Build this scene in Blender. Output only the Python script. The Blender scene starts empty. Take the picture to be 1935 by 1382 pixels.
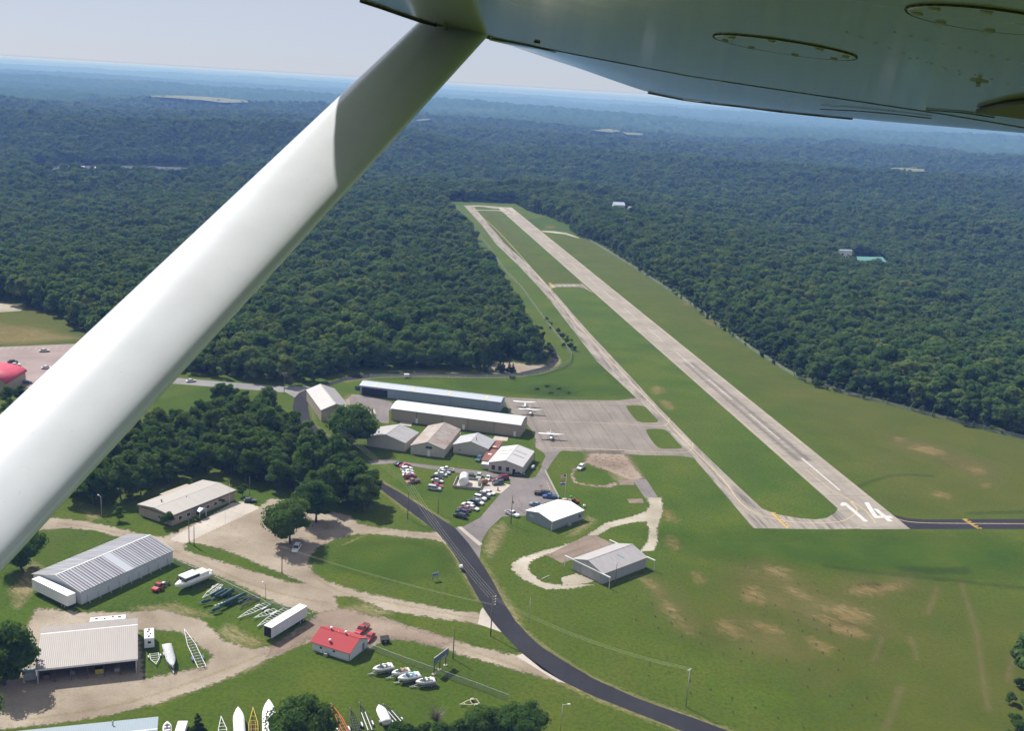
import bpy, bmesh, math, random
import numpy as np
from mathutils import Vector, Matrix
random.seed(7); rng = np.random.default_rng(7)
S = bpy.context.scene
COL = S.collection
R = math.radians

# ------------------------------------------------------------------ camera
FOC, CAM_H, PITCH, ROLL = 2043.25, 142.35, 0.252388, 0.0598906   # focal length in photo pixels, height above the airfield
PW, PH = 1935.0, 1382.0
_f = np.array([0, math.cos(PITCH), -math.sin(PITCH)]); _r = np.array([1.0, 0, 0]); _u = np.cross(_r, _f)
CR = math.cos(ROLL) * _r + math.sin(ROLL) * _u
CU = -math.sin(ROLL) * _r + math.cos(ROLL) * _u
CF = _f
cam = bpy.data.cameras.new('camera'); cam_o = bpy.data.objects.new('camera', cam); COL.objects.link(cam_o)
M3 = Matrix(((CR[0], CU[0], -CF[0]), (CR[1], CU[1], -CF[1]), (CR[2], CU[2], -CF[2])))
cam_o.matrix_world = Matrix.Translation((0, 0, CAM_H)) @ M3.to_4x4()
cam.sensor_width = 36.0; cam.lens = 36.0 * FOC / PW; cam.clip_start = 0.05; cam.clip_end = 90000
S.camera = cam_o

# ------------------------------------------------------------------ sky, sun, exposure
SUN_EL, SUN_AZ = 48.0, -45.8          # azimuth clockwise from +Y
w = bpy.data.worlds.new("World"); S.world = w; w.use_nodes = True
nt = w.node_tree; sky = nt.nodes.new('ShaderNodeTexSky'); sky.sky_type = 'NISHITA'; sky.sun_disc = False
sky.sun_elevation = R(SUN_EL); sky.sun_rotation = R(SUN_AZ % 360)
sky.altitude = 300; sky.air_density = 0.5; sky.dust_density = 0.7; sky.ozone_density = 5.0
bg = nt.nodes['Background']; bg.inputs['Strength'].default_value = 0.086
smx = nt.nodes.new('ShaderNodeMix'); smx.data_type = 'RGBA'; smx.inputs[0].default_value = .82      # milky summer sky: even high haze over the blue
smx.inputs[7].default_value = (4.75, 5.05, 5.75, 1)
nt.links.new(sky.outputs[0], smx.inputs[6]); 
# below the horizon line the world is land lost in haze, not sky
wtc = nt.nodes.new('ShaderNodeTexCoord'); wsx = nt.nodes.new('ShaderNodeSeparateXYZ'); nt.links.new(wtc.outputs['Generated'], wsx.inputs[0])
wmr = nt.nodes.new('ShaderNodeMapRange'); nt.links.new(wsx.outputs[2], wmr.inputs[0]); wmr.inputs[1].default_value = -.0035; wmr.inputs[2].default_value = .0018; wmr.inputs[3].default_value = .04; wmr.inputs[4].default_value = 1.0
wml = nt.nodes.new('ShaderNodeMix'); wml.data_type = 'RGBA'; wml.blend_type = 'MULTIPLY'; wml.inputs[0].default_value = 1.0
nt.links.new(smx.outputs[2], wml.inputs[6]); nt.links.new(wmr.outputs[0], wml.inputs[7]); nt.links.new(wml.outputs[2], bg.inputs['Color'])
sl = bpy.data.lights.new('sun', 'SUN'); sl.energy = 5.0; sl.angle = R(0.5); sl.color = (1.0, 0.965, 0.92)
so = bpy.data.objects.new('sun', sl); COL.objects.link(so)
sd = Vector((math.sin(R(SUN_AZ)) * math.cos(R(SUN_EL)), math.cos(R(SUN_AZ)) * math.cos(R(SUN_EL)), math.sin(R(SUN_EL))))
so.rotation_euler = sd.to_track_quat('Z', 'Y').to_euler(); so.location = (0, 0, 400)
S.view_settings.view_transform = 'Standard'; S.view_settings.look = 'None'
S.view_settings.exposure = 0.5; S.view_settings.gamma = 1.0; S.view_settings.use_curve_mapping = False
S.cycles.max_bounces = 6; S.cycles.diffuse_bounces = 2; S.cycles.glossy_bounces = 3
S.cycles.transparent_max_bounces = 12; S.cycles.volume_bounces = 0; S.cycles.transmission_bounces = 3
S.cycles.caustics_reflective = False; S.cycles.caustics_refractive = False
S.cycles.use_denoising = True
S.cycles.sample_clamp_indirect = 4.0

# ------------------------------------------------------------------ helpers
def G(px, py, z=0.0):
    """ground position of a surveyed point of the site"""
    d = CF + CR * (px - PW / 2) / FOC - CU * (py - PH / 2) / FOC
    t = (z - CAM_H) / d[2]
    return (d[0] * t, d[1] * t)
def GV(pts, z=0.0): return [G(p[0], p[1], z) for p in pts]

def tag(o, label=None, cat=None, group=None, kind=None):
    if label: o['label'] = label
    if cat: o['category'] = cat
    if group: o['group'] = group
    if kind: o['kind'] = kind
    return o
def thing(name, label, cat, loc=(0, 0, 0), rot=0.0, group=None):
    o = bpy.data.objects.new(name, None); o.empty_display_size = .5; COL.objects.link(o)
    o.location = (loc[0], loc[1], loc[2] if len(loc) > 2 else 0.0); o.rotation_euler = (0, 0, rot)
    return tag(o, label, cat, group)
def dup(src, loc=None, rot=None, scale=None, label=None, group=None, mats=None):
    """copy of a thing with its parts and sub-parts; mats swaps part materials {part name: material}"""
    def cp(o, parent):
        c = o.copy(); COL.objects.link(c)
        if parent is not None: c.parent = parent
        if mats:
            st = o.name.split('.')[0]
            if st in mats and o.type == 'MESH':
                c.data = o.data.copy(); c.data.materials[0] = mats[st]
        for ch in list(o.children): cp(ch, c)
        return c
    r = cp(src, None)
    if loc is not None: r.location = (loc[0], loc[1], loc[2] if len(loc) > 2 else 0.0)
    if rot is not None: r.rotation_euler = (0, 0, rot)
    if scale is not None: r.scale = scale if hasattr(scale, '__len__') else (scale,) * 3
    if label: r['label'] = label
    if group: r['group'] = group
    return r

class MB:
    """collects simple shapes, builds them as one mesh object"""
    def __init__(s): s.v = []; s.f = []; s.m = []; s.sm = []
    def add(s, vs, fs, mi=0, smooth=False):
        b = len(s.v); s.v += [tuple(map(float, p)) for p in vs]
        for f in fs: s.f.append(tuple(b + i for i in f)); s.m.append(mi); s.sm.append(smooth)
        return s
    def box(s, x0, x1, y0, y1, z0, z1, mi=0, top=0.0, topy=None):
        ty = top if topy is None else topy
        vs = [(x0, y0, z0), (x1, y0, z0), (x1, y1, z0), (x0, y1, z0),
              (x0 + top, y0 + ty, z1), (x1 - top, y0 + ty, z1), (x1 - top, y1 - ty, z1), (x0 + top, y1 - ty, z1)]
        return s.add(vs, [(0, 3, 2, 1), (4, 5, 6, 7), (0, 1, 5, 4), (1, 2, 6, 5), (2, 3, 7, 6), (3, 0, 4, 7)], mi)
    def bar(s, p, q, wd, ht=None, mi=0):
        """rectangular bar from p to q"""
        ht = ht or wd; p = Vector(p); q = Vector(q); a = (q - p).normalized()
        up = Vector((0, 0, 1)) if abs(a.z) < .95 else Vector((0, 1, 0))
        sx = a.cross(up).normalized() * wd / 2; sy = sx.cross(a).normalized() * ht / 2
        vs = [p - sx - sy, p + sx - sy, p + sx + sy, p - sx + sy, q - sx - sy, q + sx - sy, q + sx + sy, q - sx + sy]
        return s.add(vs, [(0, 1, 2, 3), (7, 6, 5, 4), (0, 4, 5, 1), (1, 5, 6, 2), (2, 6, 7, 3), (3, 7, 4, 0)], mi)
    def tube(s, p, q, r0, r1=None, n=8, mi=0, cap=True, smooth=True):
        r1 = r0 if r1 is None else r1; p = Vector(p); q = Vector(q); a = (q - p).normalized()
        up = Vector((0, 0, 1)) if abs(a.z) < .95 else Vector((0, 1, 0))
        sx = a.cross(up).normalized(); sy = sx.cross(a).normalized()
        vs = []
        for c, r in ((p, r0), (q, r1)):
            for i in range(n):
                t = 2 * math.pi * i / n; vs.append(c + sx * math.cos(t) * r + sy * math.sin(t) * r)
        b = len(s.v)
        s.add(vs, [(i, (i + 1) % n, n + (i + 1) % n, n + i) for i in range(n)], mi, smooth)
        if cap:
            s.f.append(tuple(b + i for i in reversed(range(n)))); s.m.append(mi); s.sm.append(False)
            s.f.append(tuple(b + n + i for i in range(n))); s.m.append(mi); s.sm.append(False)
        return s
    def loft(s, rings, mi=0, closed=True, caps=True, smooth=True):
        n = len(rings[0]); b = len(s.v); vs = [p for r in rings for p in r]; fs = []
        for k in range(len(rings) - 1):
            for i in range(n if closed else n - 1):
                j = (i + 1) % n; fs.append((k * n + i, k * n + j, (k + 1) * n + j, (k + 1) * n + i))
        s.add(vs, fs, mi, smooth)
        if caps and closed:
            s.f.append(tuple(b + i for i in reversed(range(n)))); s.m.append(mi); s.sm.append(False)
            e = b + (len(rings) - 1) * n
            s.f.append(tuple(e + i for i in range(n))); s.m.append(mi); s.sm.append(False)
        return s
    def lathe(s, prof, c=(0, 0, 0), n=12, mi=0, axis='z', smooth=True):
        rings = []
        for r, h in prof:
            ring = []
            for i in range(n):
                t = 2 * math.pi * i / n; a, b_ = math.cos(t) * r, math.sin(t) * r
                p = (a, b_, h) if axis == 'z' else ((h, a, b_) if axis == 'x' else (b_, h, a))
                ring.append((c[0] + p[0], c[1] + p[1], c[2] + p[2]))
            rings.append(ring)
        return s.loft(rings, mi, True, True, smooth)
    def poly(s, pts, z, mi=0): return s.add([(p[0], p[1], z) for p in pts], [tuple(range(len(pts)))], mi)
    def prism(s, pts, z0, z1, mi=0):
        n = len(pts); vs = [(p[0], p[1], z0) for p in pts] + [(p[0], p[1], z1) for p in pts]
        return s.add(vs, [tuple(reversed(range(n))), tuple(range(n, 2 * n))] + [(i, (i + 1) % n, n + (i + 1) % n, n + i) for i in range(n)], mi)
    def build(s, name, mat, parent=None, loc=None, bevel=0, **tags):
        me = bpy.data.meshes.new(name); me.from_pydata(s.v, [], s.f)
        mats = mat if isinstance(mat, (list, tuple)) else [mat]
        for m in mats: me.materials.append(m)
        me.polygons.foreach_set('material_index', s.m); me.polygons.foreach_set('use_smooth', s.sm)
        bm = bmesh.new(); bm.from_mesh(me)
        if not tags.get('open_'): bmesh.ops.recalc_face_normals(bm, faces=bm.faces)
        bm.to_mesh(me); bm.free(); me.update()
        o = bpy.data.objects.new(name, me); COL.objects.link(o)
        if parent is not None: o.parent = parent
        if loc is not None: o.location = loc
        if bevel:
            b = o.modifiers.new('bevel', 'BEVEL'); b.width = bevel; b.segments = 2; b.limit_method = 'ANGLE'; b.angle_limit = R(40)
        for k in ('label', 'cat', 'group', 'kind'):
            if k in tags: o['category' if k == 'cat' else k] = tags[k]
        return o

def npmesh(name, verts, faces, mat, parent=None, smooth=False, attrs=None):
    me = bpy.data.meshes.new(name); nv, nf = len(verts), len(faces); k = faces.shape[1]
    me.vertices.add(nv); me.vertices.foreach_set('co', np.asarray(verts, dtype=np.float32).ravel())
    me.loops.add(nf * k); me.loops.foreach_set('vertex_index', faces.astype(np.int32).ravel())
    me.polygons.add(nf); me.polygons.foreach_set('loop_start', np.arange(0, nf * k, k, dtype=np.int32))
    me.polygons.foreach_set('loop_total', np.full(nf, k, dtype=np.int32))
    if smooth: me.polygons.foreach_set('use_smooth', np.ones(nf, dtype=bool))
    if attrs:
        for an, a in attrs.items():
            at = me.attributes.new(an, 'FLOAT', 'POINT'); at.data.foreach_set('value', np.asarray(a, dtype=np.float32))
    if mat: me.materials.append(mat)
    me.update(calc_edges=True); me.validate()
    o = bpy.data.objects.new(name, me); COL.objects.link(o)
    if parent is not None: o.parent = parent
    return o

# value noise
def _hash(ix, iy, seed):
    h = (ix.astype(np.int64) * 374761393 + iy.astype(np.int64) * 668265263 + seed * 1442695041) & 0x7fffffff
    h = (h ^ (h >> 13)) * 1274126177 & 0x7fffffff
    return ((h ^ (h >> 16)) & 0xffff) / 65535.0
def vnoise(x, y, seed=0):
    x = np.asarray(x, float); y = np.asarray(y, float)
    ix = np.floor(x); iy = np.floor(y); fx = x - ix; fy = y - iy
    fx = fx * fx * fx * (fx * (fx * 6 - 15) + 10); fy = fy * fy * fy * (fy * (fy * 6 - 15) + 10)
    a = _hash(ix, iy, seed); b = _hash(ix + 1, iy, seed); c = _hash(ix, iy + 1, seed); d = _hash(ix + 1, iy + 1, seed)
    return (a * (1 - fx) + b * fx) * (1 - fy) + (c * (1 - fx) + d * fx) * fy
def fbm(x, y, seed=0, o=4):
    s = 0; a = .5; t = 0
    for k in range(o): s = s + a * vnoise(x * 2 ** k, y * 2 ** k, seed + k * 17); t += a; a *= .5
    return s / t
def inpoly(x, y, poly):
    x = np.asarray(x); y = np.asarray(y); r = np.zeros(x.shape, bool); n = len(poly); j = n - 1
    for i in range(n):
        xi, yi = poly[i]; xj, yj = poly[j]
        c = ((yi > y) != (yj > y)) & (x < (xj - xi) * (y - yi) / (yj - yi + 1e-12) + xi)
        r ^= c; j = i
    return r
def polydist(x, y, poly, closed=True):
    x = np.asarray(x, float); y = np.asarray(y, float); d = np.full(x.shape, 1e9); n = len(poly)
    for i in range(n if closed else n - 1):
        ax, ay = poly[i]; bx, by = poly[(i + 1) % n]; ex, ey = bx - ax, by - ay
        t = np.clip(((x - ax) * ex + (y - ay) * ey) / (ex * ex + ey * ey + 1e-12), 0, 1)
        d = np.minimum(d, np.hypot(x - ax - t * ex, y - ay - t * ey))
    return d
def sstep(a, b, x):
    t = np.clip((x - a) / (b - a), 0, 1); return t * t * (3 - 2 * t)

# ------------------------------------------------------------------ materials
class NT:
    def __init__(s, name):
        s.m = bpy.data.materials.new(name); s.m.use_nodes = True; s.t = s.m.node_tree; s.b = s.t.nodes['Principled BSDF']
        s.out = s.t.nodes['Material Output']; s._pos = None
    def n(s, typ, **kw):
        x = s.t.nodes.new('ShaderNode' + typ)
        for k, v in kw.items(): setattr(x, k, v)
        return x
    def l(s, a, b): s.t.links.new(a, b)
    def pos(s, scale=None, rot=0.0, obj=False):
        g = s.n('TexCoord').outputs['Object'] if obj else s.n('NewGeometry').outputs['Position']
        if scale is None and not rot: return g
        if rot:
            mp = s.n('Mapping'); s.l(g, mp.inputs['Vector']); mp.inputs['Rotation'].default_value = (0, 0, rot); g = mp.outputs[0]
        if scale is not None:
            mp = s.n('Mapping'); s.l(g, mp.inputs['Vector']); mp.inputs['Scale'].default_value = scale if hasattr(scale, '__len__') else (scale,) * 3; g = mp.outputs[0]
        return g
    def noise(s, vec, scale=1.0, detail=4, rough=.55, dist=0.0):
        x = s.n('TexNoise'); s.l(vec, x.inputs['Vector']); x.inputs['Scale'].default_value = scale
        x.inputs['Detail'].default_value = detail; x.inputs['Roughness'].default_value = rough; x.inputs['Distortion'].default_value = dist
        return x.outputs['Fac']
    def ramp(s, fac, stops, interp='LINEAR'):
        x = s.n('ValToRGB'); s.l(fac, x.inputs[0]); cr = x.color_ramp; cr.interpolation = interp
        while len(cr.elements) < len(stops): cr.elements.new(.5)
        for e, (p, c) in zip(cr.elements, stops):
            e.position = p; e.color = (*c, 1) if hasattr(c, '__len__') else (c, c, c, 1)
        return x.outputs[0]
    def mix(s, fac, a, b, mode='MIX'):
        x = s.n('Mix', data_type='RGBA', blend_type=mode)
        for sock, v in ((x.inputs[0], fac), (x.inputs[6], a), (x.inputs[7], b)):
            if isinstance(v, (int, float)): sock.default_value = v
            elif hasattr(v, '__len__'): sock.default_value = (*v, 1) if len(v) == 3 else v
            else: s.l(v, sock)
        return x.outputs[2]
    def math(s, op, a, b=0.0, clamp=False):
        x = s.n('Math', operation=op, use_clamp=clamp)
        for sock, v in ((x.inputs[0], a), (x.inputs[1], b)):
            if isinstance(v, (int, float)): sock.default_value = v
            else: s.l(v, sock)
        return x.outputs[0]
    def attr(s, name): return s.n('Attribute', attribute_name=name).outputs['Fac']
    def base(s, c):
        if hasattr(c, '__len__') and not hasattr(c, 'links'): s.b.inputs['Base Color'].default_value = (*c, 1)
        else: s.l(c, s.b.inputs['Base Color'])
    def bump(s, h, strength=.3, dist=.1):
        x = s.n('Bump'); x.inputs['Strength'].default_value = strength; x.inputs['Distance'].default_value = dist
        s.l(h, x.inputs['Height']); s.l(x.outputs[0], s.b.inputs['Normal'])
    def set(s, **kw):
        for k, v in kw.items():
            k = {'rough': 'Roughness', 'metal': 'Metallic', 'spec': 'Specular IOR Level', 'coat': 'Coat Weight', 'coatr': 'Coat Roughness', 'alpha': 'Alpha', 'trans': 'Transmission Weight'}[k]
            if isinstance(v, (int, float)): s.b.inputs[k].default_value = v
            else: s.l(v, s.b.inputs[k])
        return s

MATS = {}
def plain(name, col, rough=.55, metal=0.0, vary=.25, scale=1.5, coat=0.0, obj=True, spec=.4):
    """paint, metal, plastic: colour with slight dirt variation"""
    if name in MATS: return MATS[name]
    t = NT(name); p = t.pos(obj=obj)
    f = t.noise(p, scale, 5, .6)
    dk = tuple(c * (1 - vary) for c in col); lt = tuple(min(1, c * (1 + vary * .35)) for c in col)
    t.base(t.ramp(f, [(.3, dk), (.55, col), (.75, lt)])); t.set(rough=rough, metal=metal, coat=coat, spec=spec)
    MATS[name] = t.m; return t.m

def ribbed(name, col, col2=None, pitch=.3, axis=0, stain=.3, rust=None, rough=.45, metal=0.0, rustamt=.5, sc=.25, bumpd=.04):
    """ribbed sheet metal: ribs run across `axis` of the object, with stains"""
    if name in MATS: return MATS[name]
    t = NT(name); p = t.pos(obj=True)
    sx = t.n('SeparateXYZ'); t.l(p, sx.inputs[0])
    ph = t.math('MULTIPLY', sx.outputs[axis], 2 * math.pi / pitch)
    rib = t.math('POWER', t.math('ABSOLUTE', t.math('SINE', t.math('MULTIPLY', ph, .5))), 6)
    st = [1, 1, 1]; st[1 - axis if axis < 2 else 0] = .15
    n1 = t.noise(t.pos(tuple(st), obj=True), sc * 4, 6, .65); n2 = t.noise(p, sc, 4, .6)
    c2 = col2 or tuple(c * .6 for c in col)
    c = t.mix(t.math('MULTIPLY', t.ramp(n1, [(.4, 0.0), (.7, 1.0)]), stain), col, c2)
    if rust: c = t.mix(t.math('MULTIPLY', t.ramp(t.math('ADD', t.math('MULTIPLY', n1, .6), t.math('MULTIPLY', n2, .6)), [(1 - rustamt - .06, 0.0), (1 - rustamt + .1, 1.0)]), .8), c, rust)
    t.base(c); t.bump(rib, .6, bumpd); t.set(rough=rough, metal=metal)
    MATS[name] = t.m; return t.m

def grass_mat(name, tint=0.0):
    t = NT(name); p = t.pos()
    big = t.noise(p, .006, 4, .55); mid = t.noise(p, .035, 5, .6); fine = t.noise(p, .9, 6, .72)
    streak = t.noise(t.pos((.35, .02, .02), R(-9.1)), 1.0, 4, .65)      # mowing stripes along the runway
    c1 = t.ramp(mid, [(.26, (.028, .068, .003)), (.5, (.052, .096, .004)), (.74, (.094, .116, .010))])
    c = t.mix(t.ramp(big, [(.42, 0.0), (.62, .5)]), c1, (.080, .096, .012))
    c = t.mix(t.ramp(streak, [(.35, 0.0), (.7, .45)]), c, (.072, .082, .018))
    c = t.mix(t.ramp(fine, [(.32, .6), (.55, 0.0)]), c, (.012, .032, .003))
    c = t.mix(t.ramp(fine, [(.60, 0.0), (.8, .4)]), c, (.12, .115, .045))
    if tint: c = t.mix(tint, c, (.135, .118, .045))
    t.base(c); t.bump(t.noise(p, 1.2, 6, .75), .8, .35); t.set(rough=.95, spec=.1)
    return t.m
GRASS = grass_mat('mown_grass')

def soft_alpha(t, sharp=.35, scale=.6):
    """ragged edge: the sheet's own cover value broken up by noise"""
    n = t.noise(t.pos(), scale, 5, .7); a = t.attr('cover')
    v = t.math('ADD', a, t.math('MULTIPLY', t.math('SUBTRACT', n, .5), 1.35))
    return t.ramp(v, [(.5 - sharp / 2, 0.0), (.5 + sharp / 2, 1.0)])
def gravel_mat(name, ca, cb, cc, sharp=.25, tracks=True, amt=1.0, scale=.6, streaky=False):
    t = NT(name); p = t.pos()
    n1 = t.noise(p, .05, 5, .6); n2 = t.noise(p, 1.6, 6, .75)
    c = t.ramp(n1, [(.3, ca), (.5, cb), (.7, cc)])
    c = t.mix(t.ramp(n2, [(.32, .5), (.5, 0.0)]), c, tuple(x * .55 for x in cb))
    c = t.mix(t.ramp(n2, [(.58, 0.0), (.75, .5)]), c, tuple(min(.8, x * 1.35) for x in cb))
    if tracks:
        tr = t.noise(p, .25, 6, .7, 1.5); c = t.mix(t.ramp(tr, [(.56, 0.0), (.66, .4)]), c, (.14, .125, .07))
    t.base(c); t.bump(n2, .6, .12); t.set(rough=.95, spec=.15)
    a = soft_alpha(t, sharp, scale)
    if streaky: a = t.math('MULTIPLY', a, t.ramp(t.noise(t.pos((.22, 1.3, .5), R(38)), 1.0, 5, .75, .8), [(.36, .10), (.62, 1.0)]))
    if amt < 1: a = t.math('MULTIPLY', a, amt)
    t.set(alpha=a); return t.m
GRAVEL = gravel_mat('pale_gravel', (.185, .148, .108), (.262, .218, .166), (.345, .295, .236))
REDGRAVEL = gravel_mat('reddish_gravel', (.16, .118, .088), (.225, .172, .132), (.30, .24, .19))
ROCKS = gravel_mat('white_stone_gravel', (.22, .20, .145), (.33, .295, .235), (.44, .40, .335), sharp=.14, scale=.9)
DIRT = gravel_mat('bare_soil', (.24, .165, .068), (.31, .215, .095), (.37, .275, .14), sharp=.5, tracks=False, amt=.58, scale=.5, streaky=True)
WORN = gravel_mat('worn_grass', (.15, .12, .045), (.19, .145, .06), (.24, .18, .085), sharp=1.0, tracks=False, amt=.42, scale=.25, streaky=True)
TRACK = gravel_mat('faint_track', (.15, .13, .05), (.18, .15, .065), (.21, .17, .08), sharp=.9, tracks=False, amt=.5, scale=.6)
DRY = gravel_mat('dry_grass', (.092, .108, .014), (.118, .120, .020), (.142, .132, .030), sharp=.9, tracks=False, amt=.36, scale=.12)
LUSH = gravel_mat('lush_grass', (.032, .078, .004), (.052, .098, .005), (.082, .118, .009), sharp=.8, tracks=False, amt=.6, scale=.2)
STRAW = gravel_mat('dead_straw_grass', (.25, .205, .10), (.33, .27, .14), (.40, .34, .2), sharp=.5, tracks=False, amt=.62, scale=.9, streaky=True)

def pave_mat(name, col, dark, streak_rot=0.0, streak=.5, crack=.4, sc=1.0, joint=None, lite=None):
    t = NT(name); p = t.pos()
    n1 = t.noise(p, .06 * sc, 5, .6); n2 = t.noise(p, 1.2, 6, .7)
    st = t.noise(t.pos((.5, .03, .03), streak_rot), 1.0, 5, .7)
    lt = lite or tuple(min(1, x * 1.18) for x in col)
    c = t.ramp(n1, [(.3, tuple(x * .82 for x in col)), (.5, col), (.7, lt)])
    c = t.mix(t.math('MULTIPLY', t.ramp(st, [(.46, 0.0), (.68, 1.0)]), streak), c, dark)
    c = t.mix(t.ramp(n2, [(.35, .3), (.5, 0.0)]), c, dark)
    v = t.n('TexVoronoi', feature='DISTANCE_TO_EDGE'); t.l(p, v.inputs['Vector']); v.inputs['Scale'].default_value = .09
    nd = t.mix(.5, p, p)
    c = t.mix(t.math('MULTIPLY', t.ramp(v.outputs['Distance'], [(.0, 1.0), (.012, 0.0)]), crack), c, tuple(x * .5 for x in dark))
    if joint:
        jr, jw = joint; mp = t.pos(1.0, jr); sx = t.n('SeparateXYZ'); t.l(mp, sx.inputs[0])
        fr = t.math('FRACT', t.math('DIVIDE', sx.outputs[0], jw)); d = t.math('ABSOLUTE', t.math('SUBTRACT', fr, .5))
        c = t.mix(t.math('MULTIPLY', t.ramp(d, [(.47, 0.0), (.5, 1.0)]), .6), c, tuple(x * .55 for x in dark))
    t.base(c); t.bump(n2, .3, .05); t.set(rough=.95, spec=.08); return t.m
RWROT = 0.159221; RWR = -RWROT
ASPHALT = pave_mat('dark_asphalt', (.030, .030, .035), (.019, .019, .022), 0, .3, .0)
RUNWAY = pave_mat('runway_surface', (.270, .240, .205), (.19, .170, .150), RWR, .6, .25, joint=(RWR + math.pi / 2, 15.0))
TAXI = pave_mat('taxiway_surface', (.275, .245, .212), (.064, .058, .055), RWR, .85, .35)
APRON = pave_mat('apron_surface', (.205, .180, .158), (.12, .107, .098), RWR, .5, .35, joint=(RWR, 7.5))
LOT = pave_mat('car_park_surface', (.175, .155, .15), (.125, .115, .113), RWR, .4, .45)
CONC = pave_mat('concrete', (.40, .36, .315), (.3, .28, .25), 0, .35, .3)
OLDSLAB = pave_mat('old_slab', (.20, .155, .125), (.10, .085, .06), .8, .6, .5)
GREYROAD = pave_mat('grey_road', (.20, .195, .195), (.2, .2, .2), 0, .3, .1)
WHITEPAINT = plain('white_road_paint', (.52, .50, .48), .8, vary=.3, scale=.5, obj=False)
FADEDPAINT = plain('faded_white_paint', (.40, .37, .345), .8, vary=.35, scale=.5, obj=False)
YELLOWPAINT = plain('yellow_road_paint', (.55, .36, .06), .8, vary=.35, scale=.5, obj=False)
FADEDYELLOW = plain('faded_yellow_paint', (.44, .34, .19), .85, vary=.3, scale=.5, obj=False)

# ------------------------------------------------------------------ terrain
AIR_PX = [(1935, 1240), (1905, 1285), (1893, 1330), (1888, 1382), (1880, 1600), (-700, 1700), (-700, 640), (-150, 562), (0, 570), (80, 590), (150, 632),
          (165, 650), (200, 700), (345, 712), (400, 716), (540, 730), (590, 728), (625, 719), (665, 706), (735, 702), (820, 702), (905, 704), (918, 698),
          (925, 680), (960, 678), (1000, 688), (1036, 684), (1036, 662), (1013, 642), (983, 602), (953, 548), (933, 515), (903, 485), (888, 450), (868, 415),
          (850, 394), (846, 380), (975, 384), (1000, 400), (1040, 410), (1075, 425), (1090, 445), (1140, 464), (1200, 504), (1270, 550), (1310, 577),
          (1340, 604), (1380, 630), (1440, 672), (1500, 707), (1540, 731), (1640, 753), (1750, 783), (1840, 808), (1935, 828), (2500, 990), (2500, 1240)]
AIR = GV(AIR_PX)
HULL = GV([(2600, 1700), (-800, 1700), (-800, 600), (0, 560), (300, 640), (700, 690), (900, 640), (880, 480), (835, 378), (1000, 380), (1150, 440), (1400, 600), (1900, 780), (2600, 960)])
_LAKE = [G(*p, -38) for p in [(60, 326), (90, 315), (200, 312), (300, 315), (420, 319), (420, 328), (250, 331)]]
def terrain(x, y):
    x = np.asarray(x, float); y = np.asarray(y, float)
    s = polydist(x, y, HULL); s = np.where(inpoly(x, y, HULL), 0, s); r = np.hypot(x, y)
    t = sstep(5, 420, s)
    n = fbm(x / 950 + 3.3, y / 760 + 8.1, 5, 4) - .5
    n2 = np.abs(fbm(x / 2600 + 1.7, y / 1500 + .4, 11, 4) - .5) * 2
    h = t * (-30 + 52 * n * sstep(0, 900, s)) - t * 35 * (n2 - .3) * sstep(600, 2500, s)
    for y0, amp, sg, xa, xb, sd_ in ((2380, 52, 230, -1500, -350, 31), (2350, 20, 260, -100, 2200, 33), (3250, 26, 300, -2600, 2600, 37), (4500, 12, 420, -3600, 3600, 41), (6900, 36, 600, -5000, 5000, 43), (10500, 40, 900, -8000, 8000, 47), (15500, 45, 1500, -12000, 12000, 53)):
        yc = y0 + (fbm(x / (y0 * .35) + 2, x * 0 + sd_, sd_, 3) - .5) * y0 * .30; k = .45 + 1.1 * (vnoise(x / (y0 * .22), x * 0 + 7.5, sd_ + 3) - .15)
        h = h + t * amp * k * np.exp(-((y - yc) / sg) ** 2) * sstep(xa - 300, xa, x) * (1 - sstep(xb, xb + 300, x))
    far = sstep(5000, 12000, r); h = h * (1 - .15 * far)
    h = np.where(h > 48, 48 + (h - 48) * .3, h)
    dl = polydist(x, y, _LAKE); dl = np.where(inpoly(x, y, _LAKE), 0, dl); k = sstep(0, 200, dl)
    return h * k + (-40.0) * (1 - k) if np.ndim(k) else h
# ------------------------------------------------------------------ ground: one sheet out to the horizon
def build_ground():
    rad = np.concatenate([[0, 30, 60, 90], np.geomspace(110, 2600, 230), np.geomspace(2640, 22000, 100)])
    ang = np.concatenate([np.arange(-180, -40, 4.0), np.arange(-40, 40, .25), np.arange(40, 180, 4.0)])
    ang = np.radians(ang); na, nr = len(ang), len(rad)
    A, Rr = np.meshgrid(ang, rad); x = Rr * np.sin(A); y = Rr * np.cos(A)
    z = terrain(x.ravel(), y.ravel()).reshape(x.shape)
    v = np.stack([x, y, z], -1).reshape(-1, 3)
    i, j = np.meshgrid(np.arange(1, nr - 1), np.arange(na), indexing='ij'); j2 = (j + 1) % na
    f = np.stack([i * na + j, i * na + j2, (i + 1) * na + j2, (i + 1) * na + j], -1).reshape(-1, 4)[:, ::-1]
    f0 = np.array([[0 + k, na + (k + 1) % na, na + k, 0] for k in range(na)])
    f0 = np.stack([np.zeros(na, int), na + (np.arange(na) + 1) % na, na + np.arange(na)], -1)
    o = npmesh('ground', v, f, None, smooth=True)
    # centre fan, added with bmesh so that the sheet has no hole below the aeroplane
    bm = bmesh.new(); bm.from_mesh(o.data); bm.verts.ensure_lookup_table()
    for a, b, c in f0:
        try: bm.faces.new((bm.verts[a], bm.verts[b], bm.verts[c]))
        except ValueError: pass
    bmesh.ops.recalc_face_normals(bm, faces=bm.faces)
    up = sum(fc.normal.z for fc in bm.faces)
    if up < 0: bmesh.ops.reverse_faces(bm, faces=bm.faces)
    bm.to_mesh(o.data); bm.free()
    # forest floor outside the mown land
    t = NT('ground'); p = t.pos()
    o.data.materials.append(GRASS); o['kind'] = 'structure'
    return o
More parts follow.
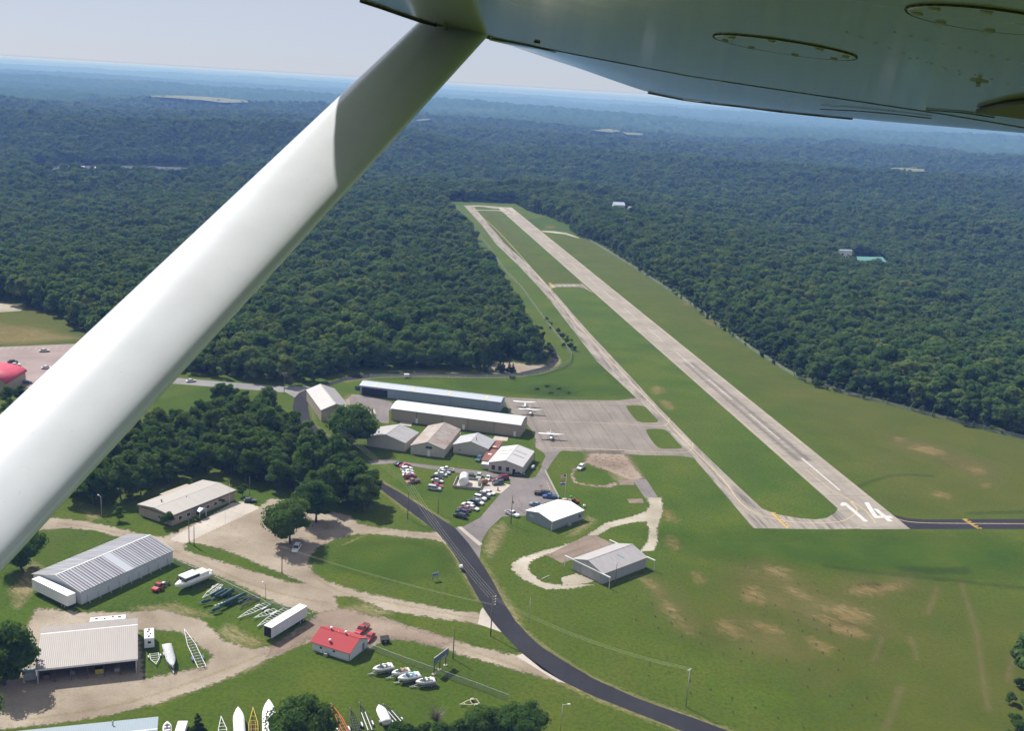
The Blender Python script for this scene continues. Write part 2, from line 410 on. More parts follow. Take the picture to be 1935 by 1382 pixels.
ground = build_ground()

def smooth_px(pts, n=4, closed=True):
    """Catmull-Rom through surveyed points"""
    out = []; m = len(pts)
    for i in range(m if closed else m - 1):
        p0 = pts[(i - 1) % m] if closed or i > 0 else pts[i]; p1 = pts[i]; p2 = pts[(i + 1) % m]
        p3 = pts[(i + 2) % m] if closed or i + 2 < m else p2
        for k in range(n):
            t = k / n
            out.append(tuple(.5 * (2 * b + (c - a) * t + (2 * a - 5 * b + 4 * c - d) * t * t + (3 * b - a - 3 * c + d) * t ** 3) for a, b, c, d in zip(p0, p1, p2, p3)))
    if not closed: out.append(pts[-1])
    return out

def soft_sheet(name, polys, mat, z, wd=1.5, cell=.8, holes=(), zero=False, px=True, solid=1.6):
    """ground sheet whose edge wears away raggedly: grid with a cover value falling across its outline"""
    P = [GV(q) if px else q for q in polys]; H = [GV(q) if px else q for q in holes]
    allp = np.array([p for q in P for p in q]); x0, y0 = allp.min(0) - wd * 1.5; x1, y1 = allp.max(0) + wd * 1.5
    xs = np.arange(x0, x1 + cell, cell); ys = np.arange(y0, y1 + cell, cell); X, Y = np.meshgrid(xs, ys)
    sd = np.full(X.shape, -1e9)
    for q in P:
        d = polydist(X, Y, q); sd = np.maximum(sd, np.where(inpoly(X, Y, q), d, -d))
    for q in H:
        d = polydist(X, Y, q); sd = np.minimum(sd, np.where(inpoly(X, Y, q), -d, d))
    cov = np.clip(.5 + sd / (2 * wd), 0, 1)
    keep = (cov[:-1, :-1] > 0) | (cov[1:, :-1] > 0) | (cov[:-1, 1:] > 0) | (cov[1:, 1:] > 0)
    ny, nx = X.shape; I, J = np.nonzero(keep); a = I * nx + J
    f = np.stack([a, a + 1, a + nx + 1, a + nx], -1)
    used, inv = np.unique(f, return_inverse=True); f = inv.reshape(f.shape)
    v = np.stack([X.ravel(), Y.ravel(), np.full(X.size, z)], -1)[used]
    cov = np.where(cov >= .97, solid, cov * 1.0)
    o = npmesh(name, v, f, mat, attrs={'cover': cov.ravel()[used]}); o['kind'] = 'structure'; return o
def sheet(name, polys, mat, z, px=True):
    mb = MB()
    for q in polys: mb.poly(GV(q) if px else q, z)
    o = mb.build(name, mat, open_=True)
    me = o.data; bm = bmesh.new(); bm.from_mesh(me)
    for f in bm.faces:
        f.normal_update()
        if f.normal.z < 0: f.normal_flip()
    bmesh.ops.triangulate(bm, faces=bm.faces); bm.to_mesh(me); bm.free()
    o['kind'] = 'structure'; return o
# runway frame: u metres from the near end, v metres to the right of the centre line
RW_O = np.array([133.967397, 354.61925]); RW_D = np.array([math.sin(-RWROT), math.cos(-RWROT)]); RW_Q = np.array([math.cos(RWROT), math.sin(RWROT)])
def RWP(u, v): p = RW_O + RW_D * u + RW_Q * v; return (float(p[0]), float(p[1]))
def uvp(pts): return [RWP(u, v) for u, v in pts]

# tints of the grass
soft_sheet('dry_grass', [[(1700, 985), (1935, 985), (2300, 1020), (2300, 940), (1935, 822), (1640, 750), (1540, 728), (1380, 630), (1200, 505), (1090, 445), (1060, 455), (1250, 600), (1500, 800)]], DRY, .004, 22, 5)
soft_sheet('dry_grass', [[(1000, 470), (940, 405), (905, 398), (985, 480), (1045, 535), (1100, 535)]], DRY, .004, 9, 3)
soft_sheet('dry_grass', [[(1290, 1080), (1420, 1060), (1640, 1090), (1760, 1100), (1700, 1240), (1560, 1290), (1400, 1260), (1260, 1180)]], DRY, .004, 14, 3)
soft_sheet('dry_grass', [[(1750, 1120), (2100, 1120), (2100, 1500), (1500, 1500), (1600, 1300)]], DRY, .0045, 22, 4)
soft_sheet('lush_grass', [[(990, 415), (1040, 410), (1075, 425), (1090, 440), (1010, 428)]], LUSH, .005, 8, 3)
soft_sheet('lush_grass', [[(660, 1030), (760, 1022), (840, 1040), (850, 1080), (740, 1100), (640, 1075)]], LUSH, .005, 4, 1.5)
soft_sheet('lush_grass', [[(1240, 1010), (1700, 1012), (1935, 1030), (1935, 1085), (1640, 1080), (1300, 1040)]], LUSH, .005, 10, 3)
soft_sheet('lush_grass', [[(1000, 700), (1140, 690), (1200, 745), (960, 745), (850, 722)]], LUSH, .005, 8, 3)
soft_sheet('lush_grass', [[(290, 790), (300, 760), (400, 735), (480, 750), (420, 800), (340, 830)]], LUSH, .005, 6, 2)
def blob(px, py, rx, ry, seed, rot=0):
    r = random.Random(seed); out = []
    for k in range(14):
        t = 2 * math.pi * k / 14; m = r.uniform(.65, 1.25); a, b = math.cos(t) * rx * m, math.sin(t) * ry * m
        out.append((px + a * math.cos(rot) - b * math.sin(rot), py + a * math.sin(rot) + b * math.cos(rot)))
    return out
for k, (x, y, rx, ry, rt) in enumerate([(1637, 1118, 30, 8, 0), (1678, 1111, 26, 6, -.1), (1424, 1126, 20, 15, .5), (1602, 1161, 48, 11, .25), (1614, 1196, 34, 9, .25), (1382, 1190, 24, 10, .4), (1445, 1186, 26, 6, .3),
                                  (1276, 1165, 40, 7, .9), (1226, 1103, 20, 6, .6), (1508, 1122, 24, 6, .5), (1470, 1080, 24, 7, .3), (1550, 1220, 26, 8, .4), (1575, 1180, 30, 6, .5), (1320, 1092, 14, 6, .6),
                                  (1755, 851, 34, 6, .15), (1848, 890, 14, 5, .2), (1860, 918, 9, 3, 0), (1780, 935, 18, 5, .2), (1700, 830, 10, 3, 0), (1242, 737, 11, 8, 0), (1262, 765, 12, 6, .6), (1300, 575, 8, 3, 0),
                                  (1263, 975, 16, 7, .7), (1270, 1025, 14, 10, .6), (1340, 610, 10, 3, .6), 
                                  (935, 515, 8, 4, 0), (1040, 430, 10, 2, 0), (590, 1010, 20, 6, 0), (1000, 640, 4, 20, -.5)]):
    soft_sheet('bare_soil', [blob(x, y, rx * 1.05, ry * 1.1, k, rt)], DIRT, .006 + .0002 * (k % 5), 3.6 if y > 700 else 5, .8 if y > 700 else 1.5)
def line_m(pts, wd, off=0.0):
    P = GV(smooth_px(pts, 3, False)); out = []
    for a, b in zip(P[:-1], P[1:]):
        a = np.array(a); b = np.array(b); d = b - a; L = np.hypot(*d)
        if L < .05: continue
        n = np.array([-d[1], d[0]]) / L; a = a + n * off - d / L * .3; b = b + n * off + d / L * .3
        out.append([tuple(a - n * wd / 2), tuple(b - n * wd / 2), tuple(b + n * wd / 2), tuple(a + n * wd / 2)])
    return out
for k, (q, wd_) in enumerate([([(1815, 1100), (1828, 1140), (1845, 1200), (1856, 1270), (1868, 1345)], .9), ([(1772, 1110), (1764, 1132), (1752, 1160)], .9), ([(1666, 1208), (1660, 1226), (1652, 1248)], .8), ([(1718, 1206), (1727, 1226), (1734, 1248)], .8), ([(1925, 1222), (1912, 1250), (1905, 1290)], 1.2), ([(1700, 1300), (1690, 1340), (1672, 1382)], .8)]):
    soft_sheet('tyre_track', line_m(q, wd_), TRACK, .0076 + .0002 * (k % 3), 1.3, .5, px=False, solid=.55)
for q in ([(1385, 1075), (1440, 1062), (1500, 1085), (1560, 1120), (1640, 1150), (1660, 1200), (1600, 1215), (1520, 1180), (1430, 1140), (1380, 1110)], [(1370, 1160), (1430, 1165), (1480, 1190), (1540, 1235), (1500, 1250), (1420, 1220), (1365, 1195)], [(1215, 1090), (1250, 1105), (1320, 1180), (1345, 1210), (1300, 1200), (1250, 1150)], [(1600, 1095), (1720, 1090), (1740, 1110), (1650, 1130), (1590, 1120)], [(1680, 820), (1780, 845), (1880, 880), (1870, 910), (1760, 870), (1690, 845)]):
    soft_sheet('worn_grass', [q], WORN, .0055, 6, 1.2)
DITCH = gravel_mat('ditch_grass', (.018, .045, .006), (.026, .058, .008), (.04, .075, .012), sharp=.9, tracks=False, amt=.38, scale=.3)
for k, (q, wd_) in enumerate([([(1560, 1070), (1680, 1086), (1800, 1098), (1935, 1112), (2100, 1130)], 1.6), ([(1830, 971), (1880, 969.5), (1935, 968), (2050, 966)], 1.6), ([(1700, 1075), (1770, 1080), (1830, 1078)], 4.0), ([(1600, 930), (1680, 900), (1760, 900)], 1.0)]):
    soft_sheet('ditch', line_m(q, wd_), DITCH, .0080 + .0002 * (k % 3), 1.4, .7, px=False)
for k, q in enumerate([[(721, 927), (771, 964.7), (808, 991.6)], [(846, 1030), (860, 1050), (888.5, 1103.5), (905, 1135)], [(987, 1236.5), (1060, 1289), (1120, 1318), (1200, 1349), (1300, 1389)], [(704.8, 901), (762.7, 934), (804, 961), (845, 988)], [(931, 1097), (952, 1138), (974, 1172), (999, 1200.5), (1060, 1246), (1120, 1282), (1200, 1318), (1314, 1358), (1385, 1385)],
                       [(735, 701.5), (819, 703), (903, 706), (975, 704.5)], [(651, 722), (721, 713.5), (819, 711.5), (903, 714.5), (986, 712), (1041, 700.5), (1058, 682)]]):
    soft_sheet('road_verge', line_m(q, 1.6), STRAW, .0084 + .0002 * (k % 3), 1.5, .6, px=False, solid=.8)
# worn grass between the wheel ruts of the gravel lanes
for k, q in enumerate([[(110, 989), (200, 1003), (290, 1026), (380, 1064), (470, 1103), (560, 1130), (620, 1140)], [(590, 1085), (640, 1118), (740, 1140), (860, 1163), (905, 1170)], [(650, 1030), (720, 1003), (800, 1012), (838, 1018)], [(740, 1195), (830, 1212), (900, 1234), (980, 1262), (1040, 1287)], [(60, 1360), (200, 1338), (310, 1308), (420, 1268), (500, 1236)]]):
    soft_sheet('lane_ruts', line_m(q, .7), STRAW, .0112 + .0002 * (k % 3), 1.0, .5, px=False, solid=.62)
# straw-coloured verges
for k, q in enumerate([[(915, 1040), (925, 1000), (950, 985), (960, 1000), (945, 1030), (925, 1055)], [(905, 1050), (935, 1095), (960, 1135), (985, 1170), (975, 1172), (945, 1125), (915, 1075)],
                       [(620, 1155), (690, 1140), (740, 1160), (690, 1172), (640, 1165)], [(60, 1060), (100, 1085), (50, 1125), (20, 1120)], [(250, 1150), (330, 1140), (400, 1165), (300, 1165)], [(430, 1180), (500, 1215), (470, 1230), (410, 1200)],
                       [(640, 760), (660, 745), (690, 750), (700, 765), (655, 775)], [(155, 960), (200, 975), (170, 985)], [(1110, 975), (1130, 985), (1090, 1010), (1075, 1015)], [(585, 760), (595, 800), (640, 840), (690, 880), (660, 870), (600, 820)],
                       [(890, 470), (905, 500), (950, 560), (985, 620), (1020, 660), (1040, 690), (1052, 690), (1030, 655), (990, 600), (955, 545), (915, 495)], [(260, 1300), (420, 1250), (520, 1235), (480, 1265), (300, 1330)]]):
    soft_sheet('straw_grass', [q], STRAW, .007 + .0002 * (k % 4), 2.5, .8)
soft_sheet('field', [[(-300, 600), (-300, 545), (0, 565), (80, 585), (150, 630), (160, 645), (0, 655)]], DRY, .004, 6, 3)
soft_sheet('bare_soil', [[(-100, 605), (0, 612), (90, 625), (150, 640), (0, 652), (-100, 650)]], DIRT, .007, 10, 2, solid=.8)
soft_sheet('stone_heap', [[(-40, 572), (10, 574), (45, 580), (40, 588), (0, 590), (-40, 588)]], ROCKS, .009, 3, 1)

# gravel roads and yards
yard = [(310, 1016), (456.8, 949.8), (487.5, 959.5), (512.6, 942.8), (543, 945.6), (566, 930), (590, 950), (629.8, 968), (663, 975), (677, 990), (710.7, 997), (800, 1007), (830.7, 1005.6), (848, 1030),
        (822.4, 1021), (710.7, 1010), (671.7, 1010), (627, 1022), (599, 1036), (582.4, 1058.6), (588, 1078), (613, 1097.7), (682.8, 1120), (794.5, 1142), (860, 1155), (906, 1158), (925, 1184),
        (903.7, 1180), (818.4, 1168.4), (728, 1154), (668.9, 1129), (632, 1127), (640, 1150), (690, 1165), (728, 1168), (766.7, 1182.6), (818.4, 1196.8), (896, 1222.7), (973.4, 1239.5), (990, 1238), (1068, 1293), (1060, 1291),
        (960.5, 1262.7), (896, 1246), (831, 1225), (779.6, 1212), (728, 1208.5), (697, 1228), (640, 1240), (590, 1215), (572.5, 1218.6), (505.5, 1248), (420, 1287), (305.5, 1328), (214, 1351), (122, 1366), (15, 1378), (-60, 1375), (-60, 1330), (15, 1290), (30, 1226),
        (50, 1190), (61, 1165), (70, 1150), (160, 1158), (245, 1158), (305, 1152), (382, 1172), (423.7, 1212), (473, 1228), (513, 1222), (590, 1170), (599.8, 1161.6), (585, 1150), (545, 1150), (500, 1130), (450, 1105), (400, 1085), (330, 1056), (290, 1036), (230, 1018), (180, 1003), (130, 998), (60, 1004), (60, 976), (110, 980), (160, 985), (220, 998), (270, 1010)]
strip = [(350, 1027), (364.7, 1025), (431.6, 1042), (498.6, 1070), (537.7, 1086.5), (575, 1103), (549, 1101.5), (459.5, 1075), (389.8, 1053), (349, 1040.5)]
isl1 = [(262.7, 1192), (293, 1190.6), (342, 1195), (366.5, 1213.5), (403, 1241), (382, 1262.4), (305.5, 1277.7), (272, 1285)]
soft_sheet('gravel_yard', [yard], GRAVEL, .010, 1.9, .7, holes=[strip, isl1])
soft_sheet('lot', [[(560, 1200), (600, 1160), (650, 1150), (720, 1170), (770, 1185), (860, 1212), (830, 1222), (779, 1210), (728, 1206), (690, 1222), (600, 1200), (540, 1230), (505, 1240), (515, 1222)]], REDGRAVEL, .013, 3, .8)
soft_sheet('gravel_track', [[(95, 1075), (130, 1090), (60, 1120), (40, 1150), (25, 1150), (20, 1110)]], STRAW, .009, 2, .8)
soft_sheet('concrete_pad', [[(325, 1020), (440, 953), (456.8, 950), (487, 960), (350, 1025)]], CONC, .016, .3, .6)
sheet('driveway', [[(975.4, 1241), (988, 1236), (1068, 1292), (1052, 1288)]], CONC, .016)
sheet('driveway', [[(903, 1180), (908, 1155), (912, 1149), (931, 1176), (948, 1196), (940, 1193)]], CONC, .016)
# dirt and gravel by the white hangar
soft_sheet('gravel_path', [[(1222, 940), (1250, 941), (1252, 968), (1241, 1000), (1244, 1022), (1234, 1042), (1209.5, 1043), (1224, 1024), (1227, 1003), (1222, 986), (1193, 988), (1157, 997), (1124, 1014), (1107, 1013), (1145, 989), (1192.8, 977), (1221, 967), (1228, 955)]], ROCKS, .011, 1.5, .5, solid=.86)
soft_sheet('gravel_path', [[(1110, 1016), (1060, 1033), (1026.4, 1041.7), (988.4, 1053.5), (969.4, 1064), (968, 1077.3), (988.4, 1096.3), (1031, 1114), (1074, 1114), (1121.5, 1105.8), (1090.6, 1103), (1062, 1107), (1026, 1101), (1002.6, 1084.4), (996.7, 1070), (1007.4, 1058.3), (1036, 1048), (1070, 1045)]], ROCKS, .011, 1.7, .5, solid=.84)
soft_sheet('gravel_path', [[(1060, 1093), (1090, 1084), (1124, 1099), (1098, 1105), (1064, 1107)]], ROCKS, .012, .9, .4, solid=.9)
sheet('old_slab', [[(1107, 1013), (1124, 1012), (1159.5, 1028.6), (1062, 1065.4), (1033.5, 1050)]], OLDSLAB, .016)
sheet('old_slab', [[(1195, 906.5), (1221, 906), (1243, 940), (1219, 942)]], LOT, .016)
sheet('old_slab', [[(1185, 943.5), (1214, 943), (1217, 951), (1189, 951.5)]], OLDSLAB, .016)
sheet('old_slab', [[(1168, 908), (1196, 907), (1199, 917), (1172, 917)]], OLDSLAB, .017)
soft_sheet('dirt_track', [[(1115, 857), (1180, 859), (1215, 902.7), (1197, 912), (1150, 890), (1108, 876), (1085, 890), (1082, 900), (1090, 912), (1116, 917), (1142, 918), (1160, 913), (1172, 916), (1150, 922), (1115.8, 920), (1087, 914), (1078, 900), (1084, 887), (1104, 874)]], REDGRAVEL, .012, 2.4, .6, solid=.62)
soft_sheet('dirt_patch', [[(1105, 858), (1185, 859), (1216, 905), (1170, 915), (1150, 890), (1120, 880)]], STRAW, .011, 4, .8)
soft_sheet('gravel_clearing', [[(925, 690), (960, 684), (1000, 690), (1030, 688), (1020, 700), (985, 706), (945, 703), (920, 698)]], GRAVEL, .010, 3, 1)
soft_sheet('gravel_clearing', [[(645, 765), (665, 745), (690, 748), (700, 760), (690, 772)]], GRAVEL, .010, 2, .8)
soft_sheet('gravel_ditch', [[(1024, 436), (1046, 437), (1070, 440), (1094, 449), (1094, 450.5), (1068, 443), (1044, 440), (1024, 438)]], ROCKS, .012, 1.0, .7)
soft_sheet('dirt_path', [[(1036, 645), (1050, 665), (1060, 680), (1058, 690), (1050, 690), (1056, 680), (1045, 664)]], STRAW, .010, 1.2, .6)

# asphalt roads
sheet('road', [[(552.6, 771.6), (561, 794), (578, 816), (604, 840), (650, 878), (690, 905), (721, 927), (771, 964.7), (808, 991.6), (829, 1010), (846, 1030), (860, 1050), (888.5, 1103.5), (907.5, 1137), (927, 1171), (947.6, 1195.6), (986.4, 1235.6), (1025, 1266.6), (1060, 1287.3), (1120, 1316), (1200, 1347.6), (1249, 1366.6), (1300, 1387), (1420, 1430), (1520, 1430),
                (1385, 1386), (1314, 1359), (1245.6, 1336), (1200, 1319), (1120, 1283), (1060, 1247), (1025, 1225), (999, 1202), (973.4, 1173.6), (952, 1140), (931, 1098.7), (905, 1057), (880, 1020), (866, 1002), (845.4, 989.5), (804, 962.6), (762.7, 935.8), (704.8, 902.7), (672, 872), (632, 836), (602, 812), (586, 791), (581.9, 771.6), (584.7, 752), (607, 735), (651.6, 720), (721, 711.6), (819, 709.7), (903, 712.5), (986.5, 710), (1039.6, 699), (1056, 682), (1050.7, 662.8), (1046, 655), (1033, 656), (1036.8, 662.8), (1045, 679.5), (1028.4, 693.5), (975.4, 706), (902.8, 707.4), (819, 704.7), (735, 704.7), (665.6, 708.8), (623.7, 722.8), (590, 731), (566, 742), (556.7, 752)]], ASPHALT, .016)
sheet('side_road', [[(-300, 700), (200, 708), (340, 715), (399, 720), (540, 731), (592, 730.5), (566, 742.5), (557, 751.5), (540, 742), (399, 731), (335, 726), (-300, 712)]], GREYROAD, .014)
# car park and access road
lot = [(695.5, 871.7), (729.6, 868.6), (787.5, 876.8), (913.6, 891.3), (969.4, 901.7), (1000, 905), (1012, 902), (1022, 886), (1032, 866), (1028, 856), (1060, 852), (1052, 862), (1040, 878), (1030, 895), (1056, 946), (1031, 950), (1002.5, 962.6), (993, 975), (948.7, 977), (924, 1000), (911.5, 1019.5), (906, 1056), (885, 1027), (860, 998), (876, 995.7), (907, 979), (946.7, 932.7), (965.3, 917), (963, 906.5), (859.8, 893.4), (808.2, 886.1), (748.2, 875.8), (702.7, 878.9)]
sheet('car_park', [lot], LOT, .018)
sheet('concrete_apron', [[(864, 996.5), (872, 996), (912, 1029), (905, 1032)]], CONC, .022)
sheet('concrete_pad', [[(886, 926), (905, 904), (965, 917), (946.7, 933), (910, 928)]], CONC, .016)
# concrete aprons before the hangar doors
for k, q in enumerate([[(757, 797), (779, 800), (777, 806), (754, 803)], [(843, 812), (868, 815), (871, 821), (838, 817)], [(935, 824), (961, 826), (958, 834), (930, 832)], [(678, 773), (708, 774), (710, 782), (684, 784)]]):
    sheet('concrete_apron', [q], CONC, .016)
sheet('hangar_drive', [[(660, 750), (690, 748), (740, 760), (748, 775), (735, 775), (735, 800), (728, 800), (705, 797), (712, 785), (670, 772), (662, 765)]], LOT, .012)

# taxiway, apron, runway
twyL = [(1424, 999), (1311, 866), (1205, 755), (1128, 683), (1095, 640), (1049, 580), (1022, 546.7), (977.6, 500), (937.6, 461.4), (910.4, 425.3), (876, 388)]
twyR = [(893, 388), (924.6, 425.3), (954.4, 461.4), (998.3, 500), (1042, 546.7), (1110, 625), (1185, 705), (1240, 765), (1300, 827), (1345, 872), (1440, 962)]
sheet('taxiway', [twyL + twyR + [(1470, 973), (1510, 980), (1540, 982.5), (1562, 979.5), (1578, 970), (1584, 960), (1580, 949), (1569, 940), (1640, 999.5), (1560, 1001)]], TAXI, .014)
sheet('taxiway', [[(1030, 539), (1050, 537), (1100, 537), (1088, 527), (1106, 541), (1122, 555), (1105, 545), (1090, 542), (1050, 542.5), (1040, 546), (1030, 548)]], TAXI, .017)
far = smooth_px([(893, 388), (915, 388.6), (943, 391), (938, 394.5), (915, 391), (900, 390.5), (890, 393), (897, 396), (920, 396.8), (945, 397), (950, 400.5), (940, 398.5), (915, 398), (893, 397), (880, 390)], 3)
sheet('taxiway', [far], RUNWAY, .017)
sheet('apron', [[(947, 751), (1060, 756), (1170, 757), (1207, 752), (1322, 868), (1300, 864), (1285, 862), (1180, 860), (1110, 855), (1064, 852), (1050, 856), (1038, 876), (1022, 880), (1032, 862), (1026, 855), (1012, 846), (1010, 838), (1013, 832), (1004, 812), (994, 800), (985, 792), (962, 778), (956, 762)]], APRON, .011)
islA = smooth_px([(1183.5, 769), (1188, 766.8), (1204, 766.5), (1217, 768.5), (1226, 776), (1236, 787), (1243, 794.5), (1241, 798.5), (1228, 799), (1211, 798.5), (1201, 793), (1191, 781)], 3)
islB = smooth_px([(1221, 814), (1226, 811.5), (1244, 811), (1258, 813.5), (1268, 822), (1280, 836), (1288, 844), (1285.5, 847.8), (1268, 848.5), (1249, 848), (1238, 841), (1228, 828)], 3)
sheet('grass_island', [islA], GRASS, .020); sheet('grass_island', [islB], GRASS, .020)
sheet('runway', [uvp([(-.5, -9.15), (-.5, 9.15), (977, 9.15), (977, -9.15)])], RUNWAY, .020, px=False)
sheet('turning_pad', [[(1678, 965), (1690, 974), (1715, 980), (1745, 982.5), (1935, 981.5), (2300, 990), (2300, 1008), (1935, 1000.5), (1719, 1000.5)]], ASPHALT, .017)
# painted markings
def marks(name, polys, mat, z=.026): return sheet(name, [uvp(q) for q in polys], mat, z, px=False)
marks('runway_numerals', [[(6.3, -4.9), (6.3, -3.3), (24.2, -3.3), (24.2, -4.9)], [(24.2, -4.9), (21.4, -4.9), (20.6, -6.6), (22.2, -6.6)],
                          [(24.2, 3.9), (24.2, 5.7), (11.4, 2.7), (11.4, .9)], [(11.4, .9), (11.4, 7.9), (9.4, 7.9), (9.4, .9)], [(18, 4.4), (18, 6.1), (11.4, 6.1), (11.4, 4.4)], [(9.4, 4.4), (9.4, 6.1), (6.3, 6.1), (6.3, 4.4)]], WHITEPAINT, .034)
def digit(segs, u0, v0, h=15.0, wd=5.0, t=1.7):
    """seven-segment style numeral read from the far end: u falls towards its foot"""
    out = []
    for s in segs:
        if s == 'a': r = (0, wd, h - t, h)
        elif s == 'g': r = (0, wd, h / 2 - t / 2, h / 2 + t / 2)
        elif s == 'd': r = (0, wd, 0, t)
        elif s == 'b': r = (wd - t, wd, h / 2, h)
        elif s == 'c': r = (wd - t, wd, 0, h / 2)
        elif s == 'e': r = (0, t, 0, h / 2)
        x0, x1, y0, y1 = r
        out.append([(u0 - y0, v0 - x0), (u0 - y0, v0 - x1), (u0 - y1, v0 - x1), (u0 - y1, v0 - x0)])
    return out
marks('runway_numerals', digit('agdbc', 925, 7.5), FADEDPAINT); marks('runway_numerals', digit('abged', 925, -1.8), FADEDPAINT, .030)
marks('runway_threshold_bars', [[(u0, v), (u0, v + 1.6), (973, v + 1.6), (973, v)] for u0, v in ((934, -8), (934, -5), (934, 3.4), (934, 6.4))], FADEDPAINT)
RUB = gravel_mat('tyre_rubber', (.10, .09, .088), (.09, .08, .08), (.12, .11, .105), sharp=.9, tracks=False, amt=.38, scale=.3)
for v0 in (-2.6, 1.9): soft_sheet('tyre_rubber_marks', [uvp([(70, v0 - .9), (70, v0 + .9), (230, v0 + .6), (230, v0 - .6)])], RUB, .0225, 1.2, .8, px=False)
dash = []
for k in range(15):
    u0 = 36.6 + k * 61; wd_ = .45
    wd_ = .40 if k == 0 else .24
    dash.append([(u0, -wd_), (u0, wd_), (u0 + 36.6, wd_), (u0 + 36.6, -wd_)])
marks('runway_centre_line', dash[:1], plain('worn_line_paint', (.45, .43, .41), .85, vary=.35, scale=.8, obj=False), .0285); marks('runway_centre_line', dash[1:], FADEDPAINT, .0285)
marks('runway_edge_line', [[(30, -8.2), (30, -8.0), (977, -8.0), (977, -8.2)], [(30, 8.0), (30, 8.2), (977, 8.2), (977, 8.0)], [(24, -.25), (38, -3.5), (60, -4.1), (60, -3.85), (38, -3.2), (24.5, .1)]], FADEDYELLOW, .024)
def line_px(pts, wd):
    P = GV(pts); out = []
    for a, b in zip(P[:-1], P[1:]):
        a = np.array(a); b = np.array(b); d = b - a; n = np.array([-d[1], d[0]]) / np.hypot(*d) * wd / 2
        out.append([tuple(a - n), tuple(b - n), tuple(b + n), tuple(a + n)])
    return out
twC = smooth_px([(x - (11 if 500 < y < 960 else (6 if y < 500 else 0)), y) for x, y in [(1655, 990), (1635, 965), (1618, 948), (1620, 965), (1600, 982), (1570, 988), (1500, 987), (1440, 975), (1412, 952), (1376, 905), (1322, 850), (1262, 785), (1205, 725), (1140, 655), (1075, 580), (1035, 530), (985, 478), (940, 430), (905, 400)]], 4, False)
sheet('taxiway_centre_line', line_px(twC, .42), FADEDYELLOW, .026, px=False)
sheet('taxiway_centre_line', line_px(smooth_px([(1224, 757), (1215, 760), (1180, 763), (1000, 760)], 3, False), .3) + line_px(smooth_px([(1264, 790), (1262, 800), (1245, 806), (1150, 800), (1020, 796)], 3, False), .3) + line_px(smooth_px([(1309, 838), (1306, 851), (1280, 856), (1150, 850), (1040, 846)], 3, False), .35), FADEDYELLOW, .026, px=False)
sheet('turning_pad_line', line_px(smooth_px([(1695, 981), (1720, 987), (1780, 989.5), (1935, 990.5), (2200, 994)], 3, False), .4), FADEDYELLOW, .026, px=False)
def hold(pts):
    a, b = np.array(G(*pts[0])), np.array(G(*pts[1])); d = (b - a) / np.hypot(*(b - a)); n = np.array([-d[1], d[0]]); q = []; L = np.hypot(*(b - a))
    for off, ds in ((0, 0), (.55, 0), (1.1, 1), (1.65, 1)):
        k = 0.0
        while k < L:
            e = min(L, k + (1.0 if ds else L)); p = a + n * off
            q.append([tuple(p + d * k), tuple(p + d * e), tuple(p + d * e + n * .3), tuple(p + d * k + n * .3)]); k = e + 1.0
    return q
sheet('hold_line', hold([(1455, 969), (1486, 999)]), YELLOWPAINT, .030, px=False)
sheet('hold_line', hold([(1818, 981.5), (1847, 1000)]), YELLOWPAINT, .030, px=False)
sheet('hold_line', hold([(1036, 534), (1046, 544)]), YELLOWPAINT, .030, px=False)

# ------------------------------------------------------------------ trees
def leaf_mat(name, stops, transl=.5, forest=False):
    t = NT(name); t.t.nodes.remove(t.b)
    oi = t.n('ObjectInfo').outputs['Random']; gi = t.n('NewGeometry').outputs['Random Per Island']
    c = t.ramp(oi, stops)
    c = t.mix(t.ramp(gi, [(0, .3), (.35, 0.0)]), c, (.020, .042, .016))
    c = t.mix(t.ramp(gi, [(.72, 0.0), (1, .35)]), c, (.11, .14, .045))
    if forest: c = t.mix(t.ramp(t.noise(t.pos(), .012, 4, .6), [(.35, .4), (.6, 0.0)]), c, (.030, .060, .026))
    d = t.n('BsdfDiffuse'); tr = t.n('BsdfTranslucent'); mx = t.n('MixShader'); mx.inputs[0].default_value = transl
    t.l(c, d.inputs[0]); t.l(t.mix(.6, c, (.14, .20, .025)), tr.inputs[0]); t.l(d.outputs[0], mx.inputs[1]); t.l(tr.outputs[0], mx.inputs[2]); t.l(mx.outputs[0], t.out.inputs[0])
    return t.m
LEAF = leaf_mat('leaves', [(0, (.044, .100, .024)), (.45, (.066, .130, .030)), (.8, (.092, .156, .036)), (1, (.12, .175, .042))])
LEAFF = leaf_mat('forest_leaves', [(0, (.046, .108, .036)), (.3, (.074, .148, .042)), (.6, (.102, .178, .052)), (.86, (.135, .20, .056)), (1, (.175, .22, .062))], forest=True)
CEDAR = leaf_mat('cedar_leaves', [(0, (.018, .036, .016)), (1, (.03, .05, .022))], .1)
YLEAF = leaf_mat('pale_leaves', [(0, (.06, .10, .02)), (1, (.08, .12, .025))])
BARK = plain('bark', (.10, .082, .065), .95, vary=.4, scale=3)
DEADWOOD = plain('bare_twigs', (.20, .17, .14), .95, vary=.3, scale=3)

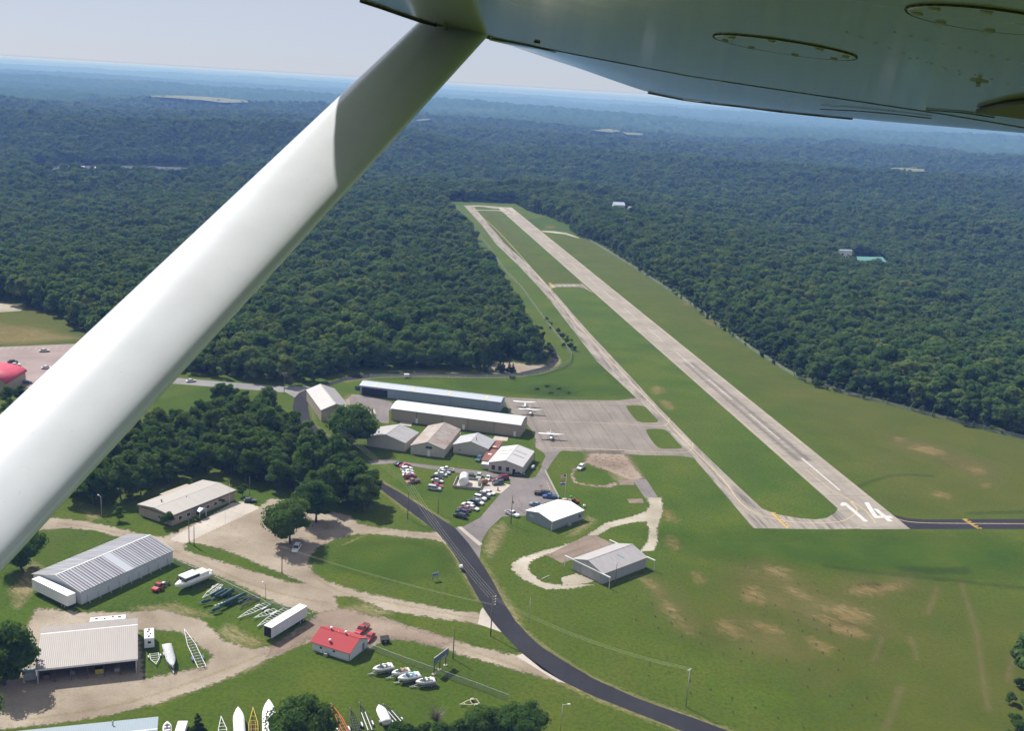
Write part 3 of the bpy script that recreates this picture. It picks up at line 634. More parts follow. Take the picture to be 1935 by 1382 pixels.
ICO = None
def ico():
    global ICO
    if ICO is None:
        bm = bmesh.new(); bmesh.ops.create_icosphere(bm, subdivisions=2, radius=1.0)
        ICO = (np.array([v.co[:] for v in bm.verts]), np.array([[v.index for v in f.verts] for f in bm.faces])); bm.free()
    return ICO
def make_crown(name, mat, seed, rad=5.0, z0=3.0, z1=13.0, lumps=16, per=110, leaf=.5, cone=False, core=.72, flat=.85):
    rg = np.random.default_rng(seed); C = []; Rr = []
    zc = (z0 + z1) / 2; hz = (z1 - z0) / 2
    for k in range(lumps):
        if cone:
            t = (k + .5) / lumps; z = z0 + (z1 - z0) * t; rr = rad * (1 - t) ** .8 * .6; a = k * 2.4 + rg.uniform(-.4, .4)
            C.append((math.cos(a) * rr, math.sin(a) * rr, z)); Rr.append(max(.35, rad * (1 - t * .85) * .55)); continue
        while True:
            p = rg.uniform(-1, 1, 3); d = np.linalg.norm(p)
            if .35 < d < .95: break
        r = rad * rg.uniform(.22, .40)
        if k == 0: p = np.array([0, 0, .1])
        if k == 1: p = np.array([0.1, .05, .75])
        C.append((p[0] * (rad - r * .6), p[1] * (rad - r * .6), zc + p[2] * (hz - r * .6))); Rr.append(r if k else rad * .5)
    C = np.array(C); Rr = np.array(Rr); V = []; F = []; nb = 0
    iv, if_ = ico()
    quads = []
    for k in range(lumps):
        n = int(per * (Rr[k] / Rr.mean()) ** 2); d = rg.normal(size=(n, 3)); d /= np.linalg.norm(d, axis=1)[:, None]
        d[:, 2] = np.where(d[:, 2] < -.3, -d[:, 2], d[:, 2])
        bump = .86 + .26 * rg.random(n)
        c = C[k] + d * (Rr[k] * bump)[:, None] * np.array([1, 1, flat])
        dd = np.linalg.norm((c[:, None, :] - C[None]) / np.array([1, 1, flat]), axis=2) / Rr[None]; dd[:, k] = 9
        ok = dd.min(1) > .86; c = c[ok]; d = d[ok]; n = len(c)
        nn = d + np.array([0, 0, .25]) + rg.normal(size=(n, 3)) * .5; nn /= np.linalg.norm(nn, axis=1)[:, None]
        a = np.cross(nn, rg.normal(size=(n, 3))); a /= np.linalg.norm(a, axis=1)[:, None]; b = np.cross(nn, a)
        s = leaf * rg.uniform(.55, 1.25, n)[:, None] * .5; e = rg.uniform(.6, 1.0, n)[:, None]
        quads.append(np.stack([c - a * s - b * s * e, c + a * s * .8 - b * s * e * .9, c + a * s + b * s * e, c - a * s * .7 + b * s * e * 1.1], 1))
    Q = np.concatenate(quads).reshape(-1, 3); fq = np.arange(len(Q)).reshape(-1, 4)
    # inner mass of foliage, as four-sided faces with a doubled corner avoided: triangles go to a bmesh join
    bm = bmesh.new()
    for k in range(lumps):
        vs = [bm.verts.new(tuple(C[k] + iv[i] * Rr[k] * core * (1 + .18 * (rg.random() - .5)) * np.array([1, 1, flat]))) for i in range(len(iv))]
        for f in if_: bm.faces.new([vs[i] for i in f])
    qv = [bm.verts.new(tuple(q)) for q in Q]
    for f in fq: bm.faces.new([qv[i] for i in f])
    me = bpy.data.meshes.new(name); bm.to_mesh(me); bm.free(); me.materials.append(mat)
    return me
def make_trunk(seed, z1=9.0, r=.22, limbs=6, spread=3.2):
    rg = random.Random(seed); mb = MB(); p = Vector((0, 0, 0)); rings = 4; prev = p; pr = r * 1.25
    for k in range(rings):
        q = Vector((rg.uniform(-.25, .25), rg.uniform(-.25, .25), z1 * (k + 1) / rings)); r2 = r * (1 - .22 * (k + 1)); mb.tube(prev, q, pr, max(.05, r2), 7); prev, pr = q, max(.05, r2)
    for k in range(limbs):
        a = 2 * math.pi * k / limbs + rg.uniform(-.4, .4); z = z1 * rg.uniform(.3, .8); s = spread * rg.uniform(.6, 1)
        m = Vector((math.cos(a) * s * .5, math.sin(a) * s * .5, z + s * .35)); e = Vector((math.cos(a) * s, math.sin(a) * s, z + s * .9))
        mb.tube((0, 0, z), m, r * .4, r * .28, 5); mb.tube(m, e, r * .28, r * .1, 5)
    return mb
def tree_proto(name, label, seed, loc, mat=LEAF, rot=0, group=None, cat='tree', trunk_r=.22, scale=1, bark=None, **kw):
    t = thing(name, label, cat, loc, rot, group); t.scale = (scale,) * 3
    z1 = kw.get('z1', 13.0)
    make_trunk(seed, z1 * .72, trunk_r, 6, kw.get('rad', 5) * .6).build('trunk', bark or BARK, t)
    o = bpy.data.objects.new('crown', make_crown('crown', mat, seed, **kw)); COL.objects.link(o); o.parent = t
    return t
# --- single trees that stand clear of the woods
tA = tree_proto('broadleaf_tree', 'large round oak casting shade over the gravel yard, nearest the parked white car', 3, (*G(548, 1028), 0), rad=8.8, z0=.7, z1=15.5, lumps=40, per=165, leaf=.55, trunk_r=.36)
tB = tree_proto('broadleaf_tree', 'large oak just behind the round oak on the gravel yard, touching the wood', 5, (*G(597, 988), 0), rad=7.8, z0=1.4, z1=15, lumps=38, per=165, leaf=.55, trunk_r=.36)
tC = tree_proto('broadleaf_tree', 'broad dark tree standing alone between the left grey hangar and the gable hangars', 8, (*G(664, 845), 0), rad=10.6, z0=1.0, z1=18.0, lumps=46, per=130, leaf=.7, trunk_r=.45)
tD = tree_proto('broadleaf_tree', 'big rounded tree at the left edge beside the open-fronted shed', 12, (*G(8, 1295), 0), rad=8.0, z0=.6, z1=16, lumps=36, per=165, leaf=.55, trunk_r=.4)
dup(tB, G(573, 1428), 1.0, 1.0, 'dense round tree on the bottom edge among the covered boats and trailers')
dup(tA, G(40, 1075), 2.1, .85, 'dark tree below the wing strut beside the striped metal barn')
dup(tC, G(-60, 1400), 2.9, .75, 'dark tree filling the bottom left corner by the gravel track')
dup(tB, G(915, 1398), .3, (.66, .66, .56), 'left one of two bushy trees on the bottom edge below the pale trailer frame')
dup(tA, G(985, 1400), 1.7, (.70, .70, .60), 'right one of the two bushy trees at the bottom edge near the roadside')
small = tree_proto('small_tree', 'small round tree at the near corner of the flat-roofed office', 21, (*G(318, 996), 0), rad=2.6, z0=.5, z1=5.4, lumps=10, per=90, leaf=.4, trunk_r=.12)
dup(small, G(459, 938), 1.2, .85, 'small dark round tree on the lawn behind the flat-roofed office')
dup(small, G(225, 985), 2.2, .9, 'small pale shrub tree in the tall grass left of the office', mats={'crown': LEAF})
bush = tree_proto('shrub', 'leafy shrub row along the front wall of the office', 31, (*G(415, 955), 0), rad=2.0, z0=.1, z1=3.4, lumps=10, per=80, leaf=.35, trunk_r=.06)
dup(bush, G(372, 985), .8, .6, 'low clipped shrub island between the two yard poles and the office')
dup(bush, G(398, 960), 2.0, .8, 'shrub hiding the office wall right of its blue porch')
cedar = tree_proto('cedar_tree', 'conical dark cedar, leftmost on the gravel clearing beside the wood', 41, (*G(915, 704), 0), mat=CEDAR, rad=2.2, z0=.2, z1=6, lumps=12, per=70, leaf=.4, cone=True, trunk_r=.12)
dup(cedar, G(944, 703), .5, 1.1, 'tallest of the dark cedars on the gravel clearing'); dup(cedar, G(950, 704), 1.5, .95, 'dark cedar close beside the tallest cedar on the clearing')
dup(cedar, G(962, 703), 2.5, .85, 'dark cedar second from the right on the gravel clearing'); dup(cedar, G(969, 704), 3.5, .8, 'rightmost dark cedar on the gravel clearing near the road bend')
dup(cedar, G(374, 1392), .4, .9, 'narrow dark conifer on the bottom edge left of the white trailer')
pale = tree_proto('pale_tree', 'yellow-green tree at the edge of the wood above the road bend', 51, (*G(968, 672), 0), mat=YLEAF, rad=4.6, z0=1.5, z1=10.5, lumps=15, per=90, leaf=.6)
bare = thing('bare_shrub', 'leafless grey brushy shrub on the lawn below the billboard', 'shrub', (*G(823, 1366), 0))
mb = MB(); rg_ = random.Random(4)
for k in range(150):
    a = rg_.uniform(0, 6.28); s = rg_.uniform(.6, 3.0); z = rg_.uniform(1.5, 4.2); m = (math.cos(a) * s * .4, math.sin(a) * s * .4, z * .55); e = (math.cos(a) * s, math.sin(a) * s, z)
    mb.tube((0, 0, 0), m, .04, .03, 3, cap=False); mb.tube(m, e, .03, .012, 3, cap=False)
mb.build('twigs', DEADWOOD, bare)

# --- the wood between the road and the yard: every tree its own
V = []
for k in range(5):
    V.append(dict(seed=100 + k, rad=[4.3, 4.8, 3.9, 5.1, 4.5][k], z0=[1.5, 2.2, 1.2, 2.5, 1.0][k], z1=[12, 13.5, 11, 14, 12.5][k], lumps=22, per=75, leaf=.62))
BLOCK_PX = [(120, 952), (165, 955), (215, 972), (262, 948), (300, 926), (383, 899), (440, 903), (500, 930), (545, 930), (600, 962), (650, 968), (692, 974), (728, 962), (704, 930), (655, 893), (586, 852), (540, 812),
            (505, 790), (465, 776), (408, 772), (396, 800), (345, 830), (285, 822), (210, 850), (150, 880), (100, 920)]
BLOCK = GV(BLOCK_PX)
wood_protos = []; pts = []
bx = np.array(BLOCK); x0, y0 = bx.min(0); x1, y1 = bx.max(0); cand = []
yy = y0
while yy < y1:
    xx = x0
    while xx < x1:
        cand.append((xx + rng.uniform(-2.2, 2.2), yy + rng.uniform(-2.2, 2.2))); xx += 6.1
    yy += 6.1
cand = [c for c in cand if inpoly(np.array([c[0]]), np.array([c[1]]), BLOCK)[0] and polydist(np.array([c[0]]), np.array([c[1]]), BLOCK)[0] > 1.2]
print('wood trees', len(cand))
WG = 'trees of the wood left of the road'
WL = ['dark broadleaf tree in the wood between the asphalt road and the gravel yard', ] 
edge = lambda c: polydist(np.array([c[0]]), np.array([c[1]]), BLOCK)[0] < 5
for i, c in enumerate(cand):
    lab = 'dark broadleaf tree in the wood between the asphalt road and the gravel yard'
    if i < 5: wood_protos.append(tree_proto('woodland_tree', lab, V[i]['seed'], (*c, 0), group=WG, scale=rng.uniform(.85, 1.15), **{k: v for k, v in V[i].items() if k != 'seed'}))
    else:
        s = rng.uniform(.72, 1.18); dup(wood_protos[rng.integers(5)], c, rng.uniform(0, 6.28), (s, s, s * rng.uniform(.85, 1.15)))
# a few trees below the far-left car park and along the left edge
for k, (px, py, s) in enumerate([(-20, 770, .8), (12, 768, .7), (40, 764, .8), (70, 766, .75), (100, 772, .8), (130, 778, .8), (60, 790, .9), (20, 795, .9)]):
    dup(wood_protos[k % 5], G(px, py), k * 1.1, s, label='dark tree in the row between the far-left car park and the wing strut', group='trees below the far-left car park')
# brush along the bottom edge
for k, px in enumerate([745, 770, 800, 835, 865]):
    dup(bush, G(px, 1402 + (k % 2) * 5), k * 1.3, rng.uniform(1.3, 1.7), label='low brushy shrub in the hedge along the bottom edge under the bare shrub', group='hedge shrubs on the bottom edge')
for k, (px, py, s) in enumerate([(1908, 1330, .9), (1925, 1300, .8), (1918, 1375, 1.1), (1945, 1340, 1.4), (1935, 1400, 1.5), (1960, 1280, 1.3), (1900, 1410, 1.2), (1965, 1370, 1.6)]):
    dup(bush, G(px, py), k * 1.9, s, label='leafy bush in the thicket on the right edge of the mown field', group='thicket bushes on the right edge')
# scrub by the fence line left of the taxiway and on the mound
for k, (px, py, s) in enumerate([(1032, 607, 1.0), (1042, 614, .6), (1055, 630, 1.2), (1062, 640, 1.2), (1070, 650, 1.3), (1078, 660, 1.3), (1086, 663, 1.0), (1064, 656, .9), (1072, 640, .7), (1040, 622, .6), (1080, 646, .6), (970, 718, .7), (965, 716, .5)]):
    dup(bush, G(px, py), k * 1.7, s * .85, label='dark scrubby bush on the grass strip between the perimeter road and the taxiway', group='scrub beside the taxiway')
soft_sheet('weedy_mound', [[(992, 742), (1010, 730), (1040, 726), (1068, 732), (1088, 744), (1060, 750), (1020, 748)]], DITCH, .009, 4, .8)
for k, (px, py, s) in enumerate([(1014, 736, .42), (1033, 731, .46), (1056, 735, .4), (1074, 743, .36), (1040, 743, .38)]):
    dup(bush, G(px, py), k * 1.3, (s * 1.9, s * 1.9, s * .6), label='low weedy bush on the overgrown mound above the apron', group='weeds on the grassy mound')

# --- the forest to the hills: uncountable, one object scattered with geometry nodes
FOREST_G = []
fl = []
for k in range(6):
    px, py = [(1010, 652), (1000, 660), (880, 692), (850, 694), (820, 695), (790, 695)][k]
    fl.append(tree_proto('forest_tree', 'forest tree on the edge of the wood above the perimeter road bend', 300 + k, (*G(px, py), 0), mat=LEAFF, group='forest edge trees above the road bend', rad=[4.6, 5.2, 4.0, 6.6, 3.3, 5.6][k], z0=[1, 1.5, .8, 2, .8, 1.2][k], z1=[12.5, 14, 11.5, 14.5, 14.5, 11][k], lumps=[13, 14, 11, 20, 10, 16][k], per=42, leaf=1.0, core=.9))
clump_me = None
CLEAR = [AIR, GV([(1600, 452), (1680, 452), (1690, 478), (1650, 486), (1560, 470)]), GV([(1155, 392), (1220, 388), (1225, 404), (1180, 412), (1150, 408)]), GV([(675, 318), (700, 316), (705, 335), (675, 336)]), _LAKE,
         [G(*p, -38) for p in [(60, 311.5), (300, 312), (430, 317), (430, 348), (60, 348)]]]
def scatter():
    P = []; Sc = []; Ix = []
    for (r0, r1, sp, s) in ((280, 800, 5.1, 1.0), (800, 1500, 5.8, 1.06), (1500, 2600, 9.2, 1.45), (2600, 4600, 13.5, 1.9)):
        n = int((2 * .62 * r1) / sp) + 1
        gx, gy = np.meshgrid(np.arange(-r1 * .62, r1 * .62, sp), np.arange(r0 * .7, r1, sp)); gx = gx.ravel() + rng.uniform(-.45, .45, gx.size) * sp; gy = gy.ravel() + rng.uniform(-.45, .45, gy.size) * sp
        rr = np.hypot(gx, gy); a = np.arctan2(gx, gy); ok = (rr >= r0) & (rr < r1) & (np.abs(a) < R(32)); gx, gy = gx[ok], gy[ok]
        for c in CLEAR: k = ~inpoly(gx, gy, c); gx, gy = gx[k], gy[k]
        if r0 < 1500:
            k = polydist(gx, gy, AIR) > 3.0; gx, gy = gx[k], gy[k]
        z = terrain(gx, gy) - .3
        P.append(np.stack([gx, gy, z], -1)); Sc.append(s * rng.uniform(.62, 1.25, len(gx)) * (.72 + .58 * fbm(gx / 55, gy / 55, 3, 3))); Ix.append(rng.integers(0, 6, len(gx)))
    # low growth along the forest edge
    A = np.array(AIR + AIR[:1]); ex, ey = [], []
    for a, b in zip(A[:-1], A[1:]):
        L = np.hypot(*(b - a)); n = int(L / 3)
        for k in range(n): ex.append(a[0] + (b - a)[0] * k / n); ey.append(a[1] + (b - a)[1] * k / n)
    ex = np.array(ex) + rng.uniform(-2.5, 2.5, len(ex)); ey = np.array(ey) + rng.uniform(-2.5, 2.5, len(ey))
    rr = np.hypot(ex, ey); k = (rr > 380) & (np.abs(np.arctan2(ex, ey)) < R(32)) & ~((ex < G(900, 700)[0]) & (rr < 720)); ex, ey = ex[k], ey[k]
    k = rng.random(len(ex)) < .8; ex, ey = ex[k], ey[k]
    P.append(np.stack([ex, ey, terrain(ex, ey) - .4], -1)); Sc.append(rng.uniform(.16, .5, len(ex))); Ix.append(rng.integers(0, 6, len(ex)))
    P = np.concatenate(P); Sc = np.concatenate(Sc); Ix = np.concatenate(Ix); print('forest points', len(P))
    me = bpy.data.meshes.new('forest'); me.vertices.add(len(P)); me.vertices.foreach_set('co', P.astype(np.float32).ravel())
    for nm, typ, d in (('size', 'FLOAT', Sc.astype(np.float32)), ('turn', 'FLOAT', rng.uniform(0, 6.28, len(P)).astype(np.float32)), ('pick', 'INT', Ix.astype(np.int32))):
        at = me.attributes.new(nm, typ, 'POINT'); at.data.foreach_set('value', d)
    o = bpy.data.objects.new('forest', me); COL.objects.link(o)
    ng = bpy.data.node_groups.new('forest_scatter', 'GeometryNodeTree')
    ng.interface.new_socket('Geometry', in_out='INPUT', socket_type='NodeSocketGeometry'); ng.interface.new_socket('Geometry', in_out='OUTPUT', socket_type='NodeSocketGeometry')
    N = ng.nodes.new; L = ng.links.new; gi = N('NodeGroupInput'); go = N('NodeGroupOutput'); jn = N('GeometryNodeJoinGeometry'); ip = N('GeometryNodeInstanceOnPoints')
    for t in fl:
        cr = [c for c in t.children if c.name.startswith('crown')][0]; oi = N('GeometryNodeObjectInfo'); oi.transform_space = 'ORIGINAL'; oi.inputs['Object'].default_value = cr; oi.inputs['As Instance'].default_value = True
        L(oi.outputs['Geometry'], jn.inputs[0])
    def at(nm, typ):
        a = N('GeometryNodeInputNamedAttribute'); a.data_type = typ; a.inputs['Name'].default_value = nm; return [s for s in a.outputs if s.enabled and s.name == 'Attribute'][0]
    cx = N('ShaderNodeCombineXYZ'); L(at('turn', 'FLOAT'), cx.inputs[2])
    L(gi.outputs[0], ip.inputs['Points']); L(jn.outputs[0], ip.inputs['Instance']); ip.inputs['Pick Instance'].default_value = True
    L(at('pick', 'INT'), ip.inputs['Instance Index']); L(cx.outputs[0], ip.inputs['Rotation']); L(at('size', 'FLOAT'), ip.inputs['Scale']); L(ip.outputs[0], go.inputs[0])
    m = o.modifiers.new('scatter', 'NODES'); m.node_group = ng
    tag(o, 'dense broadleaf forest covering the hills around the airfield', 'forest', kind='stuff')
scatter()

# --- far forest canopy, out to the horizon
def canopy():
    rad = np.geomspace(4300, 21500, 280); ang = np.radians(np.arange(-33, 33, .06)); A, Q = np.meshgrid(ang, rad); x = Q * np.sin(A); y = Q * np.cos(A)
    z = terrain(x.ravel(), y.ravel()).reshape(x.shape) + 14
    z = z + (vnoise(x / 14, y / 20, 3) - .5) * 15 + (vnoise(x / 45, y / 60, 9) - .5) * 20 + (fbm(x / 500, y / 300, 21, 3) - .5) * 30
    na, nr = len(ang), len(rad); i, j = np.meshgrid(np.arange(nr - 1), np.arange(na - 1), indexing='ij')
    f = np.stack([i * na + j, i * na + j + 1, (i + 1) * na + j + 1, (i + 1) * na + j], -1).reshape(-1, 4)
    t = NT('far_canopy'); p = t.pos(); n = t.noise(t.pos((.02, .012, .02)), 1.0, 5, .7); n2 = t.noise(t.pos((.0016, .0011, .001)), 1.0, 4, .6)
    c = t.ramp(n, [(.3, (.014, .032, .013)), (.55, (.030, .060, .022)), (.75, (.052, .090, .033))]); c = t.mix(t.ramp(n2, [(.62, 0.0), (.72, .6)]), c, (.09, .10, .045)); t.base(c); t.set(rough=1.0, spec=0.0)
    o = npmesh('forest_canopy', np.stack([x, y, z], -1).reshape(-1, 3), f[:, ::-1], t.m, smooth=False); tag(o, 'far forest canopy rolling away to the horizon', 'forest', kind='stuff')
canopy()
def drape(name, px, mat, lift, n=40):
    P = []
    for q in px:
        # walk along the line of sight until it meets the far canopy
        d = CF + CR * (q[0] - PW / 2) / FOC - CU * (q[1] - PH / 2) / FOC; t = np.linspace(800, 14000, 3000)
        zz = CAM_H + d[2] * t; h = terrain(d[0] * t, d[1] * t) + lift; k = int(np.argmax(zz < h)); P.append((d[0] * t[k], d[1] * t[k], float(zz[k])))
    mb = MB(); mb.add(P, [tuple(range(len(P)))]); o = mb.build(name, mat, open_=True); o['kind'] = 'structure'; return o
FIELD = plain('hay_field', (.095, .112, .052), .95, vary=.3, scale=.01, obj=False)
drape('far_field', [(275, 180), (340, 180), (400, 183), (465, 189), (470, 193), (420, 193.5), (385, 189), (330, 185), (285, 182)], FIELD, 34)
drape('far_field', [(1118, 246), (1150, 243), (1175, 247), (1155, 250)], FIELD, 34); drape('far_field', [(1175, 249), (1215, 252), (1215, 255), (1185, 254)], FIELD, 34)
drape('far_field', [(1672, 318), (1700, 316), (1746, 319), (1748, 324), (1700, 323)], FIELD, 22)
drape('far_field', [(785, 226), (812, 224), (812, 226), (790, 228)], FIELD, 34)
# lake arm with boat docks
WATER = plain('lake_water', (.10, .10, .14), .25, vary=.1, scale=.02, obj=False)
lk = sheet('water', [_LAKE], WATER, -38.0, px=False)
DOCKW = plain('dock_white', (.75, .75, .75), .5)
for k, (x, y) in enumerate([(128, 318), (155, 318.5), (184, 320), (205, 320), (235, 321), (257, 321.5), (270, 323)]):
    g = G(x, y, -38); t = thing('boat_dock', 'small white roofed boat dock on the distant lake arm', 'boat dock', (*g, -37.95), .3, 'boat docks on the distant lake')
    MB().box(-4, 4, -5, 5, 0, .4).build('deck', BARK, t); mb = MB().box(-4.3, 4.3, -5.3, 5.3, 3.0, 3.8, top=1.2)
    mb.build('roof', DOCKW, t); mb = MB()
    for sx in (-3.8, 3.8):
        for sy in (-4.8, 4.8): mb.box(sx - .1, sx + .1, sy - .1, sy + .1, .4, 3.0)
    mb.build('posts', DOCKW, t)
# ------------------------------------------------------------------ buildings
def wallmat(name, col, pitch=.6, stain=.3, col2=None, rough=.55):
    if name in MATS: return MATS[name]
    t = NT(name); p = t.pos(obj=True); sx = t.n('SeparateXYZ'); t.l(p, sx.inputs[0])
    s = t.math('ADD', sx.outputs[0], sx.outputs[1]); rib = t.math('POWER', t.math('ABSOLUTE', t.math('SINE', t.math('MULTIPLY', s, math.pi / pitch))), 8)
    n1 = t.noise(t.pos((1, 1, .2), obj=True), .8, 6, .65); low = t.ramp(t.math('ADD', sx.outputs[2], t.math('MULTIPLY', n1, 1.0)), [(.55, .35), (1.0, 0.0)])
    c = t.mix(t.math('MULTIPLY', t.ramp(n1, [(.4, 0.0), (.7, 1.0)]), stain), col, col2 or tuple(x * .65 for x in col)); c = t.mix(low, c, (.2, .17, .13))
    t.base(c); t.bump(rib, .5, .04); t.set(rough=rough, spec=.3); MATS[name] = t.m; return t.m
def frame3(P0, P1, P2, zs=(0, 0, 0)):
    a = np.array(G(*P0, zs[0])); b = np.array(G(*P1, zs[1])); c = np.array(G(*P2, zs[2])); u = b - a; L = float(np.hypot(*u)); u /= L; v = np.array([-u[1], u[0]]); D = float((c - a) @ v)
    ce = a + u * L / 2 + v * D / 2; return (float(ce[0]), float(ce[1])), math.atan2(u[1], u[0]), L, D
GLASS = plain('dark_glass', (.035, .045, .055), .12, vary=.1, spec=.6); DARK = plain('dark_opening', (.02, .02, .022), .9); WHITE = plain('white_paint', (.72, .72, .70), .5, vary=.12)
TRIMW = plain('white_trim', (.70, .70, .68), .5); RUSTY = plain('rusty_metal', (.22, .09, .05), .8, vary=.45, scale=.8); GALV = plain('galvanised', (.42, .43, .44), .45, .5, vary=.3); BLACK = plain('black_rubber', (.02, .02, .02), .8); CHAR = plain('charcoal', (.05, .05, .055), .6)
SKYL = plain('skylight_panel', (.50, .46, .33), .6)

def gable(t, L, D, h, rise, ax, wm, rm, over=.3, peak=.5, openf=(), thick=.14, trim=True, wt=.15, rise2=None):
    """walls and roof of a gable shed in its own frame; ax: axis of the ridge; peak: where the ridge lies across the span"""
    mb = MB(); hx, hy = L / 2, D / 2
    if ax == 'x':
        pk = -hy + D * peak; tri = lambda x: [(x, -hy, 0), (x, hy, 0), (x, hy, h), (x, pk, h + rise), (x, -hy, h)]; W, Ln = hy, hx
    else:
        pk = -hx + L * peak; tri = lambda y: [(-hx, y, 0), (hx, y, 0), (hx, y, h), (pk, y, h + rise), (-hx, y, h)]; W, Ln = hx, hy
    def gab(q, s, name):
        if name in openf: return
        a = tri(q); off = wt * s; b = [(p[0] - (off if ax == 'x' else 0), p[1] - (0 if ax == 'x' else off), p[2]) for p in a]
        n = len(a); mb.add(a + b, [tuple(range(n)), tuple(reversed(range(n, 2 * n)))] + [(i, n + i, n + (i + 1) % n, (i + 1) % n) for i in range(n)])
    if ax == 'x':
        gab(-hx, -1, 'x-'); gab(hx, 1, 'x+')
        if 'y-' not in openf: mb.box(-hx + wt, hx - wt, -hy, -hy + wt, 0, h - .02)
        if 'y+' not in openf: mb.box(-hx + wt, hx - wt, hy - wt, hy, 0, h - .02)
    else:
        gab(-hy, -1, 'y-'); gab(hy, 1, 'y+')
        if 'x-' not in openf: mb.box(-hx, -hx + wt, -hy + wt, hy - wt, 0, h - .02)
        if 'x+' not in openf: mb.box(hx - wt, hx, -hy + wt, hy - wt, 0, h - .02)
    mb.build('walls', wm, t)
    rb = MB(); o = over
    def P(a, s, z): return (a, s, z) if ax == 'x' else (s, a, z)
    for side in (-1, 1):
        span = (pk + W) if side < 0 else (W - pk); k = rise / span; e = side * (W + o); ze = h - o * k + .03; zr = h + rise + .03
        a0, a1 = -Ln - o, Ln + o; q = []
        for a in (a0, a1):
            q += [P(a, e, ze), P(a, pk, zr), P(a, pk, zr + thick), P(a, e, ze + thick)]
        rb.add(q, [(0, 1, 2, 3), (7, 6, 5, 4), (0, 4, 5, 1), (1, 5, 6, 2), (2, 6, 7, 3), (3, 7, 4, 0)])
    r = rb.build('roof', rm, t)
    if trim:
        m = MB(); zr = h + rise + .03 + thick
        m.bar(P(-Ln - o, pk, zr), P(Ln + o, pk, zr), .35, .06); m.build('ridge_cap', trim if not isinstance(trim, bool) else rm, r)
    return r, pk
def onwall(L, D, face, a, z0, z1, w, d=.06):
    """box standing proud of a wall: a is the place along the wall"""
    m = MB()
    if face == 'x-': m.box(-L / 2 - d, -L / 2 + .02, a - w / 2, a + w / 2, z0, z1)
    if face == 'x+': m.box(L / 2 - .02, L / 2 + d, a - w / 2, a + w / 2, z0, z1)
    if face == 'y-': m.box(a - w / 2, a + w / 2, -D / 2 - d, -D / 2 + .02, z0, z1)
    if face == 'y+': m.box(a - w / 2, a + w / 2, D / 2 - .02, D / 2 + d, z0, z1)
    return m
def window(t, L, D, face, a, z0, z1, w, fm=None):
    f = onwall(L, D, face, a, z0, z1, w, .05).build('window', fm or TRIMW, t); onwall(L, D, face, a, z0 + .1, z1 - .1, w - .2, .07).build('pane', GLASS, f); return f
def turbine(t, x, y, z):
    m = MB(); m.tube((x, y, z - .2), (x, y, z + .35), .17, .17, 10, 1); m.lathe([(.18, .35), (.36, .5), (.4, .68), (.3, .85), (.05, .92)], (x, y, z), 14, 0); m.build('roof_turbine', [WHITE, CHAR], t)

# striped metal barn
def striped_roof():
    t = NT('striped_metal_roof'); p = t.pos(obj=True); sx = t.n('SeparateXYZ'); t.l(p, sx.inputs[0])
    fr = t.math('FRACT', t.math('DIVIDE', sx.outputs[0], .95)); wv = t.noise(t.pos((1.05, .0, .0), obj=True), 1.0, 2, .6); w2 = t.noise(t.pos((2.5, .12, .1), obj=True), 1.0, 5, .7)
    st = t.ramp(t.math('ADD', fr, t.math('MULTIPLY', t.math('SUBTRACT', wv, .5), 1.1)), [(.40, 0.0), (.50, 1.0), (.92, 1.0), (1.0, 0.0)])
    c = t.mix(st, (.36, .38, .42), (.10, .082, .095)); c = t.mix(t.ramp(w2, [(.5, 0.0), (.7, .5)]), c, (.23, .22, .24))
    c = t.mix(t.math('MULTIPLY', t.math('GREATER_THAN', sx.outputs[0], -1.2), t.math('MULTIPLY', t.math('LESS_THAN', sx.outputs[0], 1.6), t.math('LESS_THAN', sx.outputs[1], 0.0))), c, (.40, .42, .46))
    t.base(c); t.bump(fr, .3, .05); t.set(rough=.42, metal=.25); return t.m
pos, rot, L, D = frame3((154.2, 1143.9), (326.8, 1063.8), (71.8, 1081.6), (0, 0, 3.8))
barn = thing('metal_barn', 'long pale metal barn with a striped rusty and silver roof', 'barn', pos, rot)
BW = wallmat('pale_blue_metal', (.50, .53, .57), .8, .2)
r, pk = gable(barn, L, D, 3.8, 2.3, 'x', BW, striped_roof(), trim=TRIMW)
m = MB()
for s in (-1, 1):
    for e in (-1, 1): m.bar((s * (L / 2 + .32), e * (D / 2 + .3), 3.82), (s * (L / 2 + .32), 0, 6.25), .14, .2)
m.build('verge_trim', TRIMW, r)
for k in range(9):
    x = -L / 2 + 2 + k * 3.6; m = MB(); m.bar((x, -D / 2 - .12, 2.2), (x, -D / 2 - .12, .1), .12); m.bar((x, -D / 2 - .12, 2.0), (x, -D / 2 - 1.1, .05), .10); m.build('brace', BW, barn)
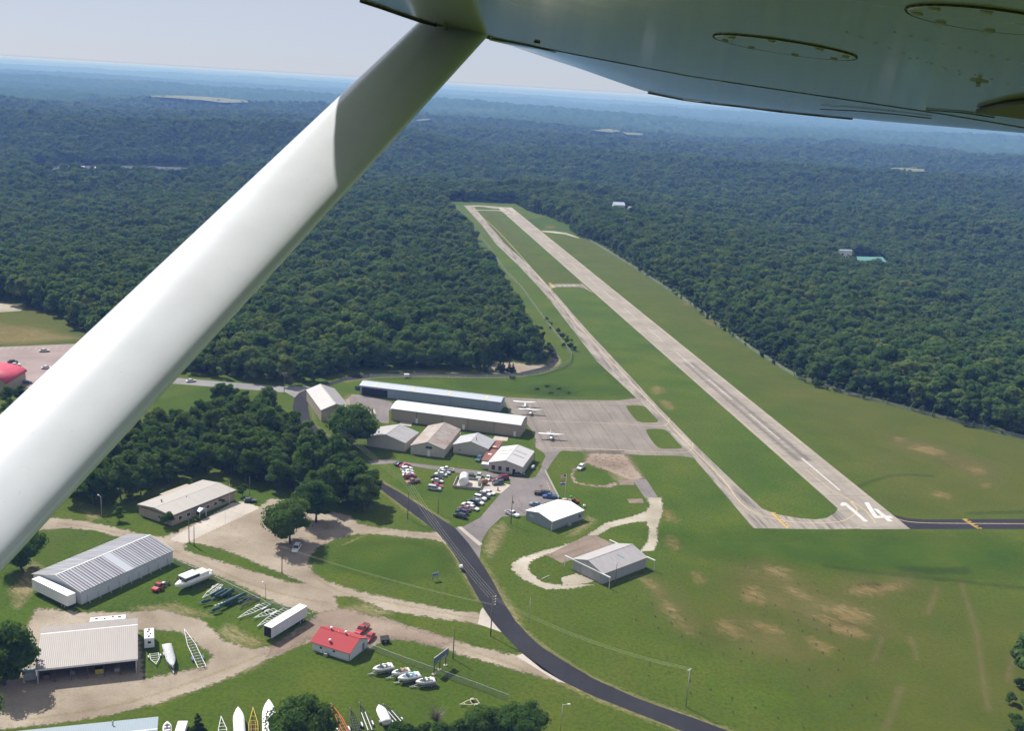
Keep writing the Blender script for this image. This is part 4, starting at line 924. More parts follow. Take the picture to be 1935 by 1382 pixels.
# flat-roofed office
pos, rot, L, D = frame3((324.7, 995), (443.8, 946.3), (257.6, 975.7))
off = thing('office_building', 'long tan block office with a pale flat roof and small blue porch', 'office', pos, rot)
TANB = wallmat('tan_block', (.36, .31, .24), .4, .35); PALER = ribbed('pale_beige_roof', (.34, .315, .29), (.26, .235, .215), .5, 0, .4)
r, pk = gable(off, L, D, 3.5, .75, 'x', TANB, PALER, over=.35, thick=.3)
m = MB(); m.box(-L / 2 - .36, L / 2 + .36, -D / 2 - .45, -D / 2 - .36, 3.25, 3.55); m.box(-L / 2 - .45, -L / 2 - .36, -D / 2 - .4, D / 2 + .4, 3.25, 3.6); m.build('fascia', plain('brown_fascia', (.16, .11, .08), .7), r)
m = MB(); m.box(-4, 8, D / 2 - .6, D / 2 + 1.4, 0, 3.9); m.build('rear_extension', TANB, off)
m = MB(); m.tube((-9, 2.5, 3.6), (-9, 2.5, 4.9), .22, .22, 8); m.lathe([(.3, 4.9), (.34, 5.1), (.1, 5.25)], (-9, 2.5, 0), 8); m.build('roof_vent', GALV, off)
m = MB(); m.tube((-1.5, -1, 3.9), (-1.5, -1, 4.8), .12, .12, 6); m.build('flue', CHAR, off)
po = MB(); po.add([(-4.6, -D / 2 - 2.6, 2.5), (-1.4, -D / 2 - 2.6, 2.5), (-1.4, -D / 2, 2.5), (-4.6, -D / 2, 2.5), (-3, -D / 2 - 2.6, 3.2), (-3, -D / 2, 3.2)], [(0, 1, 4), (0, 4, 5, 3), (1, 2, 5, 4), (0, 3, 2, 1), (2, 3, 5)])
pr = po.build('porch_roof', plain('blue_roof', (.16, .30, .46), .4), off); m = MB()
for x in (-4.4, -1.6): MB().box(x - .08, x + .08, -D / 2 - 2.5, -D / 2 - 2.34, 0, 2.48).build('porch_post', TRIMW, off)
pass; onwall(L, D, 'y-', -3, 0, 2.2, 1.1).build('door', GLASS, off)
for a in (-10.5, -7, 1.5, 5, 8.5): window(off, L, D, 'y-', a, 1.1, 2.4, 1.5)
window(off, L, D, 'x-', -2, 1.2, 2.3, 1.4)
# red-roofed house
pos, rot, L, D = frame3((661.8, 1249.6), (692.8, 1224.8), (596, 1224.8))
L = 8.6; red = thing('red_roofed_house', 'small white house with a bright red gable roof beside the gravel lot', 'house', pos, rot)
REDR = ribbed('red_metal_roof', (.33, .035, .04), (.27, .035, .036), .4, 1, .25, rough=.85); WBLUE = wallmat('white_siding', (.60, .64, .66), .25, .12)
r, pk = gable(red, L, D, 2.5, 1.9, 'y', WBLUE, REDR, over=.45, trim=True)
for y in (2.8, -1.6): turbine(red, .15, y, 4.45)
turbine(red, -3.3, .9, 3.1)
m = MB(); m.tube((0, .6, 4.4), (0, .6, 4.75), .09, .09, 6); m.build('vent_pipe', WHITE, red); m = MB(); m.tube((.1, -2.5, 4.4), (.1, -2.5, 4.7), .09, .09, 6); m.build('vent_pipe', WHITE, red)
window(red, L, D, 'x-', 2.9, 1.0, 1.9, .8); onwall(L, D, 'x-', 2.9, 0, .95, .7).build('door_panel', WHITE, red); window(red, L, D, 'x-', -1.0, 1.2, 1.9, .9)
m = MB(); m.box(-L / 2 - 1.2, -L / 2 - .3, .4, 1.3, 0, .9); m.build('air_conditioner', GALV, red); onwall(L, D, 'y-', 2.2, 0, 2.1, 1.0).build('door', plain('slate_door', (.2, .23, .27), .5), red)
m = MB(); m.box(-L / 2 - .03, -L / 2 + .06, -D / 2 - .05, -D / 2 + .06, 0, 2.5); m.build('corner_trim', CHAR, red)
# open-fronted shed
pos, rot, L, D = frame3((259, 1273), (258.1, 1172.3), (71.8, 1287.4), (0, 3.6, 0))
shed = thing('open_shed', 'open-fronted storage shed with a wide pale ribbed roof', 'shed', pos, rot)
SHR = ribbed('pale_ribbed_roof', (.25, .222, .205), (.20, .175, .16), .45, 1, .4)
gable(shed, L, D, 3.75, .55, 'y', wallmat('shed_wall', (.42, .44, .46), .6), SHR, over=.3, peak=.78, openf=('x-',), thick=.22, trim=TRIMW)
for k in range(7):
    y = -D / 2 + .15 + (D - .3) * k / 6; m = MB(); m.box(-L / 2, -L / 2 + .18, y - .09, y + .09, 0, 3.7); m.build('post', TRIMW if k in (0, 6) else CHAR, shed)
m = MB(); m.box(-L / 2 - .34, -L / 2 - .24, -D / 2 - .3, D / 2 + .3, 3.55, 3.95); m.build('eave_trim', TRIMW, shed)
sx_ = lambda x, y: (pos[0] + math.cos(rot) * x - math.sin(rot) * y, pos[1] + math.sin(rot) * x + math.cos(rot) * y)
def crate_thing(name, label, cat, loc, rt, size, mat, extra=None):
    t = thing(name, label, cat, loc, rt); a, b, c = size; m = MB(); m.box(-a / 2, a / 2, -b / 2, b / 2, .08, c); m.build('body', mat, t, bevel=.04); m = MB()
    for x in (-a / 2 + .12, a / 2 - .12):
        for y in (-b / 2 + .12, b / 2 - .12): m.box(x - .07, x + .07, y - .07, y + .07, 0, .079)
    m.build('feet', CHAR, t)
    if extra: MB().box(-a / 2 - .05, a / 2 + .05, -b / 2 - .05, b / 2 + .05, c + .005, c + .1).build('lid', extra, t)
    return t
crate_thing('storage_bin', 'yellow bin standing in the dark mouth of the open shed', 'bin', sx_(-L / 2 + 2, -2.6), rot, (1.1, 2.0, 1.3), plain('yellow_paint', (.45, .36, .06), .6), CHAR)
crate_thing('storage_crate', 'rusty wooden crate near the left post inside the open shed', 'crate', sx_(-L / 2 + 2, 9.2), rot, (1.2, 1.3, 1.2), plain('brown_wood', (.16, .09, .05), .8), None)
crate_thing('storage_crate', 'grey crate deep in the middle of the open shed', 'crate', sx_(-L / 2 + 3, 3.5), rot, (1.4, 1.2, 1.1), plain('grey_box', (.16, .18, .19), .7), None)
crate_thing('storage_crate', 'pale tarp-covered crate on the right inside the open shed', 'crate', sx_(-L / 2 + 2.4, -6.5), rot, (1.8, 1.2, .9), plain('tarp_grey', (.30, .28, .27), .8), None)
t = crate_thing('utility_shed', 'small grey box shed beside the left wall of the open shed', 'shed', G(57, 1283), rot, (2.2, 2.6, 2.1), wallmat('grey_box_wall', (.34, .36, .40), .4), plain('slate_roof', (.20, .24, .27), .6))
# the building cut by the bottom edge
b0 = np.array(G(297, 1357.7, 4)); b1 = np.array(G(50, 1383, 4)); uu = (b0 - b1) / np.hypot(*(b0 - b1)); vv = np.array([uu[1], -uu[0]]); ce = (b0 + b1) / 2 + vv * 6 - uu * 6; L, D = float(np.hypot(*(b0 - b1))) + 12, 12.0
bot = thing('metal_building', 'pale blue-white metal roof of a building cut off by the bottom edge', 'building', (float(ce[0]), float(ce[1])), math.atan2(uu[1], uu[0]))
gable(bot, L, D, 4.0, .9, 'x', BW, ribbed('blue_white_roof', (.22, .27, .31), (.18, .22, .25), .5, 0, .3, rough=.75), over=.25, trim=TRIMW)
m = MB(); m.tube((L / 2 - 9, 4, 4.2), (L / 2 - 9, 4, 5.3), .15, .15, 6); m.lathe([(.22, 5.3), (.25, 5.5), (.05, 5.65)], (L / 2 - 9, 4, 0), 8); m.build('roof_vent', GALV, bot)
# hangar with the white-grey gable at the road bend
pos, rot, L, D = frame3((607, 796.8), (662, 771.6), (597.2, 735.9), (0, 5.2, 5.2))
hA = thing('hangar', 'grey gable hangar standing alone at the asphalt road bend', 'hangar', pos, rot)
TANW = wallmat('tan_metal', (.33, .285, .22), .5, .25); GREYW = wallmat('grey_metal', (.36, .36, .36), .5, .3); BUFFW = wallmat('buff_metal', (.46, .43, .38), .5, .3)
WTHR = ribbed('weathered_white_roof', (.30, .285, .285), (.22, .205, .20), .6, 1, .75); gable(hA, L, D, 5.0, 2.4, 'y', TANW, WTHR, over=.3); onwall(L, D, 'x+', -10, 0, 3.6, 4).build('door', GREYW, hA)
# long blue-grey T hangar
pos, rot, L, D = frame3((944.7, 778.6), (953, 768.8), (686.5, 741.5))
hB = thing('long_hangar', 'long blue-grey hangar with yellowish roof strips and a dark open bay', 'hangar', pos, rot)
BLUEW = wallmat('blue_grey_metal', (.27, .32, .38), .5, .4); BLUER = ribbed('blue_grey_roof', (.36, .40, .46), (.46, .50, .55), .6, 1, .3)
r, pk = gable(hB, L, D, 4.5, 1.1, 'y', BLUEW, BLUER, over=.3)
onwall(L, D, 'x-', D / 2 - 7.2, .1, 3.7, 12.5, .03).build('open_bay', DARK, hB)  # near-black panel on the closed wall, painting the bay's shaded inside
for a, w in ((16, 4.5), (11, 4.5), (3, 5.5), (-14, 4.5), (-19, 4.5), (-24, 4.8), (-29, 4.8)): onwall(L, D, 'x-', a, .1, 4.0, w, .09).build('sliding_door', BLUEW, hB)
for y in (26, 8.5, -9, -26.5):
    k = 1.1 / (L / 2); m = MB(); zz = lambda x: 4.5 + .03 + .14 + (L / 2 + x) * k + .02; x0, x1 = -L / 2 - .1, -.4; m.add([(x0, y - .6, zz(x0)), (x1, y - .6, zz(x1)), (x1, y + .6, zz(x1)), (x0, y + .6, zz(x0)), (x0, y - .6, zz(x0) + .04), (x1, y - .6, zz(x1) + .04), (x1, y + .6, zz(x1) + .04), (x0, y + .6, zz(x0) + .04)], [(0, 3, 2, 1), (4, 5, 6, 7), (0, 1, 5, 4), (1, 2, 6, 5), (2, 3, 7, 6), (3, 0, 4, 7)])
    m.build('skylight', SKYL, r)
# long tan hangar with white curved roof
pos, rot, L, D = frame3((982.4, 826.6), (995, 810.7), (742.9, 791.2))
hC = thing('long_hangar', 'long tan hangar with a bright white curved roof', 'hangar', pos, rot)
WROOF = ribbed('white_ribbed_roof', (.50, .53, .56), (.42, .45, .48), .6, 1, .25); m = MB(); n = 10
arc = lambda k: (-L / 2 - .3 + (L + .6) * k / n, 5.2 + 1.5 * math.sin(math.pi * k / n))
ring0 = [(arc(k)[0], -D / 2 - .3, arc(k)[1]) for k in range(n + 1)]; ring1 = [(p[0], D / 2 + .3, p[2]) for p in ring0]
m.add(ring0 + ring1 + [(p[0], p[1], p[2] + .15) for p in ring0 + ring1], [(k, k + 1, n + 2 + k, n + 1 + k) for k in range(n)] + [(2 * n + 2 + k, 3 * n + 3 + k, 3 * n + 4 + k, 2 * n + 3 + k) for k in range(n)] + [(k, 2 * n + 2 + k, 2 * n + 3 + k, k + 1) for k in range(n)] + [(n + 1 + k, n + 2 + k, 3 * n + 4 + k, 3 * n + 3 + k) for k in range(n)] + [(0, n + 1, 3 * n + 3, 2 * n + 2), (n, 3 * n + 2, 4 * n + 3, 2 * n + 1)], 0)
m.build('roof', WROOF, hC); m = MB(); pts = [(-L / 2, 0)] + [(x * L / (L + .6), z - .06) for x, z in (arc(k) for k in range(n + 1))] + [(L / 2, 0)]
q0 = [(x, -D / 2, z) for x, z in pts]; q1 = [(x, D / 2, z) for x, z in pts]; nn = len(pts); m.add(q0 + q1, [tuple(range(nn)), tuple(reversed(range(nn, 2 * nn)))] + [(i, nn + i, nn + (i + 1) % nn, (i + 1) % nn) for i in range(nn)]); m.build('walls', TANW, hC)
for a in (-26.3, -3.9, 17): onwall(L, D, 'x-', a, .05, 2.2, 1.0, .09).build('door', WHITE, hC)
for k in range(5): onwall(L, D, 'x-', -D / 2 + D * (k + .5) / 5, 2.55, 5.1, D / 5 - .25, .05).build('door_panel', TANW, hC)
for k in range(4): onwall(L, D, 'x-', -D / 2 + D * (k + 1) / 5, .05, 5.1, .14, .07).build('door_track', CHAR, hC)
# row of gable hangars
def gh(label, P, zs, h, rise, wm, rm, ov=.3):
    pos, rot, L, D = frame3(*P, zs); t = thing('gable_hangar', label, 'hangar', pos, rot, 'row of gable hangars above the access road'); r, pk = gable(t, L, D, h, rise, 'x', wm, rm, over=ov); return t, L, D, r
RD = ribbed('patchy_grey_roof', (.36, .345, .345), (.21, .20, .20), .6, 0, .7); RE = ribbed('rusting_roof', (.33, .295, .27), (.22, .18, .155), .6, 0, .7, rust=(.22, .14, .10), rustamt=.40); RF = ribbed('patched_white_roof', (.38, .38, .39), (.25, .25, .27), .6, 0, .7); RG = ribbed('terminal_roof', (.47, .465, .465), (.37, .355, .355), .6, 0, .4, rust=(.42, .28, .2), rustamt=.26)
hD, L, D, r = gh('gable hangar with patchy grey roof, leftmost of its row, half behind the dark tree', ((764.7, 854.5), (789.8, 834.4), (692, 844)), (0, 0, 0), 3.7, 2.3, BUFFW, RD)
hE, L, D, r = gh('gable hangar with a rust-streaked roof and white gable door', ((838.6, 866), (869, 827.5), (777, 856.8)), (0, 0, 0), 3.5, 2.2, BUFFW, RE)
onwall(L, D, 'x-', -.6, 0, 2.3, 1.2).build('door', WHITE, hE); window(hE, L, D, 'x-', -.6, 3.1, 4.0, 2.6, CHAR); window(hE, L, D, 'x-', -3.6, 1.2, 1.8, .8)
hF, L, D, r = gh('gable hangar with patched pale roof and a small flue, beside the rusty lean-to', ((921, 865), (935, 830.8), (856.8, 855.4)), (0, 4, 0), 3.5, 2.2, BUFFW, RF)
window(hF, L, D, 'x-', 4.3, 1.3, 2.1, .9); onwall(L, D, 'x-', -4.6, 0, 2.2, 1.6).build('door', GREYW, hF); m = MB(); m.tube((-2.5, -1.5, 4.5), (-2.5, -1.5, 6.6), .14, .14, 6); m.build('flue', RUSTY, hF)
m = MB(); m.box(-L / 2 + 4, -L / 2 + 4.2, -D / 2, 0, 5.0, 5.05); 
hG, L, D, r = gh('terminal shed with a bright pale roof and three dark gable windows', ((985.9, 899.6), (1007.7, 869.6), (923.9, 889.3)), (0, 0, 0), 3.5, 1.7, BUFFW, RG)
for fr in (.14, .34, .57): window(hG, L, D, 'x-', D / 2 - fr * D, .9, 2.6, 1.3, CHAR)
onwall(L, D, 'x-', D / 2 - .76 * D, 0, 2.2, 1.1, .08).build('door', DARK, hG); kk = 1.7 / (D / 2)
for x in (-1.2, 3.2):
    for s in (-1, 1):
        m = MB(); y0, y1 = s * .6, s * 5.2; z0, z1 = 3.5 + 1.7 - abs(y0) * kk + .19, 3.5 + 1.7 - abs(y1) * kk + .19; m.bar((x, y0, z0), (x, y1, z1), .28, .06); m.build('roof_strip', RUSTY if s > 0 else CHAR, r)
pos, rot, L, D = frame3((928, 871), (949.8, 835.5), (913.6, 863.4), (2.8, 2.8, 2.8))
lt = thing('lean_to', 'rusty red flat-roofed lean-to between two pale gable hangars', 'shed', pos, rot); RUSTR = ribbed('rust_red_roof', (.20, .07, .045), (.13, .045, .035), .5, 0, .5)
m = MB(); m.box(-L / 2, L / 2, -D / 2, D / 2, 0, 2.6); m.build('walls', BUFFW, lt); m = MB(); m.box(-L / 2 - .2, L / 2 * .2, -D / 2 - .1, D / 2 + .1, 2.6, 2.75); m.box(L / 2 * .22, L / 2 + .2, -D / 2 - .1, D / 2 + .1, 3.0, 3.15); rr = m.build('roof', RUSTR, lt)
MB().box(3, 4.4, -.9, .5, 3.151, 3.25).build('skylight', SKYL, rr); MB().box(-5.2, -4.0, -.6, .8, 2.751, 2.83).build('skylight', WHITE, rr)
an = thing('annex', 'small white flat-roofed annex against the terminal shed wall', 'annex', G(918.5, 885), rot); MB().box(-1.6, 1.6, -1.5, 1.5, 0, 2.0).build('walls', BUFFW, an); MB().box(-1.75, 1.75, -1.65, 1.65, 2.0, 2.15).build('roof', WHITE, an)
# white hangar office
pos, rot, L, D = frame3((1041.9, 1003.6), (1100.8, 982.2), (995, 982.2))
hH = thing('white_roofed_hangar', 'grey-green metal building with a bright white gable roof by the car park', 'hangar', pos, rot)
BRW = ribbed('bright_white_roof', (.80, .80, .80), (.76, .76, .76), .6, 0, .2); GRGW = wallmat('grey_green_metal', (.27, .30, .31), .4, .12)
r, pk = gable(hH, L, D, 3.3, 1.2, 'x', GRGW, BRW, over=.3, trim=TRIMW); onwall(L, D, 'x-', 3.4, 1.8, 2.7, 1.7, .05).build('wall_sign', plain('pale_sign', (.45, .47, .5), .5), hH)
window(hH, L, D, 'y-', 6.2, 1.2, 2.2, 1.0, CHAR); m = MB(); m.box(-.6, .9, -D / 2 - 1.1, -D / 2 - .3, 0, .8); m.build('air_conditioner', GALV, hH)
for (x, y) in ((-.5, -2.6), (3.8, -4.2)): m = MB(); m.tube((x, y, 3.4), (x, y, 4.5), .08, .08, 6); m.build('vent_pipe', GALV, hH)
m = MB(); m.box(-L / 2 - .05, -L / 2 + .08, -D / 2 - .05, -D / 2 + .08, 0, 3.3); m.build('corner_trim', TRIMW, hH)
# grey hangar with door beams
pos, rot, L, D = frame3((1138.1, 1105.4), (1219.7, 1073.8), (1082.3, 1076.8))
hI = thing('grey_hangar', 'weathered grey hangar with overhanging door beams on the field', 'hangar', pos, rot)
WG_ = ribbed('weathered_grey_roof', (.36, .34, .34), (.26, .245, .245), .6, 0, .6); r, pk = gable(hI, L, D, 3.5, 2.0, 'x', GREYW, WG_, over=.3)
for a in (-4.2, -1.4, 1.4, 4.2): onwall(L, D, 'x-', a, .05, 3.3, 2.7, .1 if abs(a) < 2 else .16).build('sliding_door', GREYW, hI)
for s, nm in ((-1, 'x-'), (1, 'x+')):
    m = MB(); x = s * (L / 2 + .32); m.bar((x, -D / 2 - 3.2, 3.55), (x, D / 2 + 3.2, 3.55), .35, .3); b_ = m.build('door_beam', TRIMW, hI)
    for e in (-1, 1): MB().bar((x, e * (D / 2 + 3.0), 3.38), (x, e * (D / 2 + 3.0), 0), .16).build('beam_post', TRIMW, hI)
m = MB(); kk = 2.0 / (D / 2); m.bar((1.2, -1.6, 5.5 - 1.6 * kk + .20), (2.0, -3.8, 5.5 - 3.8 * kk + .20), .45, .04); m.build('roof_patch', plain('teal_patch', (.10, .32, .27), .6), r)
# far buildings
pos = G(-30, 735); rb = thing('arched_building', 'tan building with a red arched roof on the far-left edge', 'building', pos, math.atan2(G(26, 738)[1] - pos[1], G(26, 738)[0] - pos[0])); wd_ = float(np.hypot(G(27, 737)[0] - pos[0], G(27, 737)[1] - pos[1]))
m = MB(); n = 10; a = [(wd_ * .98 * math.cos(math.pi * k / n), 4.6 + 3.6 * math.sin(math.pi * k / n)) for k in range(n + 1)]; pr = [(wd_ * .96, 0)] + [(x * .98, z - .1) for x, z in a] + [(-wd_ * .96, 0)]
q0 = [(x, -6, z) for x, z in pr]; q1 = [(x, 14, z) for x, z in pr]; nn = len(pr); m.add(q0 + q1, [tuple(range(nn)), tuple(reversed(range(nn, 2 * nn)))] + [(i, nn + i, nn + (i + 1) % nn, (i + 1) % nn) for i in range(nn)]); m.build('walls', TANB, rb)
m = MB(); m.loft([[(x, y, z) for x, z in a] + [(x * 1.03, y, z + .25) for x, z in reversed(a)] for y in (-6.6, 14.6)]); m.build('roof', plain('crimson_roof', (.48, .05, .09), .45), rb)
def small_house(name, label, cat, px, py, rot, L, D, h, rise, wm, rm, z=None, ax='x'):
    g = G(px, py, z or 0); t = thing(name, label, cat, (*g, z if z is not None else float(terrain(g[0], g[1]))), rot); r, pk = gable(t, L, D, h, rise, ax, wm, rm, over=.5); 
    for a in np.linspace(-L * .3, L * .3, 3): window(t, L, D, 'y-', float(a), h * .45, h * .45 + 1.4, 1.5, CHAR)
    return t
small_house('green_roofed_building', 'wide green-roofed building among the trees beyond the runway', 'building', 1645, 471, .25, 30, 16, 9, 3.5, wallmat('white_wall', (.6, .6, .6)), plain('green_roof', (.12, .30, .27), .5))
small_house('flat_roofed_building', 'low pale building in the forest left of the green roof', 'building', 1592, 456, .2, 22, 8, 10, 1.0, wallmat('white_wall', (.6, .6, .6)), plain('slate_roof', (.20, .24, .27), .6))
small_house('pale_house', 'tall pale blue-white house in the forest beyond the runway end', 'house', 1167, 407, .2, 13, 10, 15, 3, wallmat('pale_wall', (.5, .56, .65)), plain('pale_blue_roof', (.45, .5, .6), .5))
small_house('tan_house', 'low tan house in a forest clearing right of the pale blue-white house', 'house', 1200, 402, .2, 18, 9, 10, 2, TANB, plain('tan_roof', (.42, .36, .28), .6))
small_house('white_house', 'small white house in the forest just right of the wing strut', 'house', 689, 331, .1, 12, 9, 12, 3, wallmat('white_wall', (.6, .6, .6)), WHITE)
# ------------------------------------------------------------------ vehicles
def paint(name, col, rough=.28): return plain(name, col, rough, vary=.12, scale=1.2, coat=.5)
PC = dict(white=(.72, .72, .72), silver=(.42, .45, .46), black=(.02, .022, .025), navy=(.03, .045, .08), blue=(.03, .10, .28), red=(.40, .03, .035), maroon=(.20, .02, .05), teal=(.06, .15, .18), beige=(.60, .56, .50), dkgreen=(.03, .055, .05), copper=(.28, .14, .10), greyblue=(.20, .25, .30))
PAINT = {k: paint(k + '_car_paint', v) for k, v in PC.items()}
def wheel_parts(t, xs, w, r=.33):
    for x in xs:
        for s in (-1, 1):
            m = MB(); m.tube((x, s * (w / 2 - .2), r), (x, s * (w / 2 + .015), r), r, r, 14); o = m.build('wheel', BLACK, t)
            m = MB(); m.tube((x, s * (w / 2 + .015), r), (x, s * (w / 2 + .03), r), r * .58, r * .5, 10); m.build('rim', GALV, o)
def car_proto(name, label, kind, paintm, loc, rot):
    t = thing(name, label, {'sedan': 'car', 'suv': 'car', 'van': 'van', 'pickup': 'pickup truck'}[kind], loc, rot)
    L, W, zb = {'sedan': (4.8, 1.8, .55), 'suv': (4.8, 1.9, .7), 'van': (5.0, 1.95, .7), 'pickup': (5.6, 1.95, .7)}[kind]
    sec = {   # x, belt height, half width ratio
        'sedan': [(-2.4, .72, .86), (-2.25, .88, .95), (-1.5, .95, 1), (0, .97, 1), (1.0, .95, 1), (1.9, .82, .97), (2.3, .68, .9), (2.4, .55, .8)],
        'suv': [(-2.4, .85, .9), (-2.3, 1.05, .97), (-1.5, 1.08, 1), (0, 1.08, 1), (1.1, 1.06, 1), (2.0, .98, .97), (2.3, .85, .92), (2.4, .65, .82)],
        'van': [(-2.5, .9, .93), (-2.4, 1.1, .98), (-1.5, 1.12, 1), (0, 1.12, 1), (1.3, 1.1, 1), (2.1, .98, .96), (2.4, .82, .9), (2.5, .62, .8)],
        'pickup': [(-2.8, 1.0, .95), (-2.7, 1.05, 1), (-.5, 1.05, 1), (-.4, 1.05, 1), (1.0, 1.06, 1), (2.3, 1.0, .97), (2.7, .88, .93), (2.8, .65, .85)]}[kind]
    rings = []
    for x, zt, k in sec:
        hw = W / 2 * k; z0 = .26 if abs(x) < L / 2 - .15 else .36
        rings.append([(x, -hw * .92, z0), (x, -hw, z0 + .18), (x, -hw, zt - .14), (x, -hw * .93, zt), (x, hw * .93, zt), (x, hw, zt - .14), (x, hw, z0 + .18), (x, hw * .92, z0)])
    body = MB().loft(rings, 0, True, True, False).build('body', paintm, t)
    x0, x1, x2, x3, zt, zr = {'sedan': (-1.75, -1.0, .35, 1.15, .95, 1.42), 'suv': (-2.28, -2.0, .25, 1.0, 1.07, 1.68), 'van': (-2.4, -2.15, .55, 1.45, 1.11, 1.75), 'pickup': (-.55, -.4, .6, 1.25, 1.05, 1.7)}[kind]
    a, b = W / 2 * .92, W / 2 * .74
    g = MB(); g.add([(x0, -a, zt - .02), (x3, -a, zt - .02), (x3, a, zt - .02), (x0, a, zt - .02), (x1, -b, zr), (x2, -b, zr), (x2, b, zr), (x1, b, zr)], [(0, 3, 2, 1), (4, 5, 6, 7), (0, 1, 5, 4), (1, 2, 6, 5), (2, 3, 7, 6), (3, 0, 4, 7)]); g.build('cabin_windows', GLASS, t)
    r = MB(); r.box(x1 - .04, x2 + .05, -b - .03, b + .03, zr + .002, zr + .07, top=.06); r.build('roof', paintm, t)
    pl = MB(); 
    for s in (-1, 1):
        pl.bar((x3, s * a * .99, zt), (x2, s * b * 1.02, zr), .07); pl.bar((x0, s * a * .99, zt), (x1, s * b * 1.02, zr), .09); xm = (x1 + x2) / 2; pl.bar((xm, s * a * 1.0, zt), (xm, s * b * 1.03, zr), .08)
    pl.build('pillars', paintm, t)
    for s in (-1, 1): MB().box(L / 2 - .12, L / 2 - .02, s * W * .33 - .17, s * W * .33 + .17, .6, .74).build('headlight', WHITE, t)
    wheel_parts(t, (-L * .29, L * .30), W, .34 if kind != 'pickup' else .38)
    if kind == 'pickup':
        m = MB(); m.add([(-2.62, -.78, 1.055), (-.62, -.78, 1.055), (-.62, .78, 1.055), (-2.62, .78, 1.055), (-2.6, -.76, .62), (-.64, -.76, .62), (-.64, .76, .62), (-2.6, .76, .62)], [(4, 5, 6, 7), (0, 1, 5, 4), (1, 2, 6, 5), (2, 3, 7, 6), (3, 0, 4, 7)]); m.box(-2.6, -.66, -.74, .74, 1.056, 1.062); m.build('cargo_bed', CHAR, t)
        m = MB(); m.box(-2.72, -.5, -.97, -.8, 1.04, 1.16); m.box(-2.72, -.5, .8, .97, 1.04, 1.16); m.box(-2.8, -2.7, -.95, .95, 1.04, 1.16); m.build('bed_rails', paintm, t)
    return t
PROTO = {}
def place_car(kind, colr, tail, nose, label, group=None, z=0.0, mid=None):
    a = np.array(G(*tail)); b = np.array(G(*nose)); c = (a + b) / 2; rot = math.atan2(b[1] - a[1], b[0] - a[0])
    nm = {'sedan': 'car', 'suv': 'car', 'van': 'van', 'pickup': 'pickup_truck'}[kind]
    if kind not in PROTO:
        PROTO[kind] = car_proto(nm, label, kind, PAINT[colr], (float(c[0]), float(c[1]), z), rot)
        if group: PROTO[kind]['group'] = group
        return PROTO[kind]
    P = PAINT[colr]; k = float(rng.uniform(.95, 1.04))
    o = dup(PROTO[kind], (float(c[0]), float(c[1]), z), rot, k, label, group)
    for ch in o.children:
        if ch.name.split('.')[0] in ('body', 'roof', 'pillars', 'bed_rails'):
            ch.data = ch.data.copy(); ch.data.materials[0] = P
    if not group and 'group' in o: del o['group']
    return o
c5 = lambda x, y: (680 + x / 4.8375, 820 + y / 4.8375)
c12 = lambda x, y: (840 + x / 10.63, 870 + y / 10.63)
def row(items, grp, dx, dy):
    for kind, col, x, y, lab, flip in items:
        f = -1 if flip else 1; place_car(kind, col, c5(x - dx * f, y - dy * f), c5(x + dx * f, y + dy * f), lab, grp)
row([('sedan', 'navy', 365, 288, 'dark navy car at the top of the left row on the grass', 0), ('sedan', 'red', 412, 303, 'red car second in the left row on the grass, under the navy one', 0), ('suv', 'white', 428, 336, 'white estate car third in the left row on the grass', 0),
     ('sedan', 'white', 440, 360, 'white saloon between the white estate car and white hatchback', 0), ('sedan', 'white', 444, 385, 'white car just above the maroon van in the left row', 0), ('van', 'maroon', 460, 410, 'maroon van in the left row on the grass', 0),
     ('pickup', 'copper', 480, 450, 'copper pickup with a dark bed at the foot of the left row', 1)], 'cars parked in the left row on the grass', 62, -12)
row([('pickup', 'white', 792, 340, 'white pickup truck at the top of the middle row beside the road', 1), ('sedan', 'silver', 768, 365, 'pale silver car under the white pickup in the middle row', 0), ('sedan', 'white', 738, 385, 'long white saloon in the middle row on the grass', 1), ('sedan', 'black', 705, 412, 'black saloon in the middle row on the grass', 0),
     ('sedan', 'beige', 707, 444, 'cream saloon below the black one in the middle row', 0), ('sedan', 'red', 700, 488, 'red car behind the silver minivan', 0), ('van', 'silver', 680, 515, 'silver minivan at the foot of the middle row', 0)], 'cars parked in the middle row on the grass', 60, 8)
q = [('sedan', 'white', 1180, 552, 'white car at the top of the long slanting row by the car park', 0), ('sedan', 'white', 1142, 560, 'white car with a dark roof second from the top of the slanting row', 0), ('suv', 'black', 1128, 585, 'black estate car third from the top of the slanting row', 0), ('suv', 'white', 1098, 603, 'white estate car in the middle of the slanting row', 0),
     ('sedan', 'white', 1072, 640, 'white saloon sticking out beyond the dark green car', 0), ('suv', 'dkgreen', 1030, 640, 'dark green estate car in the slanting row', 1), ('suv', 'white', 985, 668, 'white off-roader in the lower half of the slanting row', 1), ('sedan', 'white', 1030, 694, 'white saloon sticking out beside the maroon car', 0),
     ('sedan', 'maroon', 955, 703, 'maroon car in the lower part of the slanting row', 1), ('suv', 'navy', 932, 730, 'dark blue estate car second from the foot of the slanting row', 1), ('van', 'black', 915, 768, 'black van at the foot of the slanting row', 1)]
row(q, 'cars parked in the slanting row beside the car park', 58, 15)
